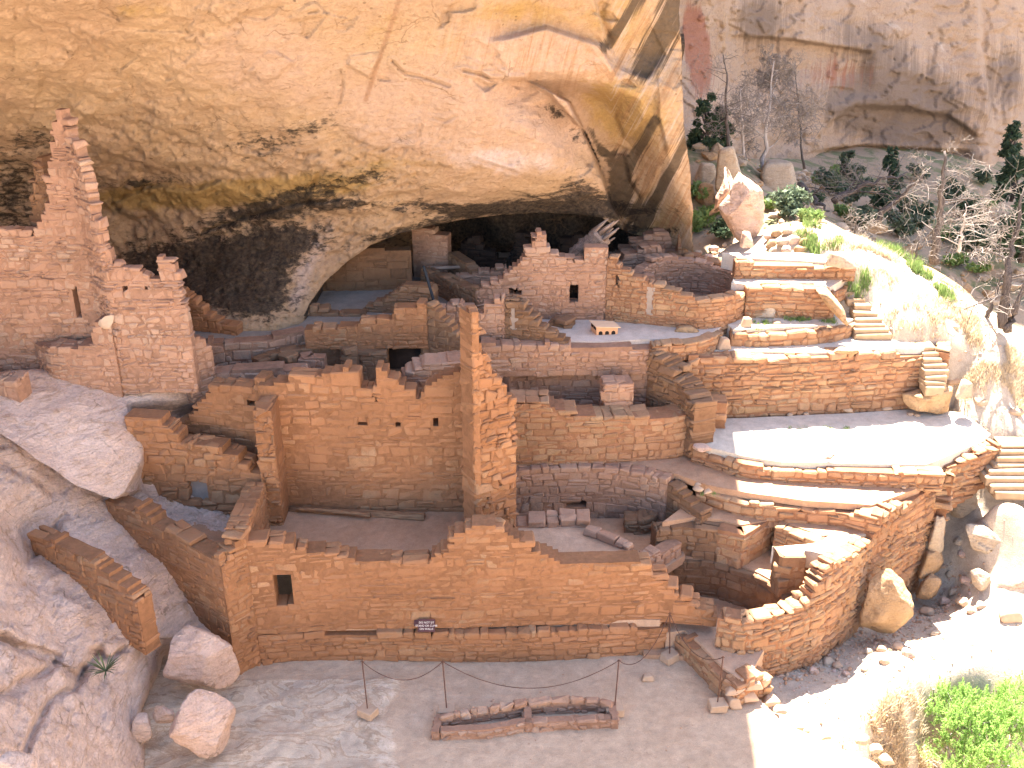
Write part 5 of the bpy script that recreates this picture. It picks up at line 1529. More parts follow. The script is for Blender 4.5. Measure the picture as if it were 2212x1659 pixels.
# tower ruin
wt, pa = wall("tower_ruin", "tall ruined tower wall tapering to a thin spike under the cliff roof", [PY(-60, 700, 19.95)[:2], PY(213, 700, 19.9)[:2], PY(242, 700, 19.3)[:2], PY(345, 700, 19.3)[:2], PY(408, 700, 19.3)[:2]],
     [(-60, 476), (28, 476), (32, 496), (62, 506), (72, 500), (100, 430), (106, 350), (110, 320), (114, 280), (118, 240), (122, 228), (141, 230), (147, 260), (154, 292), (162, 350), (184, 398), (192, 440), (200, 470), (222, 516), (240, 545), (244, 566), (285, 574), (312, 586), (338, 594), (341, 542), (374, 541), (378, 570), (386, 600), (396, 650), (404, 710)],
     4.3, 0.22, M_PINK, 0.115, 0.2, [(155, 621, 175, 691), (266, 618, 276, 632), (311, 620, 319, 628), (196, 650, 201, 665)], seed=111, prot=0.02, recess=0.006, jit=0.018)
wall("wall_stub", "rough left edge of the tower ruin where a cross wall broke away", [PY(58, 500, 20.5)[:2], PY(118, 500, 20.3)[:2]], [(58, 512), (66, 430), (74, 345), (90, 320), (108, 318), (114, 292), (118, 268)], 4.5, 0.5, M_RUIN, 0.15, 0.2, seed=112, prot=0.06, jit=0.03)
wb, pb = wall("wall_stub", "thick lower buttress with a pale rounded slab at the foot of the tower ruin", [PY(82, 780, 19.8)[:2], PY(110, 780, 19.35)[:2], PY(252, 780, 19.25)[:2]], [(82, 738), (140, 739), (196, 736), (202, 690), (214, 680), (252, 680)], 4.0, 0.45, M_PINK, 0.12, 0.22, seed=113, prot=0.012, recess=0.004)
FACING = (wb, [(x / 3, 553 + y / 3) for x, y in [(610, 490), (625, 430), (680, 390), (740, 385), (752, 440), (730, 490), (660, 525), (612, 520)]])
wall("masonry_wall", "lower crumbling wall at the right foot of the tower ruin", [PY(400, 760, 19.6)[:2], PY(460, 760, 20.0)[:2]], [(400, 712), (420, 716), (440, 722), (456, 722), (460, 760)], 3.9, 0.36, M_PINK, 0.12, 0.22, seed=114, prot=0.012)
wall("wall_stub", "short stump of stones on the slickrock shelf at the left edge", [PY(-30, 850, 18.6)[:2], PY(38, 850, 18.4)[:2]], [(-30, 812), (36, 818)], 3.5, 0.4, M_PINK, 0.15, 0.24, seed=115, prot=0.03)

cap = slab("pilaster_cap", [(1673, 1182), (1742, 1178), (1746, 1206), (1688, 1205)], 1.81, M_SAND, 0.1, kind=None, seed=30)
cap.parent = kv
cap.matrix_parent_inverse = Matrix.Translation(-kv.location)
# ------------------------------------------------------------------ boulders and stones
def ico(n):
    bm = bmesh.new()
    bmesh.ops.create_icosphere(bm, subdivisions=n, radius=1.0)
    V = np.array([v.co[:] for v in bm.verts]); bm.verts.index_update()
    Fc = np.array([[v.index for v in f.verts] for f in bm.faces])
    bm.free()
    return V, Fc


ICO = {n: ico(n) for n in (2, 3, 4, 5)}


def rock_verts(seed, n=4, planes=11, sharp=14, rough=0.05):
    rng = np.random.default_rng(seed)
    D, Fc = ICO[n]
    N = rng.normal(0, 1, (planes, 3)); N /= np.linalg.norm(N, axis=1)[:, None]
    N = np.vstack([N, [[0, 0, 1], [0, 0, -1], [0.9, 0.3, .2], [-0.9, .2, .3], [.1, -1, .2], [0, 1, 0.1]]])
    N /= np.linalg.norm(N, axis=1)[:, None]
    h = rng.uniform(0.62, 1.0, len(N))
    c = np.maximum(D @ N.T, 0.02)
    r = h[None] / c
    r = np.sum(np.minimum(r, 3.0) ** (-sharp), axis=1) ** (-1 / sharp)
    V = D * r[:, None]
    V = V * (1 + rough * fbm(D * 2.2 + seed, 4, seed)[:, None] + rough * 0.5 * fbm(D * 6 + seed, 3, seed + 1)[:, None])
    V = (V - (V.max(0) + V.min(0)) / 2) / ((V.max(0) - V.min(0)) / 2)
    return V, Fc


def poly_rock(name, outline, z, mat, seed, label, dr=0.8, n=5, k=0.62, rough=0.05, cat="boulder", Y=None, facet=0.05, parent=None, cut=(0.70, 0.94)):
    """boulder with a traced outline and a real depth: star-shaped about its middle, rounded and fractured"""
    O = np.array(outline, float)
    i = O[:, 1].argmax()
    Yc = P(O[i, 0], O[i, 1], z)[1] if Y is None else Y
    s = pxm(PY(O[:, 0].mean(), O[:, 1].mean(), Yc))
    dep = (O[:, 0].max() - O[:, 0].min()) / s * dr / 2
    Yc += dep * 0.35
    W = np.array([PY(x, y, Yc) for x, y in O])
    c = (W.max(0) + W.min(0)) / 2
    a = np.arctan2(W[:, 2] - c[2], W[:, 0] - c[0]); r = np.hypot(W[:, 2] - c[2], W[:, 0] - c[0])
    # outline resampled along its straight edges
    aa, rr = [], []
    for p, q in zip(W, np.roll(W, -1, 0)):
        for t in np.linspace(0, 1, 12, endpoint=False):
            v = p + (q - p) * t - c
            aa.append(math.atan2(v[2], v[0])); rr.append(math.hypot(v[0], v[2]))
    o_ = np.argsort(aa); aa, rr = np.array(aa)[o_], np.array(rr)[o_]
    D, Fc = ICO[n]
    th = np.arctan2(D[:, 2], D[:, 0]); rho = np.hypot(D[:, 0], D[:, 2])
    R = np.interp(th, np.r_[aa - 2 * math.pi, aa, aa + 2 * math.pi], np.r_[rr, rr, rr])
    V = np.stack([R * np.cos(th) * rho ** k, D[:, 1] * dep, R * np.sin(th) * rho ** k], -1)
    S = np.mean(r)
    # fracture planes on the camera side
    rng = np.random.default_rng(seed)
    for j in range(9):
        nn = rng.normal(0, 1, 3); nn[1] = -abs(nn[1]) - 0.35; nn /= np.linalg.norm(nn)
        h = np.quantile(V @ nn, rng.uniform(*cut))
        ex = np.maximum(V @ nn - h, 0)
        V = V - 0.93 * ex[:, None] * nn
    q = V / S
    f = fbm(q * 1.6 + seed, 4, seed)
    V = V + D * S * (rough * f + facet * np.floor(fbm(q * 2.6 + seed, 3, seed + 3) * 4) / 4 + 0.025 * fbm(q * 8, 4, seed + 5))[:, None]
    o = mesh_obj(name, V + c, Fc, mat, smooth_sh=True, parent=parent)
    return o if parent else tag(o, label, cat)


TR = lambda pts: [(1474.7 + x / 3, 1106 + y / 3) for x, y in pts]
TL = lambda pts: [(x / 3, 1106 + y / 3) for x, y in pts]
T6_ = lambda pts: [(1474.7 + x / 3, 553 + y / 3) for x, y in pts]


def rock_between(name, a, b, w, t, mat, seed, label, cat="rock"):
    a, b = np.array(a), np.array(b)
    L = np.linalg.norm(b - a); d = (b - a) / L
    u = np.cross(d, [0, 1, 0.2]); u /= np.linalg.norm(u)
    v = np.cross(d, u)
    V, Fc = rock_verts(seed, 4, 10, 16, 0.08)
    W = (a + b) / 2 + np.outer(V[:, 0] * L / 2, d) + np.outer(V[:, 1] * t / 2, u) + np.outer(V[:, 2] * w / 2, v)
    return tag(mesh_obj(name, W, Fc, mat, smooth_sh=True), label, cat)


def boulder(name, bbox, z, mat, seed, label=None, cat="boulder", group=None, dr=0.8, n=4, planes=10, rough=0.05, tilt=(0, 0, 0), sharp=14, sink=0.06, parent=None, Y=None):
    x0, y0, x1, y1 = bbox
    if Y == 'T': Y = tY((x0 + x1) / 2, y1)
    b = P((x0 + x1) / 2, y1, z) if Y is None else PY((x0 + x1) / 2, y1, Y)
    s = pxm(b)
    a = math.atan2(H - b[2], b[1])
    w = (x1 - x0) / s
    d = w * dr
    h = max(((y1 - y0) / s - d * 0.6 * math.sin(a)) / math.cos(a), 0.22 * w)
    V, Fc = rock_verts(seed, n, planes, sharp, rough)
    V = V * np.array([w / 2, d / 2, h / 2])
    if any(tilt):
        M = np.array(Matrix.Rotation(math.radians(tilt[1]), 3, 'Y') @ Matrix.Rotation(math.radians(tilt[0]), 3, 'X') @ Matrix.Rotation(math.radians(tilt[2]), 3, 'Z'))
        V = V @ M.T
        V[:, 0] *= (w / 2) / np.abs(V[:, 0]).max()
    V = V + np.array([b[0], b[1] + d * 0.45, b[2] + h / 2 - sink * h])
    o = mesh_obj(name, V, Fc, mat, smooth_sh=True, parent=parent)
    if parent is None: tag(o, label, cat, group)
    return o


poly_rock("boulder", TL([(1125, 770), (1180, 790), (1400, 870), (1480, 920), (1545, 1050), (1550, 1110), (1480, 1170), (1380, 1205), (1280, 1190), (1190, 1140), (1080, 1080), (1065, 1010), (1100, 920), (1090, 840)]), 0.3, M_BOULDER, 3, "angular pale boulder wedged against the foot of the corner tower", 0.8)
poly_rock("boulder", TL([(1190, 1195), (1270, 1195), (1370, 1215), (1420, 1250), (1530, 1340), (1550, 1400), (1490, 1480), (1470, 1540), (1400, 1600), (1390, 1659), (1290, 1650), (1170, 1560), (1130, 1510), (1130, 1460), (1100, 1420), (1110, 1370), (1160, 1300)]), 0.05, M_BOULDER, 14, "large rounded boulder at the bottom edge in front of the wedged boulder", 0.9)
poly_rock("boulder", TL([(990, 1265), (1040, 1270), (1125, 1300), (1130, 1345), (1090, 1400), (1030, 1445), (990, 1420), (985, 1340)]), 0.2, M_BOULDER, 7, "small pointed boulder in the gap left of the large rounded one", 0.8, n=4)
boulder("boulder", (282, 1545, 330, 1603), 0.3, M_SLICK, 9, "grey knobby rock at the left end of the dark gully", planes=9)
boulder("rock_slab", (305, 1262, 425, 1326), 0.85, M_BOULDER, 21, "flat layered slab under the dark stepped wall", "rock", planes=8, sharp=18, dr=1.0)
boulder("rock_slab", (348, 1318, 460, 1385), 0.5, M_BOULDER, 23, "cracked ledge rock below the flat layered slab", "rock", planes=9, dr=0.9)
boulder("boulder", (370, 1205, 440, 1262), 1.2, M_SLICK, 25, "rough rock beneath the dark stepped wall beside the slickrock", planes=9)
boulder("boulder", (418, 1218, 470, 1290), 1.0, M_SLICK, 26, "small brown rock wedged under the corner tower side", planes=9)
boulder("boulder", (395, 1018, 432, 1034), 2.2, M_BOULDER, 27, "cracked stone lying in the corner room beside the shelf", planes=8) if False else None
boulder("boulder", (288, 1034, 345, 1090), 2.2, M_BOULDER, 28, "cracked pale rock between slickrock shelf and niche wall", planes=8)
poly_rock("boulder", TR([(1340, 365), (1370, 375), (1440, 450), (1500, 580), (1490, 660), (1440, 740), (1380, 810), (1320, 815), (1240, 790), (1140, 740), (1165, 640), (1200, 520), (1220, 440), (1270, 390)]), -0.5, M_BROWN, 31, "big brown egg shaped boulder leaning on the tall terrace wall", 0.5, Y=17.12, cut=(0.85, 0.97))
boulder("boulder", (1984, 1183, 2040, 1250), 0.0, M_BROWN, 33, "blocky rock stacked under the weathered column rock", planes=7, sharp=20)
boulder("boulder", (2004, 1108, 2042, 1200), 0.5, M_GREYROCK, 34, "weathered column shaped rock against the upper terrace wall", planes=12, rough=0.13)
boulder("boulder", (1985, 1240, 2030, 1300), -0.4, M_BROWN, 35, "low brown rock at the foot of the stacked blocky rock", planes=9)
boulder("boulder", (2050, 1050, 2104, 1150), 0.4, M_GREYROCK, 36, "shaded upright rock below the right hand steps", planes=8)
poly_rock("rock_slab", TR([(1850, 110), (2000, 130), (2090, 190), (2212, 200), (2330, 260), (2300, 380), (2212, 370), (2100, 355), (1950, 290), (1870, 240)]), 0.4, M_GREYROCK, 37, "big tilted sunlit slab under the right hand steps", 0.7, cat="rock")
poly_rock("boulder", TR([(1870, 400), (1930, 375), (2000, 420), (2050, 470), (2040, 520), (1950, 520), (1880, 480)]), 0.15, M_GREYROCK, 38, "grey sunlit boulder below the big tilted slab", 0.8, n=4)
boulder("boulder", (2152, 1226, 2235, 1296), 0.1, M_BOULDER, 39, "tan spotted boulder cut by the right edge of the photo", planes=8)
poly_rock("boulder", T6_([(1430, 905), (1500, 885), (1580, 875), (1578, 838), (1720, 840), (1770, 860), (1765, 960), (1740, 1010), (1640, 1015), (1560, 1000), (1470, 990), (1440, 960)]), 2.7, M_BROWN, 41, "flat topped half sunlit boulder at the foot of the middle steps", 0.45, Y=21.42, cut=(0.88, 0.98), k=0.5)
poly_rock("boulder", T6_([(450, 400), (470, 310), (515, 240), (545, 235), (580, 280), (600, 350), (597, 408), (520, 400)]), 4.5, M_GREYROCK, 42, "pointed standing boulder right of the round tower", 0.7)
rock_between("rock_slab", PY(1766, 622, 22.75), PY(1836, 700, 22.15), 0.36, 0.27, M_BROWN, 43, "long slab leaning diagonally beside the upper steps")
poly_rock("boulder", [(1577, 425), (1600, 352), (1632, 372), (1655, 415), (1657, 470), (1642, 502), (1622, 528), (1570, 534), (1549, 500), (1552, 450)], 5.4, M_BOULDER, 71, "tall split boulder standing at the cliff corner", 0.7, Y=tY(1600, 534), cut=(0.72, 0.9), k=0.42, rough=0.03, facet=0.07)
poly_rock("rock_slab", [(1540, 480), (1546, 430), (1562, 395), (1580, 340), (1600, 318), (1613, 328), (1600, 358), (1582, 425), (1562, 470), (1552, 520)], 5.6, M_BOULDER, 72, "narrow split off slab leaning against the left of the tall split boulder", 0.6, Y=tY(1570, 515) + 0.2, cat="rock", cut=(0.85, 0.95), k=0.42, rough=0.03)
boulder("boulder", (1536, 312, 1604, 430), 5.9, M_GREYROCK, 45, "tilted upright slab leaning behind the tall split boulder", dr=0.5, tilt=(0, -14, 0), planes=7, sharp=20, Y=29.5)
boulder("boulder", (1498, 348, 1545, 410), 5.9, M_GREYROCK, 46, "grey rock in the shade at the cliff foot left of the split boulder", Y=31)
boulder("boulder", (1505, 390, 1550, 450), 5.9, M_BROWN, 47, "dark brown rock under the juniper", Y=30)
boulder("boulder", (1640, 340, 1725, 445), 5.6, M_GREYROCK, 48, "rounded shaded boulder right of the split boulder", Y=32, planes=8)
boulder("boulder", (1684, 444, 1750, 482), 5.9, M_GREYROCK, 49, "low round boulder above the rock pile", Y=28.5)
boulder("boulder", (1600, 498, 1628, 535), 5.8, M_BOULDER, 50, "small triangular rock at the foot of the split boulder", planes=6)
rock_between("rock_slab", PY(1985, 574, 25.4), PY(2108, 668, 24.2), 0.6, 0.34, M_BROWN, 51, "long brown ledge rock on the far edge of the grassy slope")
boulder("rock_slab", (1790, 540, 1850, 580), 5.7, M_GREYROCK, 52, "flat pale rock above the topmost terrace wall", "rock", planes=8)
boulder("boulder", (1865, 475, 1920, 505), 5.0, M_BROWN, 53, "orange rock in the shaded bay", Y=33)
boulder("boulder", (1785, 480, 1840, 520), 5.0, M_GREYROCK, 54, "half buried rock in the shaded bay", Y=29.5)
boulder("boulder", (2065, 818, 2106, 862), 3.2, M_GREYROCK, 55, "round rock beside the middle steps", planes=9)
boulder("boulder", (1495, 895, 1521, 917), 2.7, M_BOULDER, 56, "left stone of a pair at the foot of the tall retaining wall")
boulder("boulder", (1519, 888, 1550, 915), 2.7, M_BOULDER, 57, "right stone of a pair at the foot of the tall retaining wall")
boulder("boulder", (1498, 960, 1538, 978), 2.72, M_BOULDER, 58, "flat pale stone lying by the corner of the flagstone kiva", dr=0.7)
boulder("stone_block", (1386, 1454, 1413, 1474), 0.0, M_BASEBLK, 59, "single loose brick shaped stone on the courtyard dirt", "stone", planes=4, sharp=26)
boulder("stone_block", (1549, 727, 1580, 756), 4.18, M_BASEBLK, 60, "cube shaped step block at the right end of the plaza", "stone", planes=3, sharp=26)
boulder("stone_block", (1600, 684, 1625, 710), 4.5, M_BASEBLK, 61, "small upright block at the foot of the round tower", "stone", planes=3, sharp=24)
boulder("rock_slab", (1800, 752, 1860, 767), 4.17, M_BROWN, 62, "dark flat slab lying on the sunlit terrace", "rock", dr=0.4)
boulder("rock_slab", (1458, 711, 1512, 719), 4.5, M_BROWN, 63, "thin cracked flagstone on the plaza below the round tower", "rock", dr=0.4)
boulder("boulder", (-20, 1622, 70, 1690), 2.9, M_SLICK, 64, "dark blurred rock in the bottom left corner", Y=9.8)

rs = random.Random(5)
for i, bb in enumerate([(1566, 1478, 1612, 1502), (1610, 1468, 1650, 1492), (1566, 1500, 1604, 1532), (1602, 1492, 1640, 1518), (1636, 1462, 1666, 1486), (1596, 1452, 1640, 1474)]):
    boulder("stone_block", bb, [0.3, 0.3, 0.0, 0.05, 0.2, 0.45][i], M_BASEBLK, 80 + i, "one of the squared blocks stacked as steps where the shadow edge crosses the courtyard", "stone", "stacked step blocks at the shadow edge", n=4, planes=3, sharp=24)
poly_rock("pale_facing_stone", FACING[1], 0, M_PALESLAB, 5, None, 0.16, n=4, Y=19.2, facet=0.02, rough=0.02, parent=FACING[0])
# the stone pile under the split boulder, and steppings of single stones
for i, (x, y, w) in enumerate([(1650, 500, 26), (1668, 494, 24), (1690, 488, 28), (1712, 490, 26), (1655, 516, 28), (1680, 512, 30), (1705, 508, 28), (1726, 512, 24), (1662, 532, 24), (1688, 530, 28), (1715, 528, 30), (1500, 560, 22), (1518, 548, 26), (1538, 556, 24), (1550, 574, 26),
                               (1530, 530, 24), (1560, 548, 22), (1498, 540, 20), (1745, 500, 22), (1640, 540, 24)]):
    boulder("pile_stone", (x, y, x + w, y + w * 0.75), 5.8, Y='T', mat=(M_BOULDER, M_BROWN, M_GREYROCK)[i % 3], seed=100 + i, label="one of the angular stones tumbled in the piles under the tall split boulder", cat="stone", group="tumbled stones under the split boulder", n=3)
for i, (x, y, w) in enumerate([(1748, 1440, 24), (1778, 1422, 30), (1800, 1430, 22), (1735, 1410, 20), (1860, 1440, 20), (1900, 1420, 24), (1950, 1400, 30), (2010, 1360, 22), (1990, 1310, 30), (2030, 1290, 26), (2050, 1270, 24), (2070, 1290, 30), (2090, 1310, 26), (2110, 1300, 24), (1930, 1390, 22), (1820, 1450, 18), (2045, 1230, 26), (2030, 1215, 22),
                               (2070, 1190, 24), (2062, 1160, 28), (2160, 1310, 50), (2075, 1245, 30), (1870, 1400, 18), (1895, 1395, 22)]):
    boulder("loose_stone", (x, y, x + w, y + w * 0.72), 0, (M_BOULDER, M_GREYROCK, M_BASEBLK)[i % 3], 140 + i, Y='T', label="one of the loose stones strewn in the shade along the foot of the terrace walls", cat="stone", group="loose stones under the terrace walls", n=3)
for i, (x, y, w) in enumerate([(1648, 1505, 40), (1672, 1525, 30), (1690, 1558, 26), (1708, 1562, 34), (1732, 1572, 22), (1745, 1585, 40), (1775, 1585, 22), (1762, 1604, 34), (1786, 1612, 36), (1812, 1625, 30), (1850, 1590, 34), (1880, 1610, 30), (1900, 1632, 34)]):
    boulder("edging_stone", (x, y, x + w, y + w * 0.6), -0.1, M_BASEBLK, 180 + i, "one of the sunlit blocks edging the courtyard above the green bush", "stone", "sunlit blocks edging the courtyard", n=3, planes=4, sharp=22)
for i, (x, y, w) in enumerate([(1785, 880, 20), (1820, 878, 24), (1905, 874, 26), (1735, 890, 14), (1700, 892, 14), (1960, 890, 16), (1975, 893, 14), (1690, 682, 16), (1740, 668, 18), (1668, 692, 20), (1500, 1042, 16), (1520, 1056, 20), (1497, 1050, 24), (1662, 1022, 10), (1948, 1050, 10)]):
    boulder("loose_stone", (x, y, x + w, y + w * 0.6), 2.68 if y > 850 and y < 960 else (4.5 if y < 800 else 2.32), M_BASEBLK, 210 + i, "one of the small stones lying at the foot of the sunlit terrace walls", "stone", "small stones on the right hand terraces", n=2)
for i, (x, y, w) in enumerate([(2052, 700 + 0, 20), (2060, 770, 24), (2066, 785, 26), (2070, 800, 24), (2045, 812, 34), (2110, 858, 36), (2150, 872, 30), (2180, 880, 34), (2096, 850, 20)]):
    boulder("edging_stone", (x, y, x + w, y + w * 0.6), 0, M_BASEBLK, 240 + i, Y='T', label="one of the pale stones lining the slope beside the middle steps", cat="stone", group="pale stones lining the slope", n=2)


# ------------------------------------------------------------------ flights of steps
def steps(label, lst, mat=None):
    """lst: (x0, x1, y top front edge, z of the tread)"""
    p0 = P(lst[-1][0], lst[-1][2], lst[-1][3])
    r = empty("stone_steps", p0, label, "steps")
    for i, (x0, x1, y, z) in enumerate(lst):
        a, b = P(x0, y, z), P(x1, y, z)
        rng = np.random.default_rng(i + int(x0))
        c = (a + b) / 2
        v = stone_verts(rng, np.linalg.norm(b - a) / 2, 0.2, 0.10, 0.02, 0.012)
        t = (b - a) / np.linalg.norm(b - a)
        W = c + np.outer(v[:, 0], t) + np.outer(v[:, 1] + 0.19, [-t[1], t[0], 0]) + np.outer(v[:, 2] - 0.09, [0, 0, 1])
        o = mesh_obj("step", W, ST_F, mat or M_STEP, parent=r)
    return r


steps("upper flight of stone steps beside the leaning slab", [(1822, 1846, 632, 4.98), (1832, 1870, 646, 4.89), (1846, 1883, 661, 4.79), (1847, 1897, 675, 4.69), (1848, 1906, 688, 4.59), (1848, 1914, 701, 4.49), (1848, 1921, 712, 4.40), (1848, 1928, 722, 4.31)])
steps("middle flight of stone steps at the end of the tall retaining wall", [(1972, 2022, 750, 4.17), (1994, 2030, 763, 4.08), (1996, 2038, 776, 3.98), (1997, 2046, 789, 3.88), (1998, 2050, 802, 3.78), (1999, 2048, 814, 3.68), (1999, 2046, 826, 3.58), (1999, 2040, 838, 3.48)])
steps("right hand flight of wide stone steps leaving the photo", [(2163, 2260, 962, 2.66), (2158, 2260, 975, 2.57), (2154, 2260, 989, 2.47), (2146, 2260, 1003, 2.37), (2138, 2260, 1019, 2.27), (2132, 2260, 1034, 2.17), (2142, 2260, 1050, 2.06), (2150, 2260, 1065, 1.95)])
steps("two long step slabs set before the topmost terrace wall", [(1671, 1771, 583, 5.52), (1671, 1769, 597, 5.36)])


# ------------------------------------------------------------------ timbers, posts and small things
def tube(mb, pts, rad, sides=7, seed=0, wob=0.12, mat=0, cap=True):
    pts = np.array(pts, float)
    rad = np.broadcast_to(np.asarray(rad, float), (len(pts),))
    rng = np.random.default_rng(seed)
    rings = []
    up = np.array([0.31, 0.17, 0.93])
    for i, p in enumerate(pts):
        t = pts[min(i + 1, len(pts) - 1)] - pts[max(i - 1, 0)]
        t /= np.linalg.norm(t) + 1e-9
        u = np.cross(t, up); nu = np.linalg.norm(u)
        u = u / nu if nu > 1e-3 else np.array([1.0, 0, 0])
        w = np.cross(t, u)
        a = np.linspace(0, 2 * math.pi, sides, endpoint=False)
        r = rad[i] * (1 + wob * rng.uniform(-1, 1, sides))
        rings.append(p + np.outer(np.cos(a) * r, u) + np.outer(np.sin(a) * r, w))
    V = np.concatenate(rings)
    Fc = []
    for i in range(len(pts) - 1):
        for k in range(sides):
            k2 = (k + 1) % sides
            Fc.append([i * sides + k, i * sides + k2, (i + 1) * sides + k2, (i + 1) * sides + k])
    if cap:
        Fc.append(list(range(sides))[::-1])
        Fc.append([(len(pts) - 1) * sides + k for k in range(sides)])
    mb.add(V, Fc, mat)


def wood_obj(name, mb, mat, axis, parent=None, smooth_sh=True):
    """mesh with a grain coordinate along its axis"""
    V = np.concatenate(mb.v)
    a = np.array(axis, float); a /= np.linalg.norm(a)
    u = np.cross(a, [0.2, 0.3, 0.9]); u /= np.linalg.norm(u)
    w = np.cross(a, u)
    return mesh_obj(name, V, mb.f, mat, mb.m, parent, smooth_sh, attrs=dict(grain=np.stack([V @ u, V @ w, V @ a], -1)))


def log(name, a, b, r0, r1, mat, label, cat, sides=11, n=14, wob=0.1, seed=0, split=0.0):
    mb = MB()
    t = np.linspace(0, 1, n)[:, None]
    pts = a + (b - a) * t + 0.3 * r0 * np.stack([fbm(np.c_[t[:, 0] * 3 + k, t[:, 0] * 0, t[:, 0] * 0 + seed], 3, seed + k) for k in range(3)], -1)
    tube(mb, pts, np.linspace(r0, r1, n), sides, seed, wob)
    if split:
        rng = np.random.default_rng(seed)
        d = (b - a) / np.linalg.norm(b - a)
        for k in range(14):
            o = rng.normal(0, r1 * 0.45, 3)
            tube(mb, [b - d * 0.25 + o, b + d * split * rng.uniform(0.3, 1.0) + o * 1.15], [r1 * 0.34, r1 * 0.06], 5, k)
    return tag(wood_obj(name, mb, mat, b - a), label, cat)


log("timber", P(622, 1100, 1.92), P(918, 1120, 1.92), 0.085, 0.10, M_TIMBER, "long old roof beam lying along the floor of the great room", "beam", seed=3, wob=0.2)
log("timber", P(640, 1098, 2.04), P(800, 1112, 2.02), 0.04, 0.05, M_TIMBER, "thin pole lying on the long roof beam", "pole", seed=4, wob=0.2)
log("splintered_log", PY(1240, 552, 24.6), PY(1302, 505, 24.2), 0.20, 0.24, M_GREYWOOD, "splintered grey log jutting up behind the gabled house", "log", seed=6, split=0.5, wob=0.25)
log("timber", PY(918, 579, 25.3), PY(998, 577, 25.0), 0.045, 0.04, M_GREYWOOD, "pale horizontal pole across the top of the side room", "pole", seed=8)
log("leaning_pipe", PY(938, 652, 22.4), PY(915, 574, 22.75), 0.035, 0.035, M_BLACKPIPE, "black pole leaning against the shaded side wall", "pole", seed=9, wob=0.02)
mbx = MB()
for i, (x0, y0, x1, y1) in enumerate([(640, 1172, 720, 1170), (700, 1168, 726, 1118)]):
    pass
wall("wall_footing", "low line of footing stones across the floor of the great room", PP([(700, 1168), (722, 1120)], 1.8), 1.92, 1.75, 0.16, M_ORANGE, 0.09, 0.22, seed=131)
wall("wall_footing", "second low line of footing stones beside the left wall of the great room", PP([(625, 1138), (648, 1128), (690, 1142)], 1.8), 1.9, 1.75, 0.14, M_ORANGE, 0.09, 0.24, seed=132)

# barrier posts with chains
BASES = [(794, 1531, 782, 1427, 0.05), (965, 1530, 956, 1437 - 10, 0.0), (1328, 1527, 1337, 1425, 0.0), (1447, 1412, 1447, 1323, 0.0), (1550, 1517, 1562, 1418, 0.0)]
tops = []
names = ["barrier post on the pale bedrock, leftmost", "barrier post behind the left end of the stone bin", "barrier post behind the right end of the stone bin", "barrier post beside the end of the bench wall", "barrier post at the stone steps by the shadow edge"]
for i, (bx, by, tx, ty, z) in enumerate(BASES):
    p = P(bx, by, z + 0.16)
    r = empty("barrier_post", (p[0], p[1], z), "thin rusty " + names[i], "barrier post", "barrier posts with stone bases")
    rng = np.random.default_rng(i)
    v = stone_verts(rng, 0.155, 0.12, 0.085, 0.012, 0.008)
    yaw = [-0.5, 0.08, 0.15, 0.6, 0.1][i]
    c, s_ = math.cos(yaw), math.sin(yaw)
    W = np.stack([p[0] + v[:, 0] * c - v[:, 1] * s_, p[1] + v[:, 0] * s_ + v[:, 1] * c, z + 0.085 + v[:, 2]], -1)
    mesh_obj("base_block", W, ST_F, M_BASEBLK, parent=r)
    t = PY(tx, ty, p[1])
    mb = MB()
    tube(mb, [[p[0], p[1], z + 0.1], t], 0.011, 6, wob=0.0)
    tube(mb, [t - np.array([0.03, 0, 0.03]), t + np.array([0.0, 0, 0.0]), t + np.array([0.03, 0, -0.03])], 0.007, 5, wob=0)
    mb.build("rod", M_IRON, r)
    tops.append(t)
for i, sag in zip(range(4), (0.42, 0.62, 0.5, 0.42)):
    a, b = tops[i], tops[i + 1]
    n = 26
    t = np.linspace(0, 1, n)
    pts = a + (b - a) * t[:, None]
    pts[:, 2] += -sag * 4 * t * (1 - t) - 0.02
    mb = MB()
    tube(mb, pts, 0.0075, 5, wob=0.25, seed=i)
    tag(mb.build("barrier_chain", M_IRON), ("sagging chain between the bedrock post and the bin's left post", "long sagging chain spanning above the stone bin", "chain from the bin's right post to the bench wall post", "chain from the bench wall post to the steps post")[i], "chain", "sagging barrier chains")

# stone bin in the courtyard
bn = empty("grinding_bin", (*XY(1137, 1570, 0), 0), "low two part stone bin with upright slabs on the courtyard dirt", "bin")
wall("front_slabs", None, PP([(952, 1600), (1054, 1596), (1137, 1581), (1322, 1574)], 0), 0.25, -0.02, 0.16, M_PINK, 0.13, 0.22, seed=141, parent=bn, prot=0.02, jit=0.018, ch=0.03)
wall("back_slabs", None, PP([(950, 1553), (1030, 1540), (1107, 1530), (1147, 1521), (1284, 1516), (1322, 1524)], 0.24), 0.29, -0.02, 0.13, M_PINK, 0.15, 0.26, seed=142, parent=bn, prot=0.02, jit=0.018, ch=0.03)
for i, (a, b) in enumerate([((951, 1600), (957, 1562)), ((1134, 1582), (1128, 1540)), ((1318, 1575), (1312, 1534))]):
    wall("end_slabs" if i != 1 else "divider", None, [XY(*a, 0), XY(b[0], b[1], 0)], 0.25, -0.02, 0.15, M_PINK, 0.13, 0.2, seed=143 + i, parent=bn, prot=0.02, jit=0.018, ch=0.03)

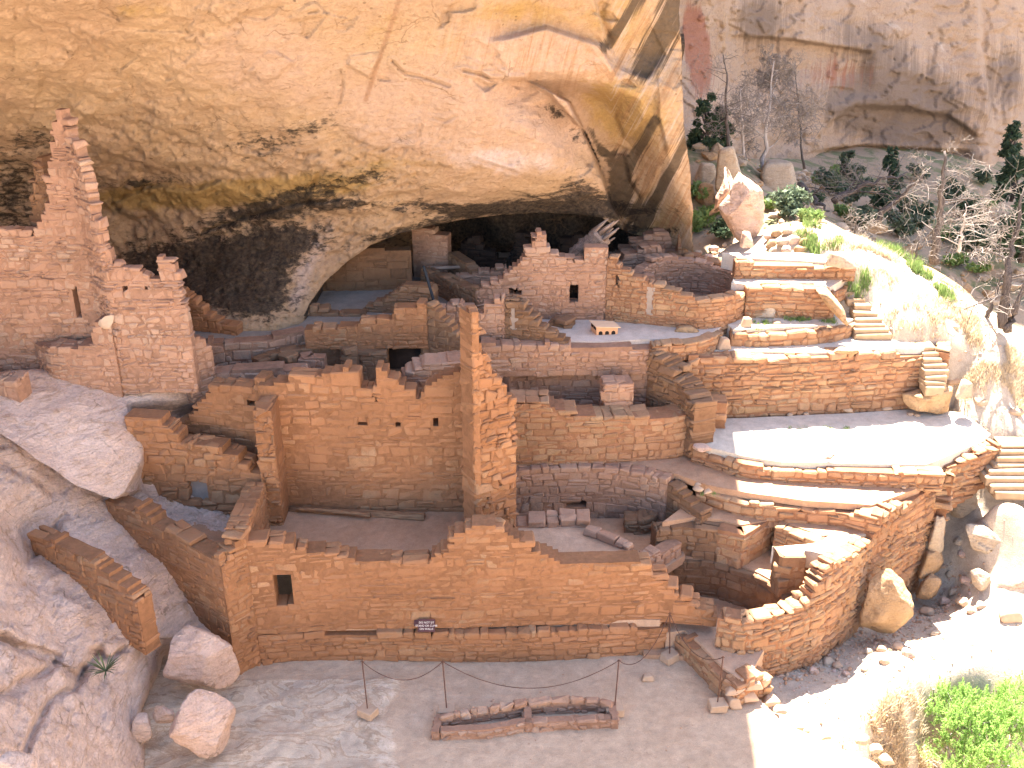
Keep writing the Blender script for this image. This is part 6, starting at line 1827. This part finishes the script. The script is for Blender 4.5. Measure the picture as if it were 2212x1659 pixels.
# brown notice on the ledge
c = P(921, 1366, 0.78)
sg = empty("notice_sign", c, "small brown notice with three lines of pale lettering on the bench ledge", "sign")
tilt = math.radians(-38)
ax_u = np.array([0, math.sin(-tilt), math.cos(tilt)])     # up along the plate, leaning back
nrm = np.array([0, -math.cos(tilt), math.sin(-tilt)])
w2, h2 = 0.165, 0.12
def plate(name, cx, cz, w, h, t, mat, yoff=0.0):
    mb = MB()
    pts = []
    for dd in (0, t):
        for (su, sv) in ((-1, 0), (1, 0), (1, 1), (-1, 1)):
            pts.append(c + np.array([cx + su * w, yoff, 0.01 + cz]) + ax_u * (sv * h * 2) - nrm * dd)
    mb.add(pts, [[0, 1, 2, 3], [7, 6, 5, 4], [0, 4, 5, 1], [1, 5, 6, 2], [2, 6, 7, 3], [3, 7, 4, 0]])
    return mb.build(name, mat, sg)
plate("plate", 0, 0, w2, h2, 0.015, M_SIGN)
plate("back_plate", -0.13, 0.03, 0.12, 0.1, 0.012, M_SIGN, 0.14)
for k, line in enumerate(("DO NOT SIT", "STAND OR CLIMB", "ON WALLS")):
    cu = bpy.data.curves.new("lettering", 'FONT')
    cu.body = line
    cu.size = 0.052
    cu.align_x = 'CENTER'
    cu.extrude = 0.001
    cu.materials.append(M_SIGNTXT)
    tmp = bpy.data.objects.new("lettering_outline", cu)
    o = bpy.data.objects.new("lettering", bpy.data.meshes.new_from_object(tmp))
    bpy.data.objects.remove(tmp)
    pos = c + np.array([0, 0, 0.01]) + ax_u * (h2 * 2 * (0.66 - 0.25 * k)) + nrm * 0.004
    R = Matrix((Vector((1, 0, 0)), Vector(ax_u), Vector(nrm))).transposed().to_4x4()
    o.matrix_world = Matrix.Translation(pos) @ R
    SC.collection.objects.link(o)
    o.parent = sg
    o.matrix_parent_inverse = Matrix.Translation(-Vector(c))

# little board house on the plaza
b0, b1 = P(1288, 724, 4.5), P(1334, 722, 4.5)
hs = empty("model_house", b0, "small ochre box house with arched openings standing on the pale plaza", "model house")
ux = (b1 - b0); wlen = np.linalg.norm(ux); ux /= wlen
uy = np.array([-ux[1], ux[0], 0]) * 1.0
uy = uy / np.linalg.norm(uy)
sk = PY(1276, 718, (b0[1] + 0.32))
sd = np.array([sk[0] - b0[0], 0.32, 0])
def hp(a, b_, z): return b0 + ux * a + sd * b_ + np.array([0, 0, z])
hh = 0.2
body = MB()
body.add([hp(0, 0, 0), hp(wlen, 0, 0), hp(wlen, 1, 0), hp(0, 1, 0), hp(0, 0, hh), hp(wlen, 0, hh - .04), hp(wlen, 1, hh - .04), hp(0, 1, hh)], [[0, 1, 5, 4], [1, 2, 6, 5], [2, 3, 7, 6], [3, 0, 4, 7], [4, 5, 6, 7], [3, 2, 1, 0]])
body.build("body", M_MODEL, hs)
rf = MB()
q = [hp(-.03, -.1, hh + .004), hp(wlen + .05, -.1, hh - .036), hp(wlen + .05, 1.08, hh - .03), hp(-.03, 1.08, hh + .01)]
rf.add(q + [p + np.array([0, 0, .018]) for p in q], [[3, 2, 1, 0], [4, 5, 6, 7], [0, 1, 5, 4], [1, 2, 6, 5], [2, 3, 7, 6], [3, 0, 4, 7]])
rf.build("roof", M_MODELROOF, hs)
for k in range(3):
    cx_ = wlen * (0.2 + 0.3 * k)
    ar = MB()
    pts = [(-.045, 0.0)] + [(-.045 * math.cos(a), 0.045 + 0.045 * math.sin(a)) for a in np.linspace(0, math.pi, 9)] + [(.045, 0.0)]
    f_ = [hp(cx_ + x, -0.008, z + .002) for x, z in pts]; b_ = [hp(cx_ + x, 0.01, z + .002) for x, z in pts]
    n = len(pts)
    ar.add(f_ + b_, [list(range(n))[::-1], [n + i for i in range(n)]] + [[i, (i + 1) % n, n + (i + 1) % n, n + i] for i in range(n)])
    ar.build("dark_arch_plate", M_VOID, hs)  # solid dark plate: the arch's inner shade given as colour
for k in range(2):
    sq = MB()
    y0, y1 = 0.08 + 0.46 * k, 0.46 + 0.46 * k
    f_ = [hp(-0.006, y0, .11), hp(-.006, y1, .11), hp(-.006, y1, .18), hp(-.006, y0, .18)]
    sq.add(f_ + [p + ux * .012 for p in f_], [[3, 2, 1, 0], [4, 5, 6, 7], [0, 1, 5, 4], [1, 2, 6, 5], [2, 3, 7, 6], [3, 0, 4, 7]])
    sq.build("dark_side_plate", M_VOID, hs)  # solid dark plate painting the shade inside a side opening

# a small bird on the sunlit terrace
bp = P(1790, 997, 2.71)
D_, F_ = ICO[3]
Vb = D_ * np.array([0.085, 0.045, 0.045])
Vb[:, 2] += 0.35 * Vb[:, 0] * (Vb[:, 0] > 0) - 0.25 * Vb[:, 0] * (Vb[:, 0] < 0) * 0
Vb[:, 1] *= np.where(Vb[:, 0] < -0.03, 0.6, 1)
mb = MB()
mb.add(Vb + bp + np.array([0, 0, 0.09]), F_)
mb.add(D_ * 0.032 + bp + np.array([0.085, 0, 0.155]), F_)
tube(mb, [bp + np.array([0.11, 0, 0.155]), bp + np.array([0.145, 0, 0.148])], [0.010, 0.002], 5)
tube(mb, [bp + np.array([-0.06, 0, 0.085]), bp + np.array([-0.2, 0, 0.05])], [0.026, 0.012], 6)
for sy in (-.018, .018):
    tube(mb, [bp + np.array([0.0, sy, 0.06]), bp + np.array([0.01, sy, 0.0])], 0.005, 4)
tag(mb.build("bird", M_BIRD, smooth_sh=True), "small grey brown bird standing on the wide sunlit terrace", "bird")
# ------------------------------------------------------------------ vegetation
def leaf_cloud(rng, centres, radii, n, size, mat, name, parent=None, flat=0.0, longish=1.6):
    """leaf-sized faces scattered through the lobes of a crown"""
    k = rng.choice(len(centres), n, p=np.array(radii) ** 2 / np.sum(np.array(radii) ** 2))
    d = rng.normal(0, 1, (n, 3)); d /= np.linalg.norm(d, axis=1)[:, None]
    r = np.array(radii)[k] * rng.uniform(0.25, 1.0, n) ** 0.6
    c = np.array(centres)[k] + d * r[:, None] * np.array([1, 1, 0.85])
    a = rng.normal(0, 1, (n, 3)); a[:, 2] *= 1 - flat; a += d * 0.6
    a /= np.linalg.norm(a, axis=1)[:, None]
    b = np.cross(a, rng.normal(0, 1, (n, 3))); b /= np.linalg.norm(b, axis=1)[:, None]
    s = size * rng.uniform(0.6, 1.4, n)[:, None]
    V = np.stack([c - a * s * longish, c + b * s * 0.6, c + a * s * longish, c - b * s * 0.6], 1).reshape(-1, 3)
    return mesh_obj(name, V, np.arange(4 * n).reshape(n, 4), mat, parent=parent)


def grow(rng, mb, p, d, L, r, depth, twigs, spread=0.7, droop=0.0, kids=3, gnarl=0.25, minr=0.006, sides=5):
    n = 5
    pts = [np.array(p, float)]
    dd = np.array(d, float)
    for i in range(n):
        dd = dd + rng.normal(0, gnarl, 3) * 0.5 + np.array([0, 0, -droop])
        dd /= np.linalg.norm(dd)
        pts.append(pts[-1] + dd * L / n)
    rr = np.linspace(r, max(r * 0.45, minr), n + 1)
    (mb if r > 0.0095 else twigs).append((pts, rr, sides if r > 0.0095 else 3))
    if depth <= 0:
        return
    for k in range(kids):
        i = rng.integers(1, n + 1)
        q = rng.normal(0, 1, 3); q -= dd * (q @ dd); q /= np.linalg.norm(q)
        nd = dd * (1 - spread) + q * spread + np.array([0, 0, 0.12])
        nd /= np.linalg.norm(nd)
        grow(rng, mb, pts[i], nd, L * rng.uniform(0.45, 0.75), max(rr[i] * 0.55, minr), depth - 1, twigs, spread, droop, kids, gnarl, minr, sides)


def dead_tree(name, label, trunk, r0, seed, mat, twigmat, levels=2, nb=9, bl=0.9, start=0.3, updir=0.2, group=None, droop=0.02, side=None, kids=3, minr=0.005):
    """trunk: list of world points; limbs all along it; trunk and crown are its parts"""
    rng = np.random.default_rng(seed)
    trunk = np.array(trunk, float)
    t = np.linspace(0, 1, 12)
    s = np.linspace(0, 1, len(trunk))
    pts = np.stack([np.interp(t, s, trunk[:, k]) for k in range(3)], -1)
    pts[1:-1] += rng.normal(0, r0 * 0.35, (10, 3))
    root = empty(name, pts[0], label, "dead tree", group)
    mb = MB()
    rad = r0 * (1 - 0.8 * t)
    tube(mb, pts, rad, 8, seed, 0.15)
    limbs, twigs = [], []
    Lt = np.linalg.norm(trunk[-1] - trunk[0])
    for k in range(nb):
        f = start + (1 - start) * (k + rng.uniform(0, 0.8)) / nb
        p = np.array([np.interp(f, t, pts[:, j]) for j in range(3)])
        a = rng.uniform(0, 2 * math.pi)
        d = np.array([math.cos(a), math.sin(a), updir + rng.normal(0, 0.15)])
        if side is not None and rng.random() < 0.75:
            d[0] = abs(d[0]) * side
        d /= np.linalg.norm(d)
        grow(rng, limbs, p, d, bl * (1.15 - 0.7 * f) * rng.uniform(0.7, 1.2), max(r0 * 0.30 * (1.1 - f), 0.010), levels, twigs, droop=droop, kids=kids, minr=minr)
    for (q, rr, sd) in limbs:
        tube(mb, q, rr, sd, 1, 0.1, cap=False)
    wood_obj("trunk", mb, mat, trunk[-1] - trunk[0], root)
    if twigs:
        m2 = MB()
        for (q, rr, sd) in twigs:
            tube(m2, q, rr, sd, 1, 0, cap=False)
        m2.build("twigs", twigmat, root)
    return root


dead_tree("dead_pine", "silvery dead pine with a feathery pale crown behind the split boulder", [PY(1646, 392, 33), PY(1650, 330, 33), PY(1660, 230, 33.2), PY(1672, 132, 33.4)], 0.085, 3, M_DEADWOOD, M_TWIG, 4, 13, 1.5, 0.34, 0.45, kids=4, minr=0.007)
dead_tree("dead_tree", "gnarled dark dead tree with bare branches at the corner of the cliff", [PY(1576, 325, 31.5), PY(1568, 250, 31.5), PY(1572, 170, 31.7), PY(1562, 118, 31.8)], 0.06, 5, M_CHARRED, M_TWIG, 3, 9, 1.0, 0.3, 0.35, minr=0.004)
dead_tree("dead_tree", "small pale feathery dead tree between the gnarled tree and the silvery pine", [PY(1606, 335, 32), PY(1604, 280, 32), PY(1600, 190, 32)], 0.045, 6, M_DEADWOOD, M_TWIG, 3, 8, 0.8, 0.35, 0.5, minr=0.006, kids=4)
dead_tree("dead_tree", "bare bent snag right of the silvery pine", [PY(1738, 365, 35), PY(1731, 320, 35), PY(1728, 250, 35), PY(1716, 140, 35)], 0.05, 7, M_CHARRED, M_TWIG, 3, 8, 1.0, 0.4, 0.3, minr=0.004)
dead_tree("burnt_snag", "charred upright snag with long pale drooping branches at the right", [PY(2020, 566, 27.5), PY(2030, 450, 27.5), PY(2040, 326, 27.6)], 0.14, 8, M_CHARRED, M_TWIG, 3, 12, 1.6, 0.2, 0.22, side=1.0, droop=0.03, minr=0.004)
dead_tree("burnt_snag", "dark double trunk snag rooted behind the crest at the right edge", [PY(2166, 706, 22.8), PY(2176, 600, 22.8), PY(2190, 520, 23.0), PY(2216, 400, 23.2)], 0.12, 9, M_CHARRED, M_TWIG, 3, 11, 1.2, 0.2, 0.3, minr=0.007)
dead_tree("burnt_snag", "dark leaning trunk leaving the photo at the right edge", [PY(2176, 714, 22.4), PY(2200, 650, 22.4), PY(2240, 560, 22.5)], 0.11, 10, M_CHARRED, M_TWIG, 2, 5, 0.9, 0.3, 0.3)
dead_tree("burnt_snag", "thin dark leaning pole beside the double trunk snag", [PY(2132, 686, 23.2), PY(2150, 640, 23.2), PY(2170, 585, 23.3)], 0.06, 11, M_CHARRED, M_TWIG, 2, 5, 0.6, 0.3, 0.4)
dead_tree("burnt_sapling", "small burnt sapling forking on the grassy crest", [PY(1966, 598, 25.5), PY(1976, 560, 25.5), PY(1990, 500, 25.6)], 0.045, 12, M_CHARRED, M_TWIG, 2, 7, 0.6, 0.3, 0.5)
dead_tree("burnt_sapling", "thin dead sapling by the green grass below the fallen logs", [PY(1842, 535, 27.0), PY(1846, 500, 27.0), PY(1850, 470, 27.0)], 0.035, 13, M_CHARRED, M_TWIG, 3, 8, 0.7, 0.2, 0.4)
dead_tree("fallen_tree", "charred leaning trunk crossing the bay behind the snag", [PY(1886, 482, 30), PY(1950, 425, 30), PY(2012, 362, 30)], 0.11, 14, M_CHARRED, M_TWIG, 2, 8, 1.0, 0.3, 0.4)
dead_tree("fallen_tree", "fallen dark log with long pale branches lying across the bay", [PY(1800, 436, 32), PY(1860, 402, 32), PY(1960, 372, 32)], 0.12, 15, M_CHARRED, M_TWIG, 3, 13, 1.7, 0.2, 0.15, minr=0.004)
dead_tree("fallen_tree", "short dark log lying downhill right of the rounded shaded boulder", [PY(1728, 402, 33), PY(1760, 430, 32), PY(1792, 456, 31.5)], 0.13, 16, M_CHARRED, M_TWIG, 2, 4, 0.6, 0.3, 0.4)
dead_tree("dead_tree", "tangled pale dead shrub in front of the burnt snag", [PY(2070, 545, 25.8), PY(2080, 500, 25.8), PY(2085, 440, 25.8)], 0.05, 17, M_DEADWOOD, M_TWIG, 3, 9, 1.2, 0.1, 0.3, minr=0.004)


def evergreen(name, label, base, h, w, seed, mat, cat="tree", n=2600, group=None, size=0.05):
    rng = np.random.default_rng(seed)
    r = empty(name, base, label, cat, group)
    mb = MB()
    top = np.array(base) + np.array([rng.normal(0, .1), 0, h * 0.85])
    tube(mb, [np.array(base) - [0, 0, .1], (np.array(base) + top) / 2 + [0.05, 0, 0], top], [0.05 * h, 0.035 * h, 0.01], 7, seed)
    cs, rs_ = [], []
    for k in range(24):
        f = rng.uniform(0.06, 0.98)
        ww = w * 0.5 * (1 - 0.55 * f)
        a = rng.uniform(0, 6.28)
        c_ = np.array(base) + np.array([math.cos(a) * ww * 0.75, math.sin(a) * ww * 0.75, f * h])
        cs.append(c_); rs_.append(ww * rng.uniform(0.35, 0.65))
        tube(mb, [np.array(base) + [0, 0, f * h * 0.7], c_], [0.018 * h, 0.006], 5, k, cap=False)
    wood_obj("trunk", mb, M_CHARRED, top - np.array(base), r)
    leaf_cloud(rng, cs, rs_, n, size, mat, "crown", r)
    return r


evergreen("juniper_tree", "dense dark juniper in the shade at the corner of the cliff", PY(1520, 345, 33.5), 2.1, 1.1, 1, M_JUNIPER, n=4200)
evergreen("juniper_tree", "second dark juniper half behind the gnarled dead tree", PY(1556, 330, 34.2), 1.5, 0.9, 2, M_JUNIPER, n=2600)
evergreen("juniper_tree", "lone small evergreen on the ledge of the far cliff", PY(2178, 345, 50), 1.9, 0.9, 3, M_JUNIPER, n=900, size=0.09)
evergreen("juniper_tree", "small pointed evergreen at the foot of the far cliff", PY(1920, 385, 44), 1.3, 0.7, 4, M_JUNIPER, n=900, size=0.08)
evergreen("juniper_tree", "dusty evergreen under the pale base band of the far cliff", PY(1822, 392, 44), 1.3, 0.9, 5, M_BLUEGREEN, n=900, size=0.08)
evergreen("juniper_tree", "large dark evergreen mass at the right edge of the bay", PY(2205, 560, 31), 2.2, 1.6, 6, M_JUNIPER, n=4200, size=0.06)
evergreen("juniper_tree", "upper dark evergreen behind the burnt snag at the right", PY(2185, 430, 40), 1.6, 1.5, 7, M_JUNIPER, n=2200, size=0.08)

# scrub in the bay: one bush, copied
def bush_proto(seed, mat, w, h, n, size):
    rng = np.random.default_rng(seed)
    cs = [np.array([rng.normal(0, w * .25), rng.normal(0, w * .25), h * rng.uniform(.25, .75)]) for _ in range(7)]
    return leaf_cloud(rng, cs, [w * rng.uniform(.2, .36) for _ in cs], n, size, mat, "scrub_bush")


protos = [bush_proto(31, M_BLUEGREEN, 0.8, 0.55, 700, 0.05), bush_proto(32, M_GRASS, 0.6, 0.4, 600, 0.045), bush_proto(33, M_JUNIPER, 0.8, 0.6, 700, 0.05)]
BUSH = [(1700, 470, 29, 0), (1660, 450, 31, 1), (1530, 470, 29.5, 1), (1560, 520, 28.5, 2), (1510, 430, 30.5, 1), (1760, 440, 33, 2), (1790, 420, 36, 0), (1800, 380, 40, 1), (1840, 440, 34, 0), (1870, 420, 38, 2), (1905, 455, 34, 2), (1925, 440, 34, 0),
        (1935, 410, 38, 2), (1960, 470, 32, 2), (1985, 500, 29, 0), (2000, 470, 33, 2), (2050, 440, 37, 0), (2090, 470, 34, 2), (2110, 500, 31, 2), (2140, 450, 36, 1), (2090, 540, 29, 0), (2130, 540, 29, 2), (1820, 470, 32, 1), (1860, 500, 30, 0),
        (1750, 480, 30, 1), (1660, 380, 34, 1), (1690, 400, 34, 0), (1770, 400, 38, 1), (1845, 390, 42, 0), (1980, 390, 43, 0), (2050, 400, 44, 2), (2120, 400, 44, 0), (1510, 500, 28.6, 1), (1890, 480, 31, 1), (2040, 520, 29, 1), (1940, 510, 29, 0), (2180, 500, 30, 2), (2195, 530, 28, 0), (2060, 575, 27, 1), (2110, 590, 26, 1)]
rb = random.Random(8)
used = set()
for (x, y, Yd, k) in BUSH:
    pr = protos[k]
    o = pr if k not in used else pr.copy()
    if k in used: SC.collection.objects.link(o)
    used.add(k)
    q = PY(x, y, tY(x, y))
    zt_ = float(terr(q[0], q[1]))
    o.location = (q[0], q[1], zt_ - 0.02)
    o.rotation_euler = (0, 0, rb.uniform(0, 6.28))
    s = rb.uniform(0.75, 1.45)
    o.scale = (s, s, s * rb.uniform(0.8, 1.15))
    tag(o, "one of the low scrub bushes dotted over the shaded bay behind the ruins", "bush", "scrub bushes in the shaded bay")

# the green bushes at the lower right
def big_bush(label, base, w, h, seed, n):
    rng = np.random.default_rng(seed)
    r = empty("green_bush", base, label, "bush", None)
    mb = MB(); cs, rr_ = [], []
    for k in range(64):
        a = rng.uniform(0, 6.28); q = w * 0.5 * math.sqrt(rng.random())
        tip = np.array(base) + np.array([math.cos(a) * q, math.sin(a) * q, h * rng.uniform(.35, 1.0) * (1 - 0.35 * (q / (w * .5)) ** 2)])
        tube(mb, [np.array(base) + rng.normal(0, .05, 3), (np.array(base) + tip) / 2 + rng.normal(0, .04, 3), tip], [0.012, 0.008, 0.004], 4, k, cap=False)
        cs.append(tip); rr_.append(w * rng.uniform(.045, .10))
    wood_obj("stems", mb, M_DEADWOOD, (0, 0, 1), r)
    # leafy sprigs: small leaves set along hundreds of thin shoots
    m = 420
    k = rng.integers(0, len(cs), m)
    st = np.array(cs)[k] + rng.normal(0, 1, (m, 3)) * np.array(rr_)[k][:, None] * 0.8
    dr_ = rng.normal(0, 0.45, (m, 3)) + np.array([0, 0, 1.0]) + 0.5 * (st - np.array(base)) / w
    dr_ /= np.linalg.norm(dr_, axis=1)[:, None]
    ln = rng.uniform(0.10, 0.30, m)
    j = rng.integers(0, m, n)
    f = rng.random(n)
    c_ = st[j] + dr_[j] * (ln[j] * f)[:, None] + rng.normal(0, 1, (n, 3)) * (0.020 * (1.15 - f))[:, None]
    a_ = dr_[j] * 0.6 + rng.normal(0, 0.6, (n, 3)); a_ /= np.linalg.norm(a_, axis=1)[:, None]
    b_ = np.cross(a_, rng.normal(0, 1, (n, 3))); b_ /= np.linalg.norm(b_, axis=1)[:, None]
    s_ = 0.0085 * rng.uniform(0.6, 1.5, n)[:, None]
    V = np.stack([c_ - a_ * s_ * 2.2, c_ + b_ * s_ * 0.7, c_ + a_ * s_ * 2.2, c_ - b_ * s_ * 0.7], 1).reshape(-1, 3)
    mesh_obj("foliage", V, np.arange(4 * n).reshape(n, 4), M_SHRUB, parent=r)
    return r


big_bush("bright green leafy bush in the bottom right corner, front one", (*XY(2150, 1640, -1.4), -1.5), 1.6, 0.95, 1, 30000)
big_bush("bright green leafy bush at the path edge above the corner bush", (*XY(2080, 1570, -1.2), -1.3), 1.4, 0.9, 2, 26000)
big_bush("bright green bush at the right border of the photo by the path", (*XY(2200, 1560, -1.1), -1.25), 1.2, 0.85, 3, 20000)
big_bush("lower green bush in the shade of the bank at the bottom edge", (*XY(2060, 1665, -1.7), -1.8), 1.1, 0.7, 4, 9000)


# grass: blades as one mass
def blades(name, spots, n, hgt, mat, seed, kind='stuff', lean=0.35, zfun=None, wd=0.006, parent=None, ground=terr):
    """spots: (x, y, rx, ry) plan ellipses"""
    rng = np.random.default_rng(seed)
    wts = np.array([s[2] * s[3] for s in spots]); k = rng.choice(len(spots), n, p=wts / wts.sum())
    S = np.array(spots)[k]
    a, q = rng.uniform(0, 6.28, n), np.sqrt(rng.random(n))
    nc = max(8, n // 24)
    x, y = S[:, 0] + np.cos(a) * q * S[:, 2], S[:, 1] + np.sin(a) * q * S[:, 3]
    ci = rng.integers(0, nc, n)                 # tufts: the blades gather round a tuft's middle
    tx, ty = x[ci], y[ci]
    ra, rq = rng.uniform(0, 6.28, n), rng.random(n) * 0.07 * rng.uniform(0.6, 1.8, n)
    x, y, q = tx + np.cos(ra) * rq, ty + np.sin(ra) * rq, q[ci]
    tsz = rng.uniform(0.5, 1.5, n)[ci]
    keep = vnoise(np.stack([x * 2.2, y * 2.2, 0 * x], -1), 5) > -0.25 + 0.5 * (q - 0.5)
    x, y, ra, tsz = x[keep], y[keep], ra[keep], tsz[keep]; n = len(x)
    z = ground(x, y) - 0.01
    h = hgt * rng.uniform(0.55, 1.25, n) * tsz
    b = ra + rng.normal(0, 0.7, n)
    dx, dy = np.cos(b), np.sin(b)
    l = lean * rng.uniform(0.2, 1.2, n) * h
    w = wd * rng.uniform(.7, 1.4, n)
    p0 = np.stack([x - dy * w, y + dx * w, z], -1); p1 = np.stack([x + dy * w, y - dx * w, z], -1)
    m0 = np.stack([x + dx * l * .35 - dy * w * .7, y + dy * l * .35 + dx * w * .7, z + h * .6], -1); m1 = np.stack([x + dx * l * .35 + dy * w * .7, y + dy * l * .35 - dx * w * .7, z + h * .6], -1)
    t = np.stack([x + dx * l, y + dy * l, z + h], -1)
    V = np.stack([p0, p1, m0, m1, t], 1).reshape(-1, 3)
    i = np.arange(n)[:, None] * 5
    Fc = [list(f) for f in np.concatenate([i + [0], i + [1], i + [3], i + [2]], 1)] + [list(f) for f in np.concatenate([i + [2], i + [3], i + [4]], 1)]
    o = mesh_obj(name, V, Fc, mat)
    if kind: o['kind'] = kind
    return o


def gs(px, py, z, rx, ry):
    q = XY(px, py, z)
    return (q[0], q[1], rx, ry)


blades("green_grass", [gs(1740, 500, 5.9, .5, .6), gs(1690, 545, 5.8, .35, .2), gs(1780, 530, 5.8, .5, .3), gs(1905, 540, 5.5, .4, .4), gs(1985, 575, 5.3, .3, .3), gs(1860, 585, 5.5, .3, .2), gs(2040, 625, 5.0, .25, .3), gs(1530, 565, 5.8, .3, .2), gs(1960, 530, 5.4, .5, .4), gs(1700, 490, 5.9, .3, .3)], 11000, 0.20, M_GRASS, 3, wd=0.007)
blades("dry_grass", [gs(1960, 640, 5.0, 1.2, .9), gs(2080, 700, 4.5, 1.2, .8), gs(2150, 790, 3.7, 1.0, .8), gs(1920, 580, 5.4, .7, .4), gs(2130, 740, 4.1, .9, .7), gs(2110, 820, 3.3, .5, .4), gs(2200, 850, 3.1, .6, .5), gs(2050, 650, 4.9, .9, .7), gs(2130, 790, 3.6, .7, .6), gs(2190, 790, 3.5, .8, .6), gs(2180, 850, 3.0, .6, .4), gs(2120, 850, 3.0, .4, .3)], 22000, 0.12, M_STRAW, 4, wd=0.005, lean=0.7)
blades("dry_grass", [gs(1700, 500, 5.9, .6, .6), gs(1830, 540, 5.7, .8, .4), gs(1900, 560, 5.5, .6, .3)], 6000, 0.16, M_STRAW, 6, wd=0.006, lean=0.7)
blades("dry_grass", [gs(1940, 1620, -1.3, .5, .5), gs(1990, 1560, -1.0, .4, .3), gs(1900, 1650, -1.6, .4, .3), gs(2050, 1600, -1.2, .8, .5)], 9000, 0.22, M_STRAW, 7, wd=0.006, lean=0.8)
flat = lambda zz: (lambda x, y: np.full(np.shape(x), zz))
blades("sparse_weeds", [gs(1650, 698, 4.53, .25, .12), gs(1620, 712, 4.53, .2, .1), gs(1720, 690, 4.53, .35, .12), gs(1800, 694, 4.53, .3, .12)], 1500, 0.07, M_GRASS, 8, ground=flat(4.53))
blades("sparse_weeds", [gs(1530, 1068, 2.3, .25, .05), gs(1560, 1080, 2.3, .2, .06), gs(1640, 940, 2.7, 1.2, .05), gs(1750, 925, 2.7, 1.2, .05)], 500, 0.05, M_GRASS, 9, ground=lambda x, y: np.where(y > 19.3, 2.7, 2.3))

# yucca on the slickrock
yb = P(228, 1450, 1.55)
rng = np.random.default_rng(4)
mb = MB()
for k in range(34):
    a = rng.uniform(0, 6.28); e = rng.uniform(0.15, 1.1); L = rng.uniform(.22, .42)
    d = np.array([math.cos(a) * math.cos(e), math.sin(a) * math.cos(e), math.sin(e)]); u = np.array([-math.sin(a), math.cos(a), 0])
    m_ = yb + d * L * .55; t_ = yb + d * L - np.array([0, 0, 0.05 * math.cos(e)])
    mb.add([yb - u * .008, yb + u * .008, m_ + u * .011, t_, m_ - u * .011], [[0, 1, 2, 4], [4, 2, 3]])
YUC = mb.build("yucca_plant", M_YUCCA)
tag(YUC, "small spiky yucca growing on the bare slickrock", "yucca")

# gravel: tiny stones nobody could count
def gravel(name, pts, zf, seed, smin, smax, mats):
    rng = np.random.default_rng(seed)
    D, Fc = ICO[2]
    bm_ = bmesh.new(); bmesh.ops.create_icosphere(bm_, subdivisions=1, radius=1)
    D = np.array([v.co[:] for v in bm_.verts]); bm_.verts.index_update(); Fc = np.array([[v.index for v in f.verts] for f in bm_.faces]); bm_.free()
    n = len(pts)
    s = smin * (smax / smin) ** (rng.random(n) ** 2.2)
    V = (D[None] * rng.uniform(.6, 1.2, (n, 1, 3)) * (1 + .2 * rng.normal(0, 1, (n, len(D), 1)))) * s[:, None, None]
    V[:, :, 2] *= 0.7
    z = zf(pts[:, 0], pts[:, 1])
    V += np.c_[pts, z + s * .2][:, None]
    F2 = (Fc[None] + (np.arange(n) * len(D))[:, None, None]).reshape(-1, 3)
    o = mesh_obj(name, V.reshape(-1, 3), F2, mats, np.repeat(rng.integers(0, len(mats), n), len(Fc)))
    o['kind'] = 'stuff'
    return o


rng = np.random.default_rng(11)
pts = np.c_[rng.uniform(-3.2, 4.6, 900), 11 + 5.0 * rng.random(900)]
gravel("gravel", pts, lambda x, y: 0 * x, 1, 0.006, 0.022, [M_DIRT, M_BASEBLK, M_REDDIRT])
q = np.array([XY(*p, -.45) for p in [(1680, 1480), (1760, 1445), (1850, 1400), (1950, 1370), (2030, 1300), (2080, 1280)]])
k = rng.integers(0, len(q) - 1, 1300); f = rng.random(1300)[:, None]
pts = q[k] + (q[k + 1] - q[k]) * f + rng.normal(0, .28, (1300, 2))
gravel("gravel", pts, terr, 2, 0.012, 0.06, [M_BASEBLK, M_GREYROCK, M_BOULDER, M_REDDIRT])
pts = np.c_[rng.uniform(5.5, 11.5, 900), rng.uniform(14, 17.3, 900)]
gravel("gravel", pts, terr, 3, 0.01, 0.045, [M_BASEBLK, M_GREYROCK, M_SAND])
pts = np.c_[rng.uniform(7.5, 13, 700), rng.uniform(20.5, 26, 700)]
gravel("gravel", pts, terr, 4, 0.012, 0.05, [M_BASEBLK, M_SAND])
pts = np.c_[rng.uniform(4, 22, 900), rng.uniform(26.5, 42, 900)]
gravel("scree", pts, terr, 5, 0.04, 0.30, [M_GREYROCK, M_BROWN, M_GREYROCK])
